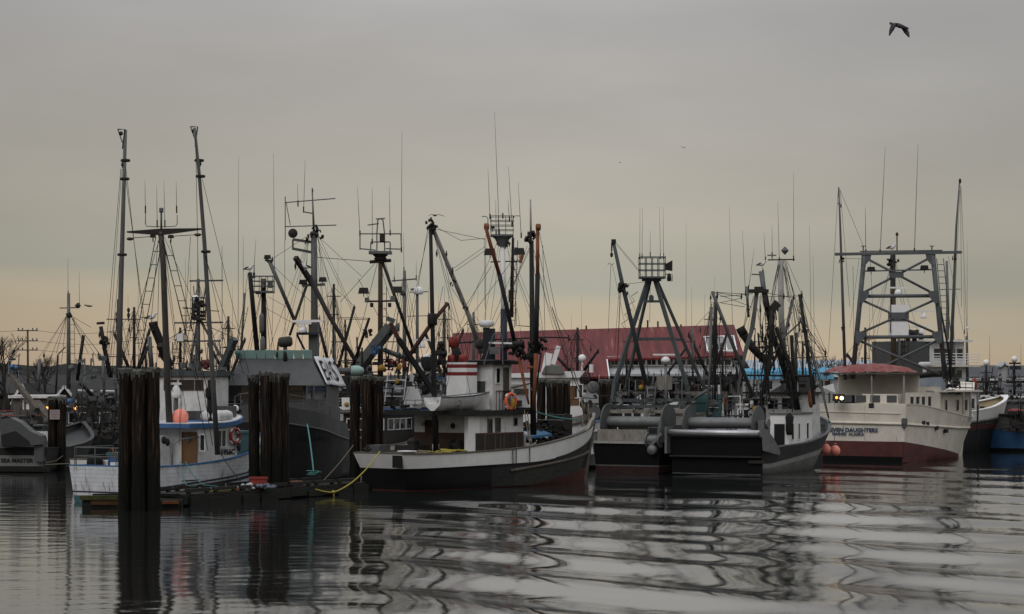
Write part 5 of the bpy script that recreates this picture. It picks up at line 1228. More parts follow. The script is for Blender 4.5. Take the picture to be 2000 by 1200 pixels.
T.part('hydraulic_motor', m, 'dark', smooth=True)
T.spar('foremast', 'black', [(1042,850,1),(1040,700,1),(1038,470,1)], .24, .17); T.spar('topmast', 'wpole', [(1037,470,1),(1036,390,1)], .09, .06)
T.part('masthead_fitting', knot(R, MB(), T.P((1036,463,1)), .32, 12), 'dark', smooth=True)
T.spar('boom_tip', 'orange', [(949,445,-1),(958,478,-.6),(975,536,0)], .13, .15); T.spar('boom', 'black', [(975,536,0),(992,610,.5),(1009,688,1)], .17, .16)
T.spar('boom_tip', 'orange', [(1050,446,-.5),(1050,536,-.5)], .13, .14); T.spar('boom', 'black', [(1050,536,-.5),(1047,690,-.5)], .18, .17)
for x,y in ((949,443),(1050,444)): T.part('boom_sheave', MB().lathe(T.P((x-4,y,-.9)),(1,0,0),[(.1,0),(.19,.04),(.19,.26),(.1,.3)],12), 'orange')
T.spar('crutch', 'orange', [(1008,688,1),(1014,700,.5),(1025,755,0),(1033,790,0)], .16, .08); T.spar('crutch', 'orange', [(1047,690,-.5),(1044,760,0),(1041,800,.5)], .16, .09)
T.spar('crutch', 'orange', [(1030,717,0),(1047,719,0)], .12, .12)
m = MB()
for k in range(9): knot(R, m, T.P((1003+R.uniform(-14,16), 678+R.uniform(-8,10), .5)), .34, 4)
for k in range(8): knot(R, m, T.P((1048+R.uniform(-11,11), 676+R.uniform(-7,8), -.3)), .34, 4)
for k in range(4): knot(R, m, T.P((1022+R.uniform(-8,12), 690+R.uniform(-5,6), .2)), .28, 4)
for x,y in ((1000,676),(1012,672),(1046,674)): m.lathe(T.P((x,y,.3)),(1,.2,0),[(.12,-.3),(.17,-.2),(.17,.2),(.1,.35)],10)
T.part('hydraulic_motor', m, 'dark', smooth=True)
T.spar('spreader', 'dark', [(880,672,2),(960,664,1.5),(1060,659,1),(1112,660,1)], .06, .06); T.block(1111,662,1,.16)
T.spar('hydraulic_ram', 'black', [(1057,690,-.5),(1050,740,0),(1043,795,.5)], .08, .06)
T.part('hook', MB().tube([T.P(q) for q in ((1048,720,0),(1046,752,0),(1043,765,0),(1038,763,0),(1038,758,0))],.035,6), 'steel', smooth=True)
# roof equipment
T.part('radar_mast', MB().beam(T.P((950,712,1)),T.P((950,640,1)),.38,.4).beam(T.P((962,712,1)),T.P((962,642,1)),.3,.3), paint('dark_blue_grey',(.02,.035,.055),.6,dirt=.4)); T.part('radome', MB().lathe(T.P((950,639,1)),(0,0,1),[(.32,0),(.42,.1),(.44,.2),(.42,.34),(.36,.36)],20), 'clean', smooth=True)
T.part('roof_frame', MB().tube([T.P(q) for q in ((945,712,0),(962,658,0),(966,652,0),(978,652,0),(981,658,0),(982,712,0))],.04,6).tube([T.P((955,680,0)),T.P((983,678,0))],.03,6).box(I3,T.P((956,0)).x,T.P((974,0)).x,127.9,128.5,T.P((0,692)).z,T.P((0,678)).z), 'steel')
T.part('roof_plate', MB().beam(T.P((955,670,.4)),T.P((1000,671,.4)),.6,.1), 'clean')
m = MB()
for k in range(10): knot(R, m, T.P((862+R.uniform(-7,7), 696+R.uniform(-16,20), .5)), .3, 4)
m.lathe(T.P((861,712,.5)),(0,0,1),[(.15,0),(.16,.6),(.09,.7),(.09,1.0),(.18,1.05),(.18,1.25),(.08,1.3)],10)
T.part('engine_air_filter', m, 'dark', smooth=True)
T.part('vent_duct', MB().lathe(T.P((928,672,1.5)),(1,0,0),[(.2,0),(.28,.1),(.28,.5),(.2,.6)],12), 'dish', smooth=True)
T.lamp(851,745,-2,.3)
# rigging
T.stays([[(839,444,-2.4),(796,640,0),],[(836,444,-2.4),(793,700,3)],[(845,440,-2.4),(900,470,0),(946,466,2)],[(846,447,-2.4),(947,468,2)],[(845,448,-2.4),(880,590,0),(905,690,2)],[(846,450,-2.4),(916,700,3)],
   [(866,500,-1),(880,560,0),(945,660,2)],[(947,490,1),(889,530,-1)],[(947,482,1),(885,525,-1)],[(949,460,0),(948,690,3)],[(1000,510,3),(880,672,3)],[(960,520,2),(908,600,2)],
   [(1053,452,0),(1088,620,0),(1112,660,1),(1158,760,3)],[(1050,480,0),(1075,600,0),(1105,700,1),(1140,790,3)],[(1040,478,1),(1068,590,2),(1140,792,4)],[(1044,500,1),(1080,640,2),(1150,810,3)],
   [(1040,500,1),(1062,660,0)],[(1036,480,1),(1000,560,1)],[(1003,520,1),(1034,600,1)],[(1000,530,2),(985,690,2)],[(1030,480,1),(960,690,3)],[(1034,490,1),(940,690,3)],[(1012,505,2),(930,700,3)],
   [(876,600,-2),(872,690,-1)],[(879,600,-2),(877,690,-1)],[(881,604,-2),(884,665,-1)],[(862,800,-1.5),(895,660,1)],[(1115,660,1),(1120,780,2)],[(800,760,-1),(745,880,-3)],[(795,780,2),(760,870,-2)],[(905,700,0),(938,872,-1.5)],[(865,560,-2),(850,640,-2.2)],
   [(1026,690,0),(1100,680,1)],[(1060,480,0),(1068,790,2)]])
T.stays([[(1078,600,1),(1150,812,2)],[(796,690,-2),(850,770,-2.4)]], .03, 'pole')
T.ladder((1006,470,3),(1000,640,3),.3)
def drum(t, name, u, v0, v1, w, R, rf, mat='alum', fm='steel'):
    """net drum: a core with two big flange discs standing across the boat"""
    ax = t.L(0,1,0)-t.L(0,0,0)
    d = t.part(name, MB().lathe(t.L(u,v0,w), ax, [(R,0),(R,v1-v0)], 24), mat, smooth=False)
    for v in (v0-.07, v1):
        t.part('flange', MB().lathe(t.L(u,v,w), ax, [(rf-.03,0),(rf,.02),(rf,.06),(rf-.03,.08)], 28).torus(t.L(u,v+.04,w), ax, rf, .05, 28, 6), fm, d)
    return d
# ================================================================ SEINER WITH GREY-GREEN A-FRAME
T = Thing('seiner', 'dark seiner seen from astern under a grey-green A-frame with railed lookout', 'fishing boat', 7.3, 147.0, 62, 0, 151)
L7 = 16.5
K7 = [(0,2.35,2.2,1.95),(.1,2.5,2.35,1.95),(.4,2.6,2.4,2.0),(.7,2.3,1.7,2.5),(.9,1.2,.5,3.2),(1,.08,.04,3.6)]
T.hull(L7, K7, [(paint('dark_maroon_boot',(.09,.022,.02),.7,dirt=.7),lambda t:.42),('steel',lambda t:.49),('navy',None)], so=.1, bo=.9, capm='alum', deck=.5, capw=.18)
T.part('stern_coaming', MB().box(T.L,.3,.42,-1.3,2.2,1.95,2.75), 'ptimber', label='dull metal stern panel')
T.part('stern_shelf', MB().box(T.L,-.12,.28,-2.0,2.3,1.86,2.0), 'lband')
drum(T, 'net_drum', 2.2, -1.9, 2.3, 3.2, .36, 1.15)
drum(T, 'stern_roller', .1, -2.3, -1.5, 2.1, .3, .45, 'alum', 'alum')
z_ = lambda y, D: CAMH-(y-HY)/FPX*D
T.part('deck_beam', MB().beam(T.P((1183,804,-.6)),T.P((1355,804,-.6)),.5,.22).beam(T.P((1205,768,2)),T.P((1420,768,2)),.4,.2), 'ptimber', label='pale timber deck beam')
T.part('frame_beam', MB().beam(T.P((1192,782,-.3)),T.P((1350,782,-.3)),.22,.22).beam(T.P((1192,794,-.3)),T.P((1350,794,-.3)),.22,.2).beam(T.P((1252,782,-.3)),T.P((1252,796,-.3)),.2,.2), 'gsteel')
for xs in ([(1194,800,-.3),(1201,748,0),(1266,546,1)],[(1348,800,-.3),(1341,752,0),(1279,546,1)],[(1222,758,3.5),(1270,548,1.3)],[(1396,806,3.5),(1283,548,1.3)]):
    m = MB()
    for a,b in zip(xs,xs[1:]): m.beam(T.P(a),T.P(b),.23 if xs[0][2]<0 else .16,.23 if xs[0][2]<0 else .16)
    T.part('leg', m, 'gsteel')
for a,b,w in (((1235,663,.4),(1313,662,.4),.2),((1258,589,.8),(1289,589,.8),.16),((1313,662,.4),(1328,664,2.2),.16)): T.part('cross_brace', MB().beam(T.P(a),T.P(b),w,w), 'gsteel')
T.part('frame_head', MB().beam(T.P((1254,545,1)),T.P((1291,545,1)),.7,.3), 'gsteel'); T.nest(1248,1299,503,541,1,1.5,3,'gsteel',.03,5)
T.part('bell', MB().lathe(T.P((1272,588,.8)),(0,0,1),[(.16,0),(.16,.3),(.06,.4)],10), 'gsteel')
m = MB(); c = T.P((1306,521,.6)); m.prism([c+Vector((-.25,0,.15)),c+Vector((.25,0,.42)),c+Vector((.25,0,-.28)),c+Vector((-.25,0,-.2))],(0,.4,0)); T.part('floodlight', m, 'dark')
T.part('lamp_bracket', MB().tube([T.P((1299,536,.8)),T.P((1313,537,.8)),T.P((1313,549,.8)),T.P((1303,549,.8))],.03,5).lathe(T.P((1307,549,.8)),(0,0,1),[(.1,0),(.16,.1),(.12,.4),(.05,.5)],8), 'dark', smooth=True)
T.dome(1293,499,.4,.1); T.ants([(1250,404,1249.5,503,.4),(1255,406,1254,503,1.5),(1288,404,1290,503,1.5),(1295,404,1296,503,.4),(1270,450,1270,500,1),(1340,436,1340,780,3)],.017)
T.part('boom', MB().tube([T.P((1198,472,-1)),T.P((1217,562,-.6)),T.P((1262,752,0))],[.11,.14,.16],10), 'gsteel', smooth=True)
T.part('boom_tip', MB().beam(T.P((1194,472,-1)),T.P((1203,472,-1)),.3,.28), 'dark'); R = random.Random(31); T.part('hydraulic_motor', knot(R, MB(), T.P((1217,562,-.8)), .34, 14), 'dark', smooth=True)
T.part('chain', MB().tube([T.P((1195,474,-1)),T.P((1194.5,492,-1))],.05,6).ball(T.P((1194.5,498,-1)),.1,1,1.8,8).tube([T.P((1187,517,-1)),T.P((1191,514,-1)),T.P((1194,518,-1)),T.P((1199,515,-1))],.02,4), 'dark')
T.stays([[(1193,518,-1),(1188,650,0)],[(1196,517,-1),(1224,650,0)],[(1203,474,-1),(1250,530,.5)],[(1204,478,-1),(1262,548,.8)],[(1223,555,-.7),(1262,551,.8)],[(1209,570,-.6),(1200,690,0)],[(1211,570,-.6),(1206,700,0)],[(1226,570,-.6),(1265,668,0)],[(1212,572,-.6),(1204,760,1)],[(1270,560,1),(1269,630,1)]])
m = MB(); pts = []
for k in range(9): pts.append(T.P((1246-(k%2)*10-k*3.2, 570+k*9, 1.2)))
m.tube(pts,.022,4); T.part('step_rungs', m, 'gsteel')
T.spar('radar_post', 'alum', [(1301,810,-1.5),(1300,712,-1.5)], .13, .12)
T.part('radar_head', MB().lathe(T.P((1300,706,-1.5))-Vector((0,0,.1)),(0,0,1),[(.2,0),(.3,.1),(.28,.25),(.12,.4)],12), 'clean', smooth=True); T.part('scanner', MB().beam(T.P((1275,693,-1.5)),T.P((1318,693,-1.5)),.14,.1), 'clean')
T.part('radar_shelf', MB().beam(T.P((1292,709,-1.5)),T.P((1311,709,-1.5)),.4,.2), 'steel')
T.spar('davit', 'black', [(1340,680,1),(1305,728,.5),(1280,760,0)], .1, .12)
T.part('crane_box', MB().beam(T.P((1283,748,0)),T.P((1312,748,0)),.8,.9), 'ptimber')
T.cabin('work_shelter','white',6.9,8.6,-1.9,-.2,1.6,3.6,'ptimber',over=.1)
clutter(T,1205,1345,762,806,30,88,'alum',-.2,.26,'deck_fittings'); clutter(T,1200,1345,770,806,14,89,'white',.6,.2,'white_fittings'); T.part('teal_locker', MB().box(T.L,8.9,10.4,-2.2,-.9,3.3,5.0), 'teal', label='bright teal locker')
clutter(T,1205,1340,742,800,46,8,'dark',1.5,.32,'deck_machinery')
clutter(T,1262,1300,735,770,18,9,'alum',1,.3,'hydraulic_pump')
T.part('yellow_valve', MB().ball(T.P((1252,757,0)),.16,1,1.1,8), 'yellow'); T.part('red_bottle', MB().lathe(T.P((1257,756,.2)),(0,0,1),[(.12,0),(.12,.4),(.04,.5)],8), 'redp')
T.cabin('deckhouse', 'white', 9.2, 14.0, -1.7, 1.7, 2.0, 4.3, 'wood', over=.3, rake=.4)
for a,b in ((-1.4,-.5),(-.2,.5),(.8,1.4)): T.window('a', 9.2, a, b, 3.0, 3.9, fm='white')
T.part('white_hatch', MB().prism([T.L(6.8,.9,4.0),T.L(6.8,-.3,4.0),T.L(7.8,-.3,4.5),T.L(7.8,.9,4.1)],(0,0,.08)), 'clean')
T.box('deck_store','agrey',3.2,4.4,-2.0,2.1,1.6,3.0)
T.part('boxes', MB().box(T.L,2.9,3.2,-2.1,-.9,1.6,2.6).box(T.L,2.8,3.1,.9,1.4,1.6,2.4), 'wood')
T.rail([T.L(1.0,-2.3,2.0),T.L(.4,-2.3,2.0),T.L(.3,-1.4,2.0)], .9, 'steel', .03)
T.part('stern_fitting', MB().lathe(T.L(-.15,-1.9,1.5),(T.c*-1,T.s*-1,0),[(.35,0),(.3,.2),(.1,.3)],12).beam(T.L(-.2,-1.7,1.6),T.L(-.2,-2.5,2.5),.2,.2).beam(T.L(-.2,-2.3,2.3),T.L(-.1,-2.4,3.3),.14,.14), 'alum')
# ================================================================ BLACK SEINER WITH BRIGHT STERN ROLLER
T = Thing('seiner', 'black seiner seen from astern with a bright stern roller and dense dark rigging', 'fishing boat', 12.8, 144.0, 62, 0, 150)
L8 = 17
K8 = [(0,3.15,2.6,2.35),(.06,3.25,2.7,1.75),(.2,3.3,2.75,1.75),(.45,3.3,2.6,1.9),(.7,3.0,2.1,2.4),(.88,2.0,.9,3.0),(.96,1.0,.3,3.3),(1,.1,.04,3.5)]
T.hull(L8, K8, [('mgrey',lambda t:.42+1.0*max(0,t-.1)),('lband',lambda t:.70+1.15*max(0,t-.1)),('dgrey',None)], so=.2, bo=1.0, capm='steel', deck=.8, insm='agrey', deckm='agrey')
T.part('transom_panel', MB().hexa(T.rect('a',0,-3.0,3.05,.02,2.32,-.2,.03)), 'navy', label='black transom')
T.part('waterline_stripe', MB().hexa(T.rect('a',0,-2.95,3.0,.03,.075,.03,.045)), 'steel')
T.part('transom_shelf', MB().box(T.L,-.35,.05,-3.0,3.1,1.1,1.2).box(T.L,-.2,.05,-3.2,-2.2,.75,.95), 'dark')
ax = T.L(0,1,0)-T.L(0,0,0)
T.part('stern_roller', MB().lathe(T.L(-.25,-2.95,2.62), ax, [(.1,0),(.19,.02),(.19,6.1),(.1,6.12)], 20), paint('polished_roller',(.5,.5,.52),.25,.8,dirt=.3), smooth=True)
T.part('roller_bracket', MB().hexa(T.rect('a',-.45,3.18,3.32,1.3,2.95,-.9,.1)), 'alum')
# curved plate at the starboard quarter
m = MB(); pts = []
for k in range(10):
    a = k/9; pts.append((T.L(-.55+2.9*a,-3.32-.05*math.sin(a*3),2.95-1.55*a**1.5), T.L(-.35+2.6*a,-3.3,1.55-.35*a)))
vs = [p for q in pts for p in q]; m.add(vs, [(i*2,i*2+1,i*2+3,i*2+2) for i in range(9)])
o = T.part('roller_cheek', m, 'alum'); o.modifiers.new('t','SOLIDIFY').thickness = .1
drum(T, 'net_drum', 1.6, -2.1, 2.5, 3.2, .35, 1.08)
T.part('drum_stand', MB().beam(T.L(1.6,-2.15,1),T.L(1.6,-2.15,3.3),.3,.2).beam(T.L(1.6,2.85,1),T.L(1.6,2.85,3.3),.3,.2), 'agrey')
T.part('drive_box', MB().box(T.L,1.1,2.2,-2.7,-2.3,2.2,3.4).lathe(T.L(1.6,-2.75,3.2),(T.s,-T.c,0),[(.35,0),(.3,.1)],12), 'alum')
# deckhouse on the starboard side, forward
T.cabin('side_house', 'clean', 5.2, 9.6, -2.75, -1.5, .95, 3.7, 'alum', over=.08, rake=.2)
T.cabin('wheelhouse', 'white', 9.6, 13.2, -2.0, 1.8, 1.4, 5.0, 'dark', over=.3, rake=.4)
for a,b in ((5.7,6.1),(6.9,7.2),(8.4,8.8)): T.window('s', -2.75, a, b, 2.1, 3.1, fm='clean')
for a,b in ((-1.3,-.6),(-.3,.4),(.7,1.4)): T.window('a', 9.6, a, b, 4.0, 4.7, fm='white')
T.part('dark_door', MB().hexa(T.rect('a',5.2,-2.5,-1.8,1.2,3.1,.0,.06)), 'black'); T.part('wetsuit', MB().lathe(T.P((1542,850,-3)),(0,0,1),[(.18,0),(.26,.3),(.24,.8),(.28,1.15),(.12,1.35),(.05,1.42)],10), 'black2', smooth=True)
T.part('canvas_awning', MB().prism([T.P((1600,765,2)),T.P((1632,768,4)),T.P((1628,750,4)),T.P((1604,756,2))],(0,.2,0)), 'clean')
T.part('white_gate', MB().tube([T.P(q) for q in ((1412,808,-1),(1412,775,-1),(1446,774,-1),(1446,808,-1))],.035,6), 'clean')
T.part('bow_shell', MB().prism([T.P((1505,815,4)),T.P((1500,768,4)),T.P((1530,750,4)),T.P((1532,775,4)),T.P((1524,790,4))],(.4,.8,0)), 'alum')
T.part('side_screen', MB().hexa([T.P(q) for q in ((1560,768,3),(1584,768,3),(1584,768,4),(1560,768,4),(1558,732,3),(1586,732,3),(1586,732,4),(1558,732,4))]), 'agrey')
T.part('orange_suit', MB().ball(T.P((1584,779,1.5)),.2,1,3.2,8), 'orange', smooth=True); T.part('orange_bag', MB().ball(T.P((1416,784,0)),.2,1,2.4,8), 'orange', smooth=True)
T.part('yellow_float', MB().ball(T.P((1474,799,-.5)),.22,1,1,8), 'yellow', smooth=True); T.part('hose_loop', MB().torus(T.P((1470,808,-.5)),(0,1,0),.35,.05), 'black2', smooth=True)
T.part('lifebuoy_box', MB().hexa([T.P(q) for q in ((1401,770,0),(1409,770,0),(1409,770,.5),(1401,770,.5),(1401,752,0),(1409,752,0),(1409,752,.5),(1401,752,.5))]), 'clean')
T.ladder((1528,770,2),(1524,806,2),.9,'alum',.03,.3)
# rig
def bs(name, mat, pts, r0, r1=None): return T.spar(name, mat, pts, r0, r1)
m = MB(); q = [T.P(a) for a in ((1478,572,0),(1470,640,0),(1455,690,0),(1430,800,0))]
for a,b in zip(q,q[1:]): m.beam(a,b,.25,.25)
T.part('leg', m, 'steel')
m = MB(); q = [T.P(a) for a in ((1494,572,0),(1506,640,.5),(1530,720,1),(1556,800,1.5))]
for a,b in zip(q,q[1:]): m.beam(a,b,.24,.24)
T.part('leg', m, 'dark')
T.part('mast_table', MB().beam(T.P((1462,569,0)),T.P((1500,569,0)),.9,.22).beam(T.P((1474,565,0)),T.P((1489,565,0)),.7,.3), 'dark')
bs('boom','dark',[(1509,600,-1),(1505,690,-1),(1485,800,-1)],.23,.22); bs('boom','steel',[(1391,570,-2),(1420,645,-1),(1474,782,0)],.14,.17); bs('boom','dark',[(1398,585,1),(1397,640,1),(1394,800,1)],.16,.18)
bs('mast','wpole',[(1524,510,3),(1526,620,3),(1534,740,3)],.27,.27); bs('topmast','steel',[(1487,530,0),(1496,600,0)],.24,.2); bs('boom','dark',[(1572,640,2),(1562,575,2)],.14,.12)
bs('boom','dark',[(1562,575,1),(1578,690,1),(1590,790,0)],.16,.14); bs('boom','steel',[(1548,585,2),(1532,660,2),(1500,730,1)],.14,.13); bs('boom','dark',[(1447,645,3),(1470,680,3),(1500,712,3)],.42,.3)
bs('exhaust_pipe','black',[(1445,640,2),(1453,655,2)],.42,.42); bs('boom','steel',[(1564,620,1),(1600,740,1),(1618,815,-1)],.12,.09); bs('boom','dark',[(1516,640,0),(1545,720,.5),(1560,800,1)],.2,.18)
bs('boom','steel',[(1380,835,-2),(1386,720,-2),(1390,600,-2)],.11,.1); bs('spar','steel',[(1395,755,-1),(1370,770,-1),(1356,779,-1)],.15,.15)
bs('yard','dark',[(1500,508,3),(1552,507,3)],.06); bs('yard','dark',[(1468,536,0),(1486,537,0)],.05); bs('yard','dark',[(1454,678,0),(1500,679,0)],.06); bs('yard','steel',[(1540,700,2),(1616,697,2)],.05); bs('spar','steel',[(1568,625,1),(1530,660,1),(1512,690,0)],.08,.08)
bs('spar','dark',[(1420,733,1),(1590,735,1)],.08,.08); bs('mast','steel',[(1458,560,2),(1462,620,2)],.13,.11); bs('post','steel',[(1555,650,4),(1553,760,4)],.14,.16); bs('post','dark',[(1546,655,3),(1551,770,3)],.17,.15)
R = random.Random(21)
for (x,y,d) in ((1388,582,-2),(1400,582,1),(1407,622,0),(1401,578,0),(1448,580,0),(1512,592,-1),(1485,606,-.5),(1489,640,0),(1513,600,0),(1550,582,2),(1490,530,0),(1541,635,2),(1612,690,1),(1519,605,0),(1566,578,1),(1531,580,2),(1494,578,0),(1508,640,-1),(1511,660,-1)): T.block(x,y,d,R.uniform(.14,.28))
def hang(x0, y0, x1, y1, n, sx, dd, seed):
    R = random.Random(seed); m = MB()
    for k in range(n):
        a = R.random(); x = x0+(x1-x0)*a+R.gauss(0,sx); y = y0+(y1-y0)*a; c = T.P((x,y,dd+R.uniform(-.4,.4)))
        if k % 3: m.tube([c, c+Vector((R.uniform(-.12,.12),0,-R.uniform(.4,1.3)))], R.uniform(.025,.07), 5)
        else: knot(R, m, c, R.uniform(.14,.24), 3)
    T.part('hanging_gear', m, 'net')
clutter(T,1385,1500,770,815,34,90,'agrey',-.5,.26,'deck_fittings'); clutter(T,1420,1600,740,800,26,91,'dark',2,.26,'deck_machinery'); clutter(T,1400,1500,780,812,12,92,'white',0,.2,'white_fittings'); clutter(T,1560,1625,800,850,16,93,'agrey',6,.22,'foredeck_gear')
hang(1509,590,1488,800,70,4,-1,1); hang(1446,690,1420,806,36,4,0,2); hang(1532,690,1550,790,36,5,.5,3); hang(1478,640,1505,700,20,8,.3,4); hang(1568,620,1592,760,18,3,1,5); hang(1396,600,1392,800,16,3,0,6)
T.part('square_lamp', MB().beam(T.P((1508,604,-1)),T.P((1520,592,-1)),.4,.5), 'dark')
m = MB(); m.beam(T.P((1526,492,3)),T.P((1540,492,3)),.05,.02).beam(T.P((1533,484,3)),T.P((1533,500,3)),.4,.02)
T.part('radar_reflector', MB().lathe(T.P((1533,498,3)),(0,0,1),[(.02,0),(.27,.28),(.02,.55)],4), 'steel'); T.part('vane', MB().beam(T.P((1499,499,3)),T.P((1516,499,3)),.1,.08).tube([T.P((1508,499,3)),T.P((1508,508,3))],.03), 'steel')
T.ants([(1519,395,1522,510,3),(1550,337,1550,507,3),(1508,440,1508,500,3),(1492,455,1495,509,3),(1473,486,1462,565,0),(1450,450,1456,575,2),(1424,405,1434,750,5),(1581,440,1586,770,5),(1588,500,1592,770,6)],.02)
st = [[(1392,571,-2),(1468,600,0)],[(1395,571,-2),(1462,575,0)],[(1400,572,-2),(1450,580,0)],[(1407,580,1),(1470,574,0)],[(1404,592,1),(1448,583,0)],[(1408,592,1),(1455,600,0)],[(1500,573,0),(1548,582,2)],[(1500,580,0),(1566,578,1)],
 [(1388,585,-2),(1387,820,-1)],[(1393,590,-2),(1392,812,-1)],[(1400,600,0),(1402,800,0)],[(1405,630,0),(1407,760,0)],[(1407,690,0),(1428,730,0),(1440,700,0)],[(1418,650,-1),(1416,800,-1)],
 [(1526,505,3),(1486,700,0)],[(1522,508,3),(1508,580,2)],[(1530,508,3),(1560,700,2)],[(1532,508,3),(1588,720,2)],[(1528,508,3),(1540,590,2)],[(1534,506,3),(1556,600,3),(1620,720,2)],[(1520,515,3),(1510,560,2),(1505,600,0)],
 [(1530,520,3),(1543,590,3)],[(1486,575,0),(1484,690,0)],[(1490,640,0),(1492,700,0)],[(1478,600,0),(1500,690,-1)],[(1480,650,0),(1515,700,0)],[(1566,580,1),(1590,700,1)],[(1566,585,1),(1604,740,0),(1620,830,-1)],[(1562,582,1),(1556,700,1)],[(1548,590,2),(1562,700,2)],[(1550,590,2),(1572,690,2)],
 [(1562,620,1),(1612,690,1)],[(1612,690,1),(1614,740,1)],[(1612,690,1),(1560,640,1)],[(1540,640,2),(1545,760,1)],[(1500,600,0),(1530,700,1)],[(1476,574,0),(1440,790,0)],[(1472,580,0),(1408,790,0)],[(1488,575,0),(1540,800,1)],[(1512,605,-1),(1530,800,0)],[(1508,640,-1),(1468,800,-1)],[(1496,600,0),(1452,800,0)],[(1548,610,2),(1500,660,0)],[(1540,600,2),(1575,760,1)],[(1463,570,0),(1450,660,3)],[(1590,650,2),(1612,690,1)],[(1527,700,3),(1490,800,0)]]
T.stays(st, .017); T.stays([[(a[0][0]+R.uniform(-4,4),a[0][1]+4,1),(a[-1][0]+R.uniform(-14,14),a[-1][1]+R.uniform(-10,30),0)] for a in st[8:40]], .013)
m = MB()
T.ladder((1506,740,0),(1500,600,0),.4,'dark',.03,.4)
T.ladder((1540,745,1.5),(1530,640,2.5),.4,'dark',.03,.4)

# buoys hanging at the black seiner's bow
q = T.L(14.6,-2.75,1.6)
for (px,py,D,lab) in ((1612,878,155.0,'coral red buoy half hidden against the black seiner bow'),(1631,881,156.5,'round coral red buoy hanging clear of the bow above the water')):
    c = W(px,py,D); o = buoyball('fender_buoy', lab, (c.x,c.y,c.z), .36); 
    n = MB().lathe(c+Vector((0,0,.32)),(0,0,1),[(.11,0),(.11,.12),(.06,.16)],10).tube([c+Vector((0,0,.45)), c+Vector((-.1,0,1.5))],.02,5)
    k = n.build('neck', 'dblue'); k.parent = o; k.location = k.location - o.location

# ================================================================ CREAM STERN BOAT WITH STEEL GANTRY
T = Thing('longliner', 'cream white boat with dark red bottom and a big steel lattice gantry over its stern', 'fishing boat', 25.2, 166.0, 56, 0, 168)
L9 = 19
K9 = [(0,3.45,3.2,4.15),(.12,3.5,3.25,4.1),(.3,3.5,3.1,3.75),(.5,3.35,2.7,3.35),(.7,2.8,1.9,3.05),(.86,1.7,.8,3.1),(.95,.75,.25,3.4),(1,.1,.04,3.75)]
T.hull(L9, K9, [('maroon',lambda t:1.5-1.75*t),('cream',None)], so=.1, bo=.9, capm='cream', deck=1.0, insm='cream', capw=.15)
# red lower transom; the flat near-black panel below paints the overhang's shade
T.part('lower_transom', MB().hexa(T.rect('a',0,-3.2,3.2,.42,1.48,-.2,.02)), 'maroon')
T.part('stern_shade', MB().hexa(T.rect('a',0,-3.1,3.1,-.3,.66,-.2,.012)), 'navy', label='flat dark panel painted as shade under the stern')
T.guard(L9, K9, .0, .99, lambda t:2.75-.8*t+.55*max(0,t-.55), .1, .9, .09, 'cream')
T.part('rub_rail', MB().tube([T.L(-.03,-3.35,2.77),T.L(-.03,3.35,2.85)],.09,8), 'cream'); T.part('transom_seam', MB().tube([T.L(-.03,-3.0,3.5),T.L(-.03,3.35,3.62)],.03,5).tube([T.L(-.03,-.2,1.5),T.L(-.03,-.2,4.1)],.02,5), 'cream')
q = T.L(-.05,-3.35,0); T.part('corner_post', MB().lathe((q.x,q.y,2.5),(0,0,1),[(.16,0),(.22,.3),(.22,.65),(.1,.7)],10), 'steel')
q = T.hit(1702,0,u=-.06)[0]; v1 = T.hit(1695,842,u=-.06)
T.text('SEVEN DAUGHTERS', .40, T.L(-.03,T.hit(1665,0,u=-.03)[0],T.hit(1690,844,u=-.03)[1]), T.L(0,-1,0)-T.L(0,0,0), (0,0,1), 'bink', 'boat_name', sx=1.12, bold=.012)
T.text('HAINES  ALASKA', .30, T.L(-.03,T.hit(1656,0,u=-.03)[0],T.hit(1690,851,u=-.03)[1]), T.L(0,-1,0)-T.L(0,0,0), (0,0,1), 'bink', 'home_port', sx=1.12, bold=.008)
T.panel('exhaust_port','dark','a',0,*sorted((T.hit(1697,0,u=0)[0],T.hit(1707,0,u=0)[0])),T.hit(1700,797,u=0)[1],T.hit(1700,788,u=0)[1],.03)
for x,y in ((1803,826),(1811,828),(1829,836),(1848,842)):
    a,z = T.hit(x,y,v=-3.42); T.part('scupper', MB().hexa(T.rect('s',-3.42,a-.2,a+.2,z-.14,z+.14,-.3,.09)), 'dink')
# aft shelter with lights under a red-covered roof
hz = 6.35
T.part('shelter_wall', MB().box(T.L,.6,6.4,-3.2,-3.1,3.3,5.0).box(T.L,3.0,3.1,-3.09,3.3,3.3,6.3), 'cream')
for a,b in ((1.2,1.8),(2.2,2.8),(3.2,3.8),(4.3,4.9)): T.window('s',-3.2,a,b,3.9,4.7,fm='cream')
for u,v in ((.4,-3.1),(.4,-.6),(.4,2.0),(.4,3.2)): T.part('stanchion', MB().tube([T.L(u,v,4.1),T.L(u,v,hz)],.06,6), 'wpole')
T.part('shelter_roof', MB().box(T.L,.2,3.3,-3.3,3.4,hz-.03,hz+.1), 'wood')
T.part('shelf', MB().box(T.L,.3,.9,-3.0,3.2,4.05,4.2).box(T.L,.5,1.2,-2.6,.2,4.2,4.9), 'cream')
m = MB()
for a in (-2.5,-1.2,-.1,1.0): m.box(T.L,.45,.5,a,a+.75,4.3,4.8)
T.part('net_bin', m, 'agrey'); T.part('blue_tub', MB().box(T.L,1.5,2.2,1.6,2.9,4.2,4.8), 'dblue')
c = W(1644,778,165.8); T.part('stern_lamp', MB().ball(W(1644,778,165.6),.14,1,1,10), 'lampc', smooth=True); T.part('stern_lamp', MB().ball(W(1634,777,165.6),.10,1,1,10), 'lampw', smooth=True)
T.part('lamp_box', MB().box(I3, W(1628,0,165.9).x, W(1650,0,165.9).x, 165.85, 166.4, z_(784,166), z_(770,166)), 'dark')
vs = []; m = MB(); R = random.Random(3); n = 18
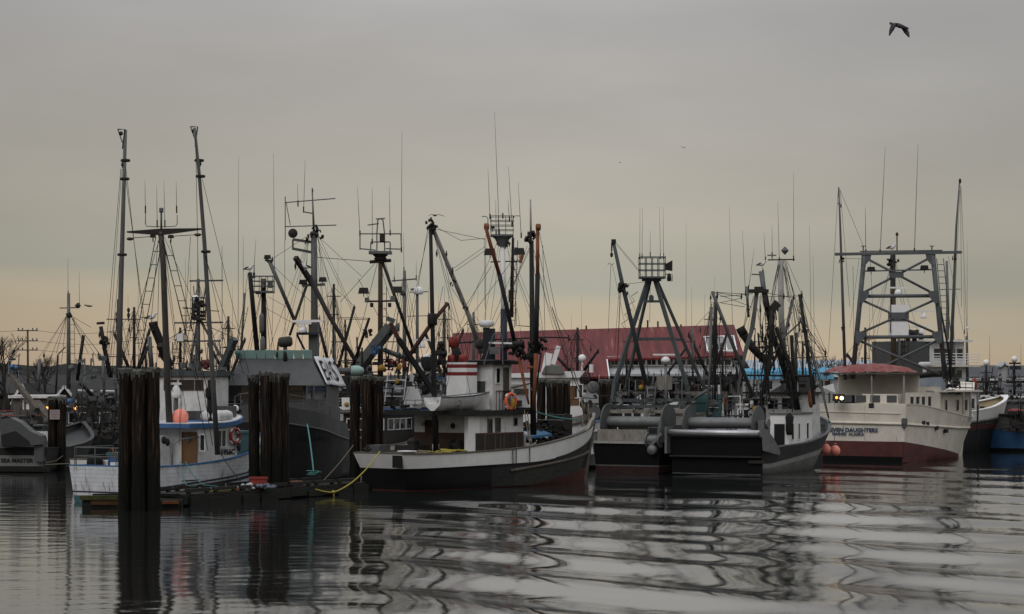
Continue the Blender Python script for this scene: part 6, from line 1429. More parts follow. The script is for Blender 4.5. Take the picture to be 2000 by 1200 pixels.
for j in range(7):
    for i in range(n+1):
        v = 3.3-6.3*i/n; e = math.sin(math.pi*min(1,max(0,(i/n)))); vs.append(T.L(.3+2.8*j/6, v, hz+.12+.62*math.sin(math.pi*j/6)**.5*(e**.4)+R.uniform(-.03,.06)))
m.add(vs,[(j*(n+1)+i,j*(n+1)+i+1,(j+1)*(n+1)+i+1,(j+1)*(n+1)+i) for j in range(6) for i in range(n)])
m2 = [T.L(.3,3.3-6.3*i/n,hz+.1) for i in range(n+1)]
T.part('covered_skiff', m, paint('faded_red_cover',(.40,.06,.06),.6,dirt=1,dirtc=(.36,.22,.21),scale=1.6,bump=.2), smooth=True)
for x in (1615,1706): T.lamp(x,731,-2,.4)
# main house and side rail
T.cabin('deckhouse','cream',7.2,14.6,-2.3,2.2,2.6,5.0,'cream',over=.35,rake=.2)
T.part('side_shelter', MB().box(T.L,6.0,14.8,-3.15,-2.35,5.0,5.12), 'cream')
for u in (11.2,12.6,14.0): T.part('stanchion', MB().tube([T.L(u,-3.05,2.7),T.L(u,-3.05,5.0)],.09,6), 'wpole')
T.part('aft_box', MB().box(T.L,6.0,7.1,-3.0,.5,3.2,5.4), 'cream'); T.part('white_locker', MB().box(T.L,7.4,10.5,-2.0,1.5,5.15,6.1), 'broof')
for a,b in ((9.5,9.9),(11.6,12.1),(13.2,13.7)): T.window('s',-2.3,a,b,3.6,4.4,fm='cream')
T.part('bow_cowl', MB().prism([T.L(14.4,-2.6,5.0),T.L(17.6,-1.3,5.6),T.L(17.0,.8,5.7),T.L(14.4,2.0,5.0)],(0,0,.12)), 'cream')
T.part('thick_boom', MB().tube([T.P((1758,742,0)),T.P((1800,734,1)),T.P((1852,727,2))],[.14,.2,.3],10), 'black', smooth=True)
T.part('radar_post', MB().lathe(T.P((1806,737,2)),(0,0,1),[(.16,0),(.13,.8)],10).lathe(T.P((1806,718,2)),(0,0,1),[(.3,0),(.45,.1),(.45,.35),(.3,.4)],16), 'clean', smooth=True)
R = random.Random(17)
# gantry: two lattice legs, horizontals and crossed diagonals with gusset plates
G = lambda x,y,dd=0: T.P((x,y,dd))
def gb(a,b,w=.3,nm='gantry_beam'): T.part(nm, MB().tube([G(*a),G(*b)],w/2,10), 'bsteel', smooth=True)
gb((1688,500,-1),(1665,740,0),.36,'leg'); gb((1822,500,-1),(1846,740,0),.36,'leg')
T.part('top_beam', MB().beam(G(1631,497,-1),G(1878,493,-1),.3,.2), 'bsteel'); T.part('top_beam', MB().beam(G(1680,491.5,-1),G(1840,489.5,-1),.3,.08), 'bsteel')
for y,xa,xb in ((579,1680,1826),(659,1672,1834)): gb((xa,y,-.8),(xb,y-1,-.8),.27)
for a,b in (((1692,505,-1),(1822,573,-1)),((1818,503,-1),(1686,572,-1)),((1682,586,-.8),(1830,652,-.8)),((1826,586,-.8),(1678,652,-.8)),((1674,664,-.6),(1836,732,-.3)),((1834,664,-.6),(1700,728,-.3))): gb(a,b,.18)
for x,y in ((1688,503),(1822,503),(1684,576),(1827,576),(1677,655),(1834,655)):
    s = 1 if x < 1750 else -1; m = MB(); m.prism([G(x-5*s,y-9,-1.1),G(x+14*s,y-6,-1.1),G(x+12*s,y+4,-1.1),G(x,y+18,-1.1),G(x-6*s,y+14,-1.1)],(0,.08,0)); T.part('gusset', m, 'bsteel')
for x,y in ((1751,536),(1754,616)): T.part('gusset', MB().prism([G(x-14,y-5,-1.15),G(x+14,y-5,-1.15),G(x+14,y+7,-1.15),G(x-14,y+7,-1.15)],(0,.06,0)), 'bsteel')
T.part('lamp_rail', MB().beam(G(1686,530,-1.2),G(1820,527,-1.2),.1,.1), 'bsteel'); T.lamp(1702,526,-1.4,.62); T.lamp(1806,523,-1.4,.62)
for x in (1686,1820): T.part('top_vent', MB().tube([G(x,493,-1),G(x,482,-1)],.05,6).tube([G(x-4,481,-1),G(x+4,481,-1)],.04,6), 'steel')
T.spar('outrigger_pole','steel',[(1651,742,0),(1645,560,-.5),(1641,440,-1),(1638,366,-1)],.17,.07); T.spar('outrigger_pole','steel',[(1855,740,0),(1863,560,-.5),(1868,440,-1),(1874,356,-1)],.17,.07)
for x,y in ((1644,507),(1863,504),(1648,637),(1640,400)): T.part('pole_band', knot(R, MB(), G(x,y,-.9), .2, 6), 'dark')
T.part('pennant', MB().prism([G(1637,372,-1),G(1640,372,-1),G(1640,386,-1),G(1636,384,-1)],(0,.02,0)), 'redp')
T.part('pole_top', MB().ball(G(1875,354,-1),.1,1,2,8), 'dark', smooth=True)
T.ants([(1729,286,1719,494,-1),(1793,282,1786,492,-1),(1690,405,1691,494,1)],.03)
T.stays([[(1640,370,-1),(1686,480,-1)],[(1637,372,-1),(1618,690,2)],[(1641,372,-1),(1660,600,1)],[(1876,362,-1),(1878,600,1)],[(1877,366,-1),(1890,690,2)],[(1875,372,-1),(1858,740,1)],[(1651,505,-1),(1686,506,-1)],[(1666,520,-1),(1668,700,1)],[(1700,510,1),(1710,720,3)],[(1678,506,0),(1660,640,1)]])
T.ladder((1836,505,0),(1850,650,1),.5,'steel',.03,.45); T.spar('hose','black',[(1836,600,0),(1852,680,0),(1857,742,-.5)],.1,.1)
T.spar('vent_stack','steel',[(1756,742,2),(1757,655,2)],.1)
T.part('discharge_hose', MB().tube([T.L(13.0,-3.5,4.0),T.L(12.6,-3.6,2.6),T.L(12.9,-3.5,1.4),T.L(12.7,-3.4,.1)],.06,6), 'black2', smooth=True)
T.rail([T.L(9,-2.6,5.15),T.L(14,-2.6,5.15)],.9,'steel',.025)
clutter(T,1830,1872,742,768,26,10,'dark',6,.34,'deck_machinery')

# ================================================================ BIG WOODEN BOAT RAFTED BEHIND IT
bx, by, th = 41.2, 192.0, 37
o = (bx-24*math.cos(rad(th)), by-24*math.sin(rad(th)))
T = Thing('trawler', 'large dark hulled boat with a sweeping white bow behind the cream boat', 'fishing boat', o[0], o[1], th, 0, 186)
K10 = [(0,2.8,2.5,3.2),(.3,3.1,2.8,3.0),(.6,3.0,2.5,3.2),(.8,2.5,1.6,3.6),(.92,1.5,.6,4.1),(.98,.6,.15,4.45),(1,.1,.04,4.6)]
T.hull(24, K10, [('dgrey',lambda t:1.35+.7*t),('maroon',lambda t:1.75+.7*t),('wood',lambda t:2.1+.9*t**2),('clean',None)], so=.3, bo=1.3, capm='clean', deck=1.1, capw=.35, insm=paint('cream_inner_bulwark',(.6,.5,.3),.6,dirt=.3))
T.guard(24, K10, .3, .98, lambda t:2.0+1.0*t**2, .3, 1.3, .12, 'steel')
T.cabin('deckhouse','white',8,18.5,-2.0,2.0,2.2,4.9,'steel',over=.3,rake=.3)
for a,b in ((14.5,15),(16,16.5),(17.3,17.8)): T.window('s',-2.0,a,b,3.6,4.4,fm='white')
k0, k1, k2 = (T.hit(x,700,v=-1.9)[0] for x in (1766,1815,1888)); zc = T.hit(1790,667,v=-1.9)[1]; zw = T.hit(1850,668,v=-1.9)[1]
T.cabin('wheelhouse','white',k1+.05,k2,-1.9,1.9,5.0,zw,'clean',over=.5,rake=.3,rt=.16)
for i in range(4): p = k1+.5+i*(k2-k1-.8)/4; T.window('s',-1.9,p,p+.7,zw-1.3,zw-.55,fm='white'); T.window('s',-1.9,p,p+.6,6.0,6.7,fm='white')
T.cabin('stack_casing','agrey',k0,k1,-1.9,1.6,5.0,zc,None)
for x in (1773,1786,1799): u = T.hit(x,660,v=-.8)[0]; T.part('exhaust_pipe', MB().tube([T.L(u,-.8,zc-.1),T.L(u,-.8,zc+.5),T.L(u-.15,-.8,zc+.75),T.L(u-.5,-.8,zc+.8),T.L(u-.7,-.8,zc+.5)],.2,10), 'dish', smooth=True)
T.part('bridge_deck', MB().box(T.L,k1-.3,k2+.9,-2.6,2.4,6.95,7.1), 'cream')
T.rail([T.L(k1-.2,-2.5,7.1),T.L(k2+.8,-2.5,7.1)],.9,'clean',.03,4); T.radar(1804,610,-2,1.8,20); T.radar(1800,640,-2,1.6,-10)
T.spar('mast','dark',[(1744,650,-6),(1744,498,-6)],.3,.28); T.spar('mast','bmast',[(1746,742,-6),(1744,560,-6)],.3,.3)
m = MB(); R = random.Random(14)
for k in range(9): knot(R, m, T.P((1744+R.uniform(-6,7), 508+R.uniform(-8,10), -6)), .32, 4)
T.part('masthead_fitting', m, 'dark', smooth=True)
T.part('white_hood', MB().box(I3, T.P((1740,0,-6)).x, T.P((1772,0,-6)).x, 179.4, 181.2, T.P((0,657,-6)).z, T.P((0,596,-6)).z), 'clean'); T.part('hood_band', MB().box(I3, T.P((1739.5,0,-6)).x, T.P((1772.5,0,-6)).x, 179.36, 181.24, T.P((0,628,-6)).z, T.P((0,611,-6)).z), 'agrey')
T.part('scanner', MB().beam(T.P((1734,562,-6.5)),T.P((1775,563,-6.5)),.14,.12), 'clean'); T.dome(1754,570,-6.5,.28)
T.part('warning_light', MB().tube([T.P((1752,492,-6)),T.P((1752,462,-6))],.05,6).ball(T.P((1752,458,-6)),.12,1,1.4,8), 'maroon')
T.part('platform', MB().beam(T.P((1735,690,-6)),T.P((1772,690,-6)),1,.15), 'dark'); T.ladder((1768,655,-6),(1768,700,-6),.5,'dark',.04,.4); T.ladder((1760,655,-6),(1760,700,-6),.5,'dark',.04,.4)
T.stays([[(1742,510,-6),(1690,720,-3)],[(1740,512,-6),(1704,700,-3)],[(1748,512,-6),(1790,700,0)],[(1750,514,-6),(1810,700,0)],[(1744,512,-6),(1668,720,-2)],[(1752,560,-6),(1800,720,0)],[(1852,500,0),(1890,690,3)]])
T.spar('mast','steel',[(1849,742,-1),(1851,600,-1),(1849,510,-1)],.24,.13); T.spar('mast','steel',[(1863,742,-1),(1860,620,-1)],.2,.16); T.spar('yard','dark',[(1838,566,-1),(1876,565,-1)],.04); T.spar('davit','steel',[(1893,760,2),(1873,670,2)],.16,.16)
T.part('funnel_cap', MB().ball(T.P((1873,668,2)),.34,1,.6,10), 'rustr', smooth=True); T.spar('pole','steel',[(1890,745,2),(1888,657,2)],.15,.14); T.dome(1889,640,2,.12); T.ants([(1889,470,1889,655,3),(1882,545,1884,650,3)],.02)
heap(T,'deck_gear',19.2,22.0,-1.0,1.0,3.2,.8,'dark',4,24,.3)
c = T.P((1904,750,-3)); T.part('red_bag', MB().ball(c,.25,.8,2.0,8), 'redp', smooth=True)

# ================================================================ WHITE PILOTHOUSE BOAT BEHIND THE BLACK BOW
T = Thing('pilothouse_boat', 'white boat with rounded windscreen and ball antenna behind the black bow', 'fishing boat', -6.5, 153.2, 6, 0, 152)
K11 = [(0,2.0,1.9,1.5),(.4,2.2,2.0,1.5),(.75,1.8,1.2,2.0),(.93,.8,.3,2.5),(1,.08,.04,2.7)]
T.hull(13.2, K11, [('black',lambda t:.2),('white',None)], so=.1, bo=.9, capm='clean', deck=.5)
u0 = T.hit(1038,760,v=-1.6)[0]; u1 = T.hit(1160,760,v=-1.6)[0]
zb, zt = T.hit(1100,800,v=-1.6)[1], T.hit(1100,738,v=-1.6)[1]
T.cabin('wheelhouse','clean',u0-3,u1,-1.6,1.6,1.0,zt,None,rake=1.0)
T.part('roof', MB().hexa([T.L(u0-3.3,-1.9,zt),T.L(u1-1.0,-1.9,zt),T.L(u1-1.0,1.9,zt),T.L(u0-3.3,1.9,zt),T.L(u0-3.3,-1.9,zt+.2),T.L(u1-.6,-1.9,zt+.45),T.L(u1-.6,1.9,zt+.45),T.L(u0-3.3,1.9,zt+.2)]), 'clean')
T.winpx('s',-1.6,1112,754,1127,777,fm='clean'); T.winpx('s',-1.6,1131,752,1137,776,fm='clean'); T.winpx('s',-1.6,1114,780,1129,790,fm='oak',pm='oak',name='door') 
T.panel('brown_panel','oak','s',-1.6,*sorted((T.hit(1111,0,v=-1.6)[0],T.hit(1122,0,v=-1.6)[0])),T.hit(1,779,v=-1.6)[1],T.hit(1,756,v=-1.6)[1],.05)
c = T.L(u1-.9,-1.75,0); a,z = T.hit(1152,765,v=-1.65)
T.part('radar_dish', MB().lathe(T.L(a+.2,-1.7,T.hit(1160,757,v=-1.7)[1]),(.3,-1,0),[(.38,-.05),(.42,0),(.34,.05)],18), 'alum', smooth=True)
T.part('fender_plate', MB().lathe(T.L(T.hit(1156,0,v=-1.7)[0],-1.7,T.hit(1,808,v=-1.7)[1]),(0,-1,0),[(.56,0),(.58,.03),(.54,.07)],20), 'steel')
T.part('mast', MB().tube([T.P((1137,724,0)),T.P((1137,706,0))],.06,8), 'clean'); T.part('ball_antenna', MB().ball(T.P((1137,700,0)),.26,1,1,14), 'clean', smooth=True)
T.part('corner_post', MB().tube([T.P((1155,728,0)),T.P((1155,712,0))],.14,8), 'clean')
m = MB(); R = random.Random(2)
m.hexa([T.P(q)+Vector((0,o,0)) for q,o in (((1058,730),0),((1103,730),0),((1103,730),1.4),((1058,730),1.4),((1064,716),.2),((1096,714),.2),((1090,712),1.2),((1068,713),1.2))]); T.part('canopy_cover', m, 'gtarp')
T.part('white_davit', MB().beam(T.P((1080,712,1)),T.P((1091,676,1)),.14,.3).beam(T.P((1064,728,1)),T.P((1072,690,1)),.2,.5), 'clean')
T.part('red_lamp', MB().box(I3,T.P((1103,0,-1)).x,T.P((1108,0,-1)).x,151-.1,151.1,T.P((0,788,-1)).z,T.P((0,778,-1)).z), 'lampr')
# ================================================================ BLUE MASTED BOAT BEHIND THE RED STRIPED FUNNEL
T = Thing('seiner', 'boat with a white and blue mast and tall railed lookout behind the black seiner wheelhouse', 'fishing boat', -8.5, 161.5, 8, 0, 160)
K12 = [(0,2.2,2.0,1.6),(.5,2.4,2.1,1.7),(.8,1.8,1.1,2.3),(1,.08,.04,3.0)]
T.hull(15, K12, [('maroon',lambda t:.25),('white',None)], so=.2, bo=.9, capm='blue', deck=.5)
T.cabin('wheelhouse','white',6.2,11,-1.7,1.7,1.4,5.2,'blue',over=.3,rake=.4)
for a in (6.7,7.7,8.7,9.6): T.window('s',-1.7,a,a+.6,4.0,4.8,fm='white')
T.spar('mast','clean',[(984,620,0),(981,455,0)],.26,.22); T.spar('mast_base','dblue',[(984,720,0),(984,604,0)],.33,.31)
T.nest(958,1003,423,459,0,1.4,4,'steel',.026,4); T.part('nest_cone', MB().lathe(T.P((981,462,0)),(0,0,-1),[(.75,0),(.5,.2),(.28,.7)],12), 'steel')
T.part('rail_horns', MB().tube([T.P(q) for q in ((941,423,0),(950,423,0),(953,428,0),(953,440,0))],.03,5).tube([T.P(q) for q in ((1015,422,0),(1005,422,0),(1002,428,0),(1002,440,0))],.03,5), 'steel', smooth=True)
T.ants([(953,330,957,425,0),(966,220,975,455,0),(968,390,969,458,1),(993,325,1000,440,0),(1012,355,1018,462,0),(992,390,995,430,0),(982,415,982,424,0)],.025)
T.lamp(957,492,0,.85,mat='gsteel'); T.lamp(1014,491,0,.85,mat='gsteel'); T.lamp(962,444,0,.35)
T.spar('lamp_arm','dark',[(958,512,0),(1020,510,0)],.06); T.spar('ladder_rail','wire',[(1002,460,0),(998,560,0)],.06,.1); T.spar('boom','rustr',[(1002,465,1),(999,620,1)],.12,.2)
T.part('orange_arm', MB().tube([T.P((1020,497,0)),T.P((1016,514,0))],.12,8), 'orange'); T.part('net_box', MB().box(I3,T.P((993,0)).x,T.P((999,0)).x,159.5,160.5,T.P((0,590)).z,T.P((0,567)).z), 'dish')
m = MB(); R = random.Random(24)
for k in range(7): knot(R, m, T.P((982+R.uniform(-9,9), 472+R.uniform(-4,5), 0)), .26, 4)
T.part('masthead_fitting', m, 'dark', smooth=True)
T.stays([[(975,475,0),(930,700,2)],[(978,475,0),(948,700,2)],[(990,475,0),(1025,700,2)],[(988,475,0),(1060,700,3)],[(972,472,0),(888,660,0)],[(1018,500,0),(1005,600,0)],[(946,465,0),(947,600,0)],[(992,475,0),(1075,690,3)]])
T.spar('davit','wire',[(1008,602,0),(1008,636,0),(1034,638,0)],.04,.04)
# ================================================================ BACKGROUND BOATS
def bgboat(label, px, D, th, L=13, beam=4.2, hm='white', bm='black', cab='white', roof='white', ch=2.4, cu=(.45,.8), up=False, name='fishing_boat', sheer=1.5, wins=4, fm='white', cm='wood'):
    cx = (px-1000)/FPX*D; c, s = math.cos(rad(th)), math.sin(rad(th))
    t = Thing(name, label, 'fishing boat', cx-c*L*.55, D-s*L*.55, th, 0, D)
    h = beam/2
    K = [(0,h*.85,h*.78,sheer),(.3,h,h*.9,sheer),(.6,h*.95,h*.75,sheer*1.12),(.85,h*.6,h*.3,sheer*1.45),(1,.08,.04,sheer*1.8)]
    t.hull(L, K, [(bm,lambda q:.3),(hm,None)], so=.2, bo=.8, capm=cm, deck=.5, ns=18, insm='agrey')
    a, b = L*cu[0], L*cu[1]; w0 = sheer-.4; w1 = w0+ch+.3; hv = h*.62
    t.cabin('wheelhouse', cab, a, b, -hv, hv, w0, w1, roof, over=.2, rake=.35)
    def strip(u0,u1,v,z0,z1):
        n = wins
        for i in range(n):
            p = u0+.25+(u1-u0-.9)*i/n; t.window('s', -v, p, p+(u1-u0-.9)/n-.2, z0, z1, fm=fm, fr=.05)
        for i in range(3): q = -v+.2+(2*v-.3)*i/3; t.window('a' , u0, q, q+(2*v-.3)/3-.15, z0, z1, fm=fm, fr=.05)
        for i in range(3): q = -v+.2+(2*v-.3)*i/3; t.window('f' , u1, q, q+(2*v-.3)/3-.15, z0, z1, fm=fm, fr=.05) if s < 0 else None
    strip(a, b, hv, w1-1.05, w1-.35)
    t.top = w1+.12
    if up:
        a2 = a+(b-a)*.35; t.cabin('upper_wheelhouse', cab, a2, b-.3, -hv*.8, hv*.8, w1+.12, w1+2.2, roof, over=.2, rake=.3); 
        q = t; 
        for i in range(3): p = a2+.2+(b-.9-a2)*i/3; t.window('s', -hv*.8, p, p+(b-.9-a2)/3-.15, w1+1.1, w1+1.8, fm=fm, fr=.05)
    return t
def rig(t, mx, yt, yb, dd=0, r=.17, mat='steel', n=6, seed=1, spread=45, booms=(), cross=()):
    R = random.Random(seed)
    t.spar('mast', mat, [(mx,yb,dd),(mx,(yt+yb)/2,dd),(mx,yt,dd)], r, r*.65)
    for k in range(n):
        x = mx + (spread*(.35+.65*(k//2)/max(1,(n//2))))*(1 if k%2 else -1)*R.uniform(.8,1.1)
        t.stays([[(mx,yt+R.uniform(2,12),dd),(x,yb-R.uniform(0,30),dd+R.uniform(-4,4))]], .017)
    for (x0,y0,x1,y1,w,m) in booms: t.spar('boom', m, [(x0,y0,dd-1),(x1,y1,dd)], w*.8, w); t.stays([[(x0,y0,dd-1),(mx,yt+6,dd)]], .017); t.block(x0,y0+3,dd-1,w*1.1)
    for (x0,x1,y) in cross: t.spar('crosstree', 'dark', [(x0,y,dd),(x1,y,dd)], .05)

# boat with the tall white house behind the troller
t = bgboat('white boat with brown framed wheelhouse windows behind the troller', 372, 134, 62, 15, 5.2, cab='white', roof='gsteel', ch=2.0, name='seiner')
t.cabin('tall_wheelhouse','white',8.0,9.2,-2.0,2.4,1.4,CAMH-(735-740)/4500*139,'gsteel',over=.25,rt=.3)
zt = t.hit(370,744,u=8.0)[1]; zb = t.hit(370,761,u=8.0)[1]
for x0,x1 in ((322,330),(336,344),(352,378),(383,396),(408,420)):
    a, _ = t.hit(x0,750,u=8.0); b, _ = t.hit(x1,750,u=8.0); t.window('a',8.0,min(a,b),max(a,b),zb,zt,fm='brown',fr=.06)
rig(t, 387, 545, 742, 2, .2, 'steel', 6, 3, 60)
t.nest(377,400,582,622,2,1,3,'dark',.03,3); clutter(t,378,399,584,626,26,4,'dark',2,.22,'radar_stack'); t.dome(383,582,2,.26); t.ants([(386,440,386,560,2),(362,505,363,650,2),(398,560,398,600,2),(433,482,434,660,2),(372,520,373,640,2),(410,600,410,660,2)],.017)
for a in ((370,436,549),(341,436,631),(345,432,667)): t.spar('yard','steel',[(a[0],a[2],2),(a[1],a[2]-1,2)],.07)
t.part('leg', MB().tube([t.P((386,626,2)),t.P((371,715,2))],.08,6).tube([t.P((391,626,2)),t.P((440,710,2))],.08,6), 'steel'); t.ladder((345,668,2),(347,725,2),.5,'wire',.03); t.ladder((436,666,2),(444,720,2),.5,'wire',.03)
t.part('speaker_box', MB().box(I3,t.P((347,0,2)).x,t.P((359,0,2)).x,135.6,136.2,t.P((0,667,2)).z,t.P((0,652,2)).z),'clean')
t.part('red_floats', MB().ball(t.P((398,710,1)),.22).ball(t.P((406,709,1)),.22).ball(t.P((402,716,1)),.2), 'maroon', smooth=True); clutter(t,330,440,715,735,26,5,'steel',1,.3)
t.part('boom', MB().beam(t.P((458,662,0)),t.P((428,735,1)),.36,.36), 'gsteel'); t.block(452,684,-1,.2); t.stays([[(456,660,0),(412,640,1)],[(412,640,1),(392,632,2)],[(326,665,0),(386,628,2)]], .02)
t.part('boom', MB().beam(t.P((298,632,2)),t.P((332,716,3)),.36,.36), 'dark'); t.part('boom', MB().beam(t.P((312,674,2)),t.P((330,710,3)),.34,.34), 'dark'); t.block(299,645,2,.2); t.spar('davit_head','dark',[(291,633,2),(307,630,2)],.12)
t.spar('outrigger','dark',[(293,670,2),(272,718,2)],.1,.12); t.spar('post','steel',[(292,658,2),(296,720,2)],.16,.2); t.spar('yard','dark',[(284,678,2),(300,678,2)],.05)
# black lookout mast boat (x~515)
t = bgboat('boat with black mast and railed lookout left of the tall grey mast', 520, 153, 100, 13, 4.4, cab='white', name='seiner')
rig(t, 515, 545, 720, 0, .3, 'black', 5, 8, 45)
t.nest(494,535,540,569,0,1.2,3,'steel',.025,4); t.part('lamp_housing', MB().box(I3,t.P((511,0)).x,t.P((517,0)).x,152.6,153.3,t.P((0,563)).z,t.P((0,545)).z),'steel'); t.part('white_box', MB().box(I3,t.P((524,0)).x,t.P((533,0)).x,152.4,153,t.P((0,563)).z,t.P((0,549)).z),'agrey')
t.spar('boom','black',[(488,533,-2),(496,620,-1),(504,705,0)],.2,.24); t.lamp(504,572,-1,.35,mat='steel'); t.part('exhaust_muffler', MB().lathe(t.P((511,633,-1)),(0,0,1),[(.1,-.6),(.16,-.4),(.16,.5),(.08,.7)],12).lathe(t.P((513,675,-1)),(0,0,1),[(.1,-.5),(.17,-.3),(.17,.4),(.08,.6)],12), 'steel', smooth=True)
t.ants([(466,308,465,690,2),(475,460,475,600,2),(500,466,495,540,1),(434,480,434,700,2),(534,300,536,530,2),(497,510,497,540,0)],.022); t.spar('outrigger','steel',[(478,573,-1),(470,700,0)],.11,.1); t.stays([[(484,535,-2),(462,690,2)],[(478,575,-1),(500,540,0)],[(536,500,0),(530,700,1)],[(524,580,0),(560,600,2)],[(515,600,0),(588,640,2)]])
t.ladder((480,600,-1),(462,690,1),.3,'wire',.02,.5)
# brown wooden mast with crow's nest (x~743)
t = bgboat('seiner with brown timber mast and antenna cage behind the piling', 730, 158, 72, 16, 5.0, cab='dark', roof='dark', name='seiner', ch=2.2)
t.spar('mast','bmast',[(743,745,0),(743,620,0),(743,505,0)],.27,.2)
t.part('masthead_fitting', MB().lathe(t.P((743,508,0)),(0,0,1),[(.4,0),(.45,.1),(.3,.25),(.4,.4)],12), 'dark')
t.spar('yard','dark',[(722,512,0),(764,509,0)],.16); t.part('platform', MB().beam(t.P((721,494,0)),t.P((765,494,0)),1.3,.18), 'steel'); t.part('flare_foot', MB().lathe(t.P((743,498,0)),(0,0,-1),[(.55,0),(.2,.3),(.3,.5)],12), 'dark')
m = MB()
for a,b in (((724,474),(724,494)),((762,474),(762,494)),((724,473),(762,473)),((736,494),(736,458)),((751,494),(751,456)),((703,457),(783,457)),((703,486),(734,489)),((753,486),(783,487)),((736,457),(738,430)),((738,430),(743,427)),((743,427),(748,430)),((748,430),(751,456)),((703,457),(703,488)),((783,457),(784,490)),((718,440),(740,437)),((734,428),(752,427))): m.tube([t.P((*a,0)),t.P((*b,0))],.045,5)
t.part('antenna_cage', m, 'steel'); t.part('signal_lamp', MB().box(I3,t.P((742,0)).x,t.P((752,0)).x,157.6,158.2,t.P((0,472)).z,t.P((0,457)).z),'dark')
t.ants([(698,366,703,458,0),(727,367,727,474,0),(760,363,762,457,0),(785,258,784,490,0)],.025)
t.spar('floodlight_arm','dark',[(716,589,-1),(772,588,-1)],.09); t.lamp(710,568,-1,.75); t.lamp(776,566,-1,.8,mat='gsteel'); t.part('lamp_foot', MB().box(I3,t.P((715,0)).x,t.P((722,0)).x,156.5,157.2,t.P((0,592)).z,t.P((0,583)).z).box(I3,t.P((765,0)).x,t.P((773,0)).x,156.5,157.2,t.P((0,590)).z,t.P((0,580)).z),'steel')
for x in (726,744,761): t.part('hanging_lamp', MB().lathe(t.P((x,592,-1)),(0,0,-1),[(.12,0),(.12,.25),(.05,.3)],8),'dark')
t.spar('boom','dark',[(747,512,0),(775,590,0),(810,690,1)],.14,.17); t.part('boom', MB().beam(t.P((762,640,-2)),t.P((702,716,0)),.62,.62), 'steel', label='broad grey boom with power block')
t.part('power_block', MB().lathe(t.P((758,640,-2.4)),(.8,.1,-.2),[(.35,0),(.5,.1),(.22,.3),(.22,.42),(.5,.6),(.35,.7)],16).beam(t.P((755,622,-2)),t.P((771,628,-2)),.3,.3), 'gsteel', smooth=False)
t.block(779,642,-2,.28); t.block(762,652,-2,.2); t.block(716,650,-2,.26); t.part('blue_float', knot(random.Random(5), MB(), t.P((735,682,-2)), .34, 10), 'blue')
t.spar('boom','black',[(721,622,-3),(690,715,-1)],.12,.14); t.part('lamp', knot(random.Random(3), MB(), t.P((719,650,-3)), .3, 10),'dark'); t.stays([[(657,620,0),(721,622,-3)],[(657,623,0),(721,625,-3)]],.02)
t.stays([[(736,512,0),(620,503,-8)],[(732,515,0),(665,590,-4)],[(752,512,0),(790,640,2)],[(740,620,0),(700,545,1)],[(738,510,0),(690,700,1)],[(750,600,0),(770,640,-2)],[(764,590,-1),(740,510,0)]],.02)
t.ladder((750,560,1),(749,720,1),.35,'wire',.025,.5)
t.part('yellow_float', MB().ball(t.P((745,719,-1)),.24,1.1,1,10), 'yellow', smooth=True); t.part('yellow_float', MB().ball(t.P((780,717,-1)),.18,.9,1.4,10), 'yellow', smooth=True); t.part('yellow_float', MB().ball(t.P((775,745,-1)),.15,.9,1.4,10), 'yellow', smooth=True)
R = random.Random(4); m = MB()
for k in range(34): c = t.P((R.uniform(752,792), R.uniform(701,719), 0)); d = Vector((R.uniform(-.2,.2),0,R.uniform(-.25,.25))); m.beam(c,c+d,.14,.1)
t.part('red_floats', m, 'redp'); clutter(t,690,800,700,760,50,6,'dark',0,.35); t.spar('boom','gsteel',[(748,683,1),(806,706,1)],.24,.24)
t.part('long_tank', MB().tube([t.P((634,725,-6)),t.P((690,725,-6)),t.P((710,725,-6))],[.22,.22,.22],12), 'agrey', smooth=True); t.part('tank_end', MB().lathe(t.P((686,724,-6.4)),(1,0,0),[(.3,0),(.33,.1),(.33,.5),(.2,.75),(.02,.85)],14), 'seafoam', smooth=True)
# dome mast boat (x~790-815)
t = bgboat('white boat with a domed antenna mast and ladder left of the black boat funnel', 800, 164, 20, 14, 4.6, roof='blue', name='seiner', up=True, hm='white')
rig(t, 790, 529, 742, 0, .22, 'steel', 7, 5, 50); t.spar('yard','steel',[(765,549,0),(814,545,0)],.07); t.part('yard', MB().tube([t.P((802,566,0)),t.P((818,564,0))],.09,6), 'steel'); t.dome(817,566,0,.34); t.spar('mast','pole',[(815,740,0),(815,566,0)],.17,.13)
t.spar('yard','steel',[(800,571,0),(836,570,0)],.05); t.spar('yard','steel',[(795,618,0),(838,617,0)],.04); t.dome(787,572,0,.2,'dish'); t.ants([(770,510,770,548,0),(813,510,813,545,0),(837,560,837,618,0),(859,610,859,680,2),(868,555,869,680,2),(853,640,853,700,0),(788,455,789,529,0)],.02)
t.radar(824,666,-1,1.6,0); t.part('ladder_frame', MB().beam(t.P((778,742,-3)),t.P((800,742,-3)),.05,.05), 'clean'); t.ladder((776,728,-3),(769,790,-3),1.3,'clean',.04,.5)
m = MB(); m.hexa([t.P(q) for q in ((788,790,-4),(826,790,-4),(826,790,-1),(788,790,-1),(802,728,-4),(808,728,-4),(808,728,-1),(802,728,-1))]); t.part('bow_flare_panel', m, 'clean')
t.part('olive_dish', MB().lathe(t.P((835,709,-2)),(0,-1,0),[(.55,0),(.6,.08),(.4,.25)],16), 'net', smooth=True); t.part('white_cowl', MB().tube([t.P((825,735,-2)),t.P((822,712,-2)),t.P((830,698,-2)),t.P((840,695,-2))],[.22,.2,.2,.24],10), 'clean', smooth=True)
clutter(t,790,870,725,790,45,7,'agrey',-2,.34); clutter(t,690,790,780,860,50,8,'dark',-3,.36)
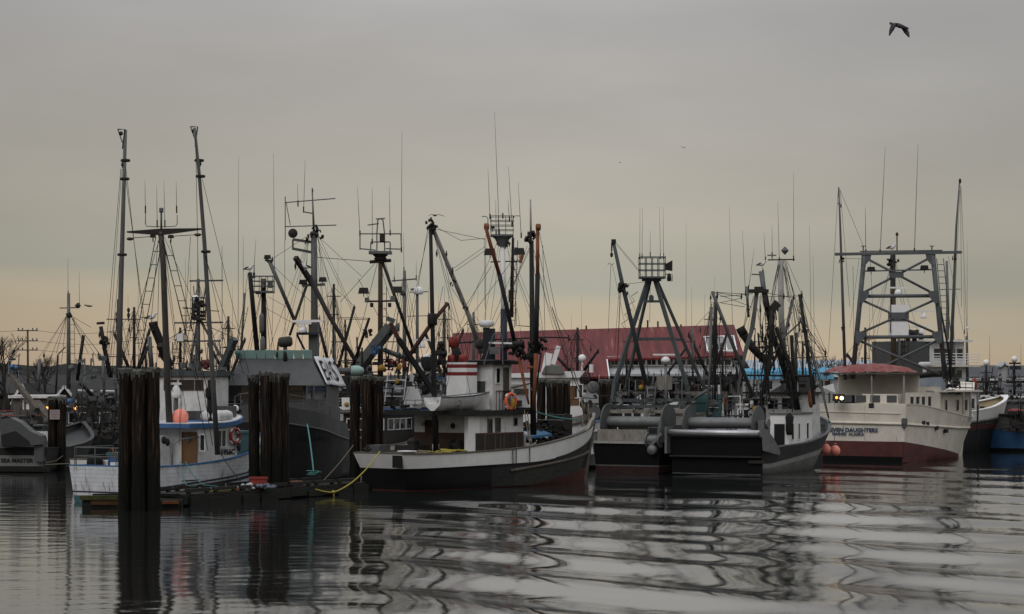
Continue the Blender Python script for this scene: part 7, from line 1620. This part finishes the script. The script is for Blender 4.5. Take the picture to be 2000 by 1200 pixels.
# hanging white sign cloth by the pilings
c = W(673,790,150); t2 = Thing('cloth_sign', 'white cloth bag with yellow patch hanging left of the rear piling', 'bag', c.x, c.y, 0, c.z-.5, 150)
t2.part('cloth', MB().prism([W(667,777,150),W(682,777,150),W(683,800,150),W(668,801,150)],(0,.25,0)), 'clean'); t2.part('patch', MB().ball(W(677,790,149.98),.16,1,1,8), 'yellow')
# boats at the left behind the notice piling
t = bgboat('troller with cross-armed mast and many fanned stays at the left', 142, 172, 40, 13, 4.2, cab='gtarp', roof='agrey', hm='dgrey', name='troller')
rig(t, 134, 573, 760, 0, .24, 'steel', 0, 2); t.spar('mast_head','dark',[(131,618,0),(139,614,0)],.3,.3); t.spar('yard','steel',[(117,602,0),(156,601,0)],.06); t.part('radar_reflector', MB().lathe(t.P((152,603,0)),(0,0,1),[(.02,0),(.25,.22),(.02,.44)],4), 'dark'); t.ants([(132.5,505,133,575,0),(154.5,530,155,598,0)],.02)
for k,(x,y) in enumerate(((75,700),(83,695),(97,705),(110,690),(120,710),(160,660),(172,690),(190,700),(205,705),(214,718),(178,640))): t.stays([[(130 if x<134 else 138,617,0),(x,y,(-1)**k*3)]], .017)
t.spar('post','steel',[(77,702,-1),(75,765,-1)],.15,.16); t.spar('post','dark',[(113,694,-1),(109,770,-1)],.1,.1); t.block(86,695,-1,.2); t.spar('boom','black',[(163,655,-1),(151,742,-1)],.17,.18); t.spar('boom','dark',[(150,742,-1),(180,772,0)],.2,.2); t.block(113,702,-1,.16); t.spar('spar','dark',[(113,693,-1),(128,678,0)],.06)
t.spar('boom','steel',[(201,700,1),(204,780,1)],.15,.15); t.block(192,694,1,.18); t.part('blue_float', MB().ball(t.P((136,784,-2)),.22,1.2,1), 'blue', smooth=True); t.ladder((140,620,1),(142,720,1),.35,'wire',.02,.5)
clutter(t,140,235,770,850,80,11,'agrey',-6,.36); clutter(t,140,235,790,860,60,12,'dark',-8,.36); clutter(t,130,200,700,770,24,15,'steel',-2,.3)
c = t.P((147,797,-3)); t.part('work_lamp', MB().ball(c,.15,.8,1.3,8), 'lampw', smooth=True)
t = bgboat('dark masted boat with a leaning black boom left of the tall poles', 205, 178, 75, 12, 4.0, cab='white', roof='clean', hm='dgrey', name='troller', ch=1.9)
rig(t, 231, 585, 745, 0, .22, 'black', 7, 12, 38, cross=((208,258,624),(208,246,697))); t.spar('boom','black',[(197,638,-1),(204,680,-1),(216,738,-1)],.2,.26); t.spar('boom_head','dark',[(189,632,-1),(204,631,-1)],.14,.14); t.block(194,655,-1,.22); t.part('hydraulic_motor', knot(random.Random(2), MB(), t.P((204,665,-1.2)), .36, 14), 'dark')
clutter(t,226,236,625,650,10,3,'dark',-.3,.2,'masthead_fitting'); t.ants([(251,602,251,625,0),(253,612,253,640,0)],.02); t.part('wind_vane', MB().ball(t.P((251,606,0)),.12,1,1.6).ball(t.P((251,616,0)),.12,1,1.8), 'dark')
t.spar('awning_pole','white',[(150,763,-2),(228,765,-2)],.12,.12); t.spar('post','steel',[(167,820,-2),(165,700,-2)],.1,.1)
t = bgboat('small white gillnetter with open stern just behind the grey stern boat at the left edge', 30, 163, 25, 10, 3.6, cab='agrey', roof='gsteel', hm='dgrey', name='gillnetter', ch=1.2, wins=2)
t.part('boom', MB().beam(t.P((22,735,-3)),t.P((72,800,-5)),.35,.3), 'wood'); t.part('boom', MB().beam(t.P((68,785,-4)),t.P((104,826,-5)),.75,.3), 'wood', label='broad weathered boom'); t.part('blue_lamp', MB().ball(t.P((24,717,-3)),.2).ball(t.P((30,719,-3)),.2), 'blue', smooth=True); clutter(t,14,40,715,735,8,5,'dark',-3,.25)
t.stays([[(30,722,-3),(75,765,0)],[(36,728,-3),(120,760,0)]],.02); t.part('work_lamp', MB().ball(t.P((92,799,-3)),.16,1,1,8), 'lampw', smooth=True); t.part('glowing_window', MB().box(I3,t.P((5,0)).x,t.P((9,0)).x,159,159.1,t.P((0,812,-4)).z,t.P((0,804,-4)).z), 'lampw'); t.part('hand_rail', MB().tube([t.P((0,803,-2)),t.P((100,803,-2))],.04,5).tube([t.P((0,812,-2)),t.P((95,812,-2))],.04,5), 'redp')
for x in (50,62): t.spar('post','steel',[(x,845,-4),(x-3,818,-4)],.25,.22)
clutter(t,0,95,800,850,40,14,'gtarp',-5,.3)
# grey stern boat at the far left edge, name across its stern
T = Thing('seine_boat', 'low grey stern with its name in capitals at the left edge beside the notice piling', 'fishing boat', W(22,0,148).x, 148, 80, 0, 148)
KS = [(0,2.4,2.2,1.55),(.3,2.5,2.3,1.5),(.7,2.2,1.6,2.0),(1,.1,.05,3.0)]
T.hull(13, KS, [('black',lambda t:.2),('dgrey',None)], so=.1, bo=.8, capm='dgrey', deck=.4, capw=.25, insm='dgrey', deckm='dgrey')
T.part('dark_band', MB().hexa(T.rect('a',0,-2.4,2.4,1.1,1.5,-.1,.04)), 'dink'); T.part('lower_ledge', MB().box(T.L,-.5,.1,-2.6,2.4,.05,.32), 'moss')
T.part('name_panel', MB().hexa(T.rect('a',0,-2.2,2.3,.38,1.08,-.1,.05)), 'alum')
T.text('SEA MASTER', .36, T.L(-.07, T.hit(33,0,u=-.07)[0], .62), T.L(0,-1,0)-T.L(0,0,0), (0,0,1), 'dink', 'boat_name', sx=1.1, bold=.015)
T.part('stern_roller', MB().lathe(T.L(-.2,-1.7,1.85),T.L(0,1,0)-T.L(0,0,0),[(.16,0),(.17,4.5)],14), 'alum', smooth=True); T.part('roller_bracket', MB().hexa(T.rect('a',-.3,-2.3,-1.7,.7,2.0,-.5,.1)).torus(T.L(-.35,-1.85,2.15),(T.c,T.s,0),.22,.06), 'agrey')
m = MB(); pts = [T.P(q) for q in ((0,820,-1),(20,816,-1),(40,826,-1),(58,842,-1),(80,852,-1),(84,868,-1),(0,876,-1))]; m.prism(pts,(0,1.6,0)); T.part('curved_fairing', m, 'agrey')
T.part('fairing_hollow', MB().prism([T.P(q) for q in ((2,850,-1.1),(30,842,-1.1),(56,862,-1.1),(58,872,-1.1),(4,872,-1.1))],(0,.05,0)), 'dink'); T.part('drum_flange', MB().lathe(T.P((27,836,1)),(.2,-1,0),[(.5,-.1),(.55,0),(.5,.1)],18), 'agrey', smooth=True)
T.part('white_gunwale', MB().box(I3,T.P((42,0)).x,T.P((90,0)).x,152,152.3,T.P((0,868)).z,T.P((0,846)).z), 'white')
T.stays([[(88,905,-1),(110,900,1),(130,885,2)],[(88,908,-1),(150,905,-4),(132,892,-5)]],.03,'rope')
# more boats filling the basin
specs = [('small green-hulled boat between the grey boat bow and rear piling',660,168,150,'gsteel','white',.6),('white boat with high bow glimpsed right of the rear piling',770,170,110,'white','white',.55),
 ('white cabin boat behind the grey-green A-frame legs',1230,182,80,'white','white',.5),('pale boat with dark roof behind the net drums',1345,186,95,'white','white',.55),
 ('small white boat below the pale blue warehouse roof',1480,190,30,'white','white',.5),('grey boat hidden behind the dense dark rigging',1560,184,120,'agrey','agrey',.55)]
for k,(lab,px,D,th,hm,cb,a) in enumerate(specs):
    t = bgboat(lab, px, D, th, 11+k%3, 4, hm=hm, cab=cb, roof=('clean','dark')[k%2], name='fishing_boat'); rig(t, px+(-6,8)[k%2], 640+14*(k%3), 742, 0, .13, ('steel','pole','dark')[k%3], 4, 40+k, 26, cross=((px-14,px+14,668),)); clutter(t, px-35, px+35, 738, 790, 30, 60+k, ('dark','agrey')[k%2], -2, .3)
    t.ants([(px+6,560+20*(k%3),px+6,720,0)],.02)
# a second rank of dark masted boats: their gear fills the gaps in the tangle
rank = [('dark boat whose bare masts rise left of the nearest piling cluster',262,186,'dark',600),('dark masted boat between the two tall trolling poles',352,190,'black',640),('dark masted boat just left of the grey boat wheelhouse',446,192,'dark',618),
 ('dark boat with crossed booms right of the hanging cloth banner',652,186,'black',555),('dark boat whose gear crowds behind the red oxide boom',868,190,'dark',600),('dark boat between the red striped funnel and the orange booms',925,194,'steel',610),
 ('dark masted boat behind the white ball antenna',1128,196,'dark',640),('dark boat with thin masts between the two net drum boats',1388,198,'steel',600),('dark boat behind the red covered shelter of the cream boat',1690,200,'dark',640)]
for k,(lab,px,D,mm,yt) in enumerate(rank):
    R = random.Random(300+k)
    t = bgboat(lab, px, D, R.choice((30,70,100,150)), 12, 4.2, hm=('dgrey','navy','agrey')[k%3], cab=('agrey','white','gtarp')[k%3], roof='dark', name='fishing_boat')
    rig(t, px, yt, 748, 0, .2, mm, 8, 400+k, 48, cross=((px-13,px+13,yt+24),(px-9,px+9,yt+60)), booms=((px-34-R.random()*12,yt+52,px-3,738,.2,'dark'),(px+30+R.random()*14,yt+44,px+4,736,.18,('black','rustr','dark')[k%3])))
    t.spar('mast','dark',[(px+24,748,2),(px+22,yt+70,2)],.15,.1); t.stays([[(px+22,yt+72,2),(px+22+R.uniform(-30,30),740,R.uniform(-3,5))] for q in range(4)]+[[(px-3,yt+10+6*q,0),(px+R.uniform(-60,60),735,R.uniform(-4,4))] for q in range(4)],.017)
    clutter(t, px-44, px+44, 722, 800, 46, 500+k, 'dark', -2, .34); clutter(t, px-40, px+40, 745, 800, 12, 520+k, 'white', -2, .24, 'white_gear'); t.ants([(px+8,yt-60,px+8,748,0),(px-12,yt-25,px-12,748,1)],.02)
    for q in range(3): t.block(px+R.uniform(-30,30), R.uniform(yt+40,725), -1, .22)
# far boats at the right
far = [('distant boat with white ball antenna and lattice mast at the right',1926,212,'dark'),('distant boat with two dark radar bars on its mast at the right edge',1981,214,'dark'),('distant boat with single white pole mast near the right edge',1950,220,'pole')]
for k,(lab,px,D,mm) in enumerate(far):
    t = bgboat(lab, px, D, (150,170,20)[k], 12, 4.2, hm=('white','navy','agrey')[k], cab='agrey', roof='dgrey', name='fishing_boat'); rig(t, px, (712,700,735)[k], 772, 0, .16, mm, 4, 70+k, 22, cross=((px-12,px+12,(728,716,745)[k]),)); clutter(t, px-14, px+14, 735, 775, 22, 80+k, 'dark', 0, .3)
    if k == 0: t.part('ball_antenna', MB().ball(t.P((1926,709,0)),.3,1,1,12), 'clean', smooth=True); t.part('lattice_mast', MB().beam(t.P((1916,772,0)),t.P((1926,725,0)),.1,.1).beam(t.P((1936,772,0)),t.P((1926,725,0)),.1,.1).beam(t.P((1919,755,0)),t.P((1933,745,0)),.08,.08), 'steel'); t.ants([(1912,697,1912,770,0),(1933,655,1933,760,0)],.03)
    if k == 1:
        t.part('ball_antenna', MB().ball(t.P((1981,702,0)),.3,1,1,12), 'clean', smooth=True)
        for a,b in ((1972,1980),(1983,1992)): t.part('radar', MB().box(I3,t.P((a,0)).x,t.P((b,0)).x,213.6,214.1,t.P((0,722)).z,t.P((0,716)).z), 'dblue')
        t.spar('yard','dark',[(1971,710,0),(1993,710,0)],.12); t.ants([(1994,672,1994,760,0)],.025)
t = bgboat('blue hulled boat with a red cover at the right edge', 1998, 190, 160, 12, 4, hm='blue', cab='agrey', roof='dark', name='fishing_boat', ch=1.6); t.part('red_cover', MB().ball(t.P((1984,803,-1)),.55,1.3,.35,10), 'redp'); clutter(t,1975,2000,800,845,40,91,'dark',-2,.3); t.spar('line','steel',[(1972,790,-1),(2004,775,-1)],.05)

# ================================================================ BIRDS
def wing(m, root, mid, tip, ch0, ch1, fwd=Vector((0,-1,0)), th=.02):
    pts = [(root,ch0),(root.lerp(mid,.5),ch0*1.02),(mid,ch0*.95),(mid.lerp(tip,.5),(ch0+ch1)*.42),(tip,ch1*.25)]
    vs = []
    for p,c in pts: vs += [p+fwd*c*.45, p+Vector((0,0,th))+fwd*c*.1, p-fwd*c*.55, p-Vector((0,0,th*.3))]
    m.add(vs, [(i*4+k,(i+1)*4+k,(i+1)*4+(k+1)%4,i*4+(k+1)%4) for i in range(4) for k in range(4)]+[(3,2,1,0),(16,17,18,19)])
def flygull(label, px, py, D, sc, shape, head, fw, mats=('gullg','gullw')):
    """shape: wing root, elbow and tip for both sides as pixel offsets; head: heading"""
    c = W(px,py,D); t = Thing('gull', label, 'gull', c.x, c.y, 0, c.z, D, 'gulls'); S = lambda x,y,d=0: c+Vector((x*D/FPX, d, -y*D/FPX))
    m = MB(); h = Vector(head).normalized(); L = sc
    m.tube([c+h*a*L for a in (-.52,-.38,-.2,0,.16,.27,.36,.42,.48,.54)], [L*x for x in (.07,.05,.09,.115,.10,.065,.068,.055,.022,.006)], 12)
    f = Vector(fw).normalized()
    for (e, tp, rt) in shape: wing(m, S(*rt), S(*e), S(*tp), sc*.34, sc*.30, f)
    m.m = [0]*len(m.m); o = m.build('body', list(mats)[:1], t.root, smooth=True)
    return t
flygull('large gull flying with drooping wings at the top right', 1757, 51, 62, .55, [((-11,-3.5,-.1),(-21,20,-.1),(-4,-4,0)),((12,3,.15),(20,21,.1),(4,0,0))], (.93,.25,-.22), (.85,.2,.1))
flygull('tiny distant gull gliding with raised wings left of centre top', 1335, 288.5, 118, .22, [((-2.5,-1.2,0),(-5,-2.6,0),(-.6,0,0)),((2.5,-1.2,0),(5,-1.8,0),(.6,0,0))], (.9,.4,0), (.3,-.95,0), ('gullw','gullw'))
flygull('small gull gliding low left near the cross-armed mast', 173, 598, 140, .5, [((-3.5,-1.8,0),(-8,-3.5,0),(-1,0,0)),((3.5,-.3,0),(8,-2,0),(1,0,0))], (.8,.5,-.1), (.3,-.95,0))
flygull('gull with outspread wings just above the black mast head', 850, 421, 122, .5, [((7,-1.5,0),(18,2,0),(1,0,0)),((-7,-2,0),(-13,1,0),(-1,0,0))], (.3,.9,.1), (.2,-.97,0))
flygull('far speck of a gull in the open sky', 1211, 318, 190, .2, [((-.8,-.4,0),(-1.6,.3,0),(-.2,0,0)),((.8,-.4,0),(1.6,.2,0),(.2,0,0))], (.9,.4,0), (.3,-.95,0))
def sitgull(label, px, py, D, s=1, right=True):
    c = W(px,py,D); t = Thing('gull', label, 'gull', c.x, c.y, 0, c.z, D, 'gulls'); k = (1 if right else -1)*s
    P = lambda x,z: c+Vector((x*k,0,z*s))
    m = MB(); m.tube([P(-.30,.14),P(-.2,.17),P(-.05,.2),P(.08,.24),P(.14,.30),P(.17,.37),P(.21,.40),P(.26,.39),P(.31,.37)], [.015*s,.05*s,.10*s,.10*s,.07*s,.055*s,.058*s,.025*s,.008*s], 10)
    m.tube([P(.0,.13),P(0,0)],.012*s,4); m.tube([P(.05,.13),P(.05,0)],.012*s,4); t.part('body', m, 'gullw', smooth=True)
    m = MB(); m.tube([P(-.36,.15)+Vector((0,-.05,0)),P(-.15,.24)+Vector((0,-.05,0)),P(.04,.27)+Vector((0,-.04,0))],[.012*s,.06*s,.04*s],8).tube([P(-.36,.15)+Vector((0,.05,0)),P(-.15,.24)+Vector((0,.05,0)),P(.04,.27)+Vector((0,.04,0))],[.012*s,.06*s,.04*s],8); t.part('folded_wing', m, 'gullg', smooth=True)
sitgull('gull perched on top of the leaning black boom', 487, 532, 151, 1.2); sitgull('gull perched beside the tall grey mast', 597, 529, 137.8, 1.1, False); sitgull('gull sitting on the davit left of the troller mast', 296, 628.5, 136, 1.2, True)
sitgull('dark gull resting on the gantry masthead', 1742, 491, 172, 1.3, True); sitgull('gull standing on the dark derrick head behind the net drums', 1488, 523.5, 150, 1.1, True)

c = Counter = None
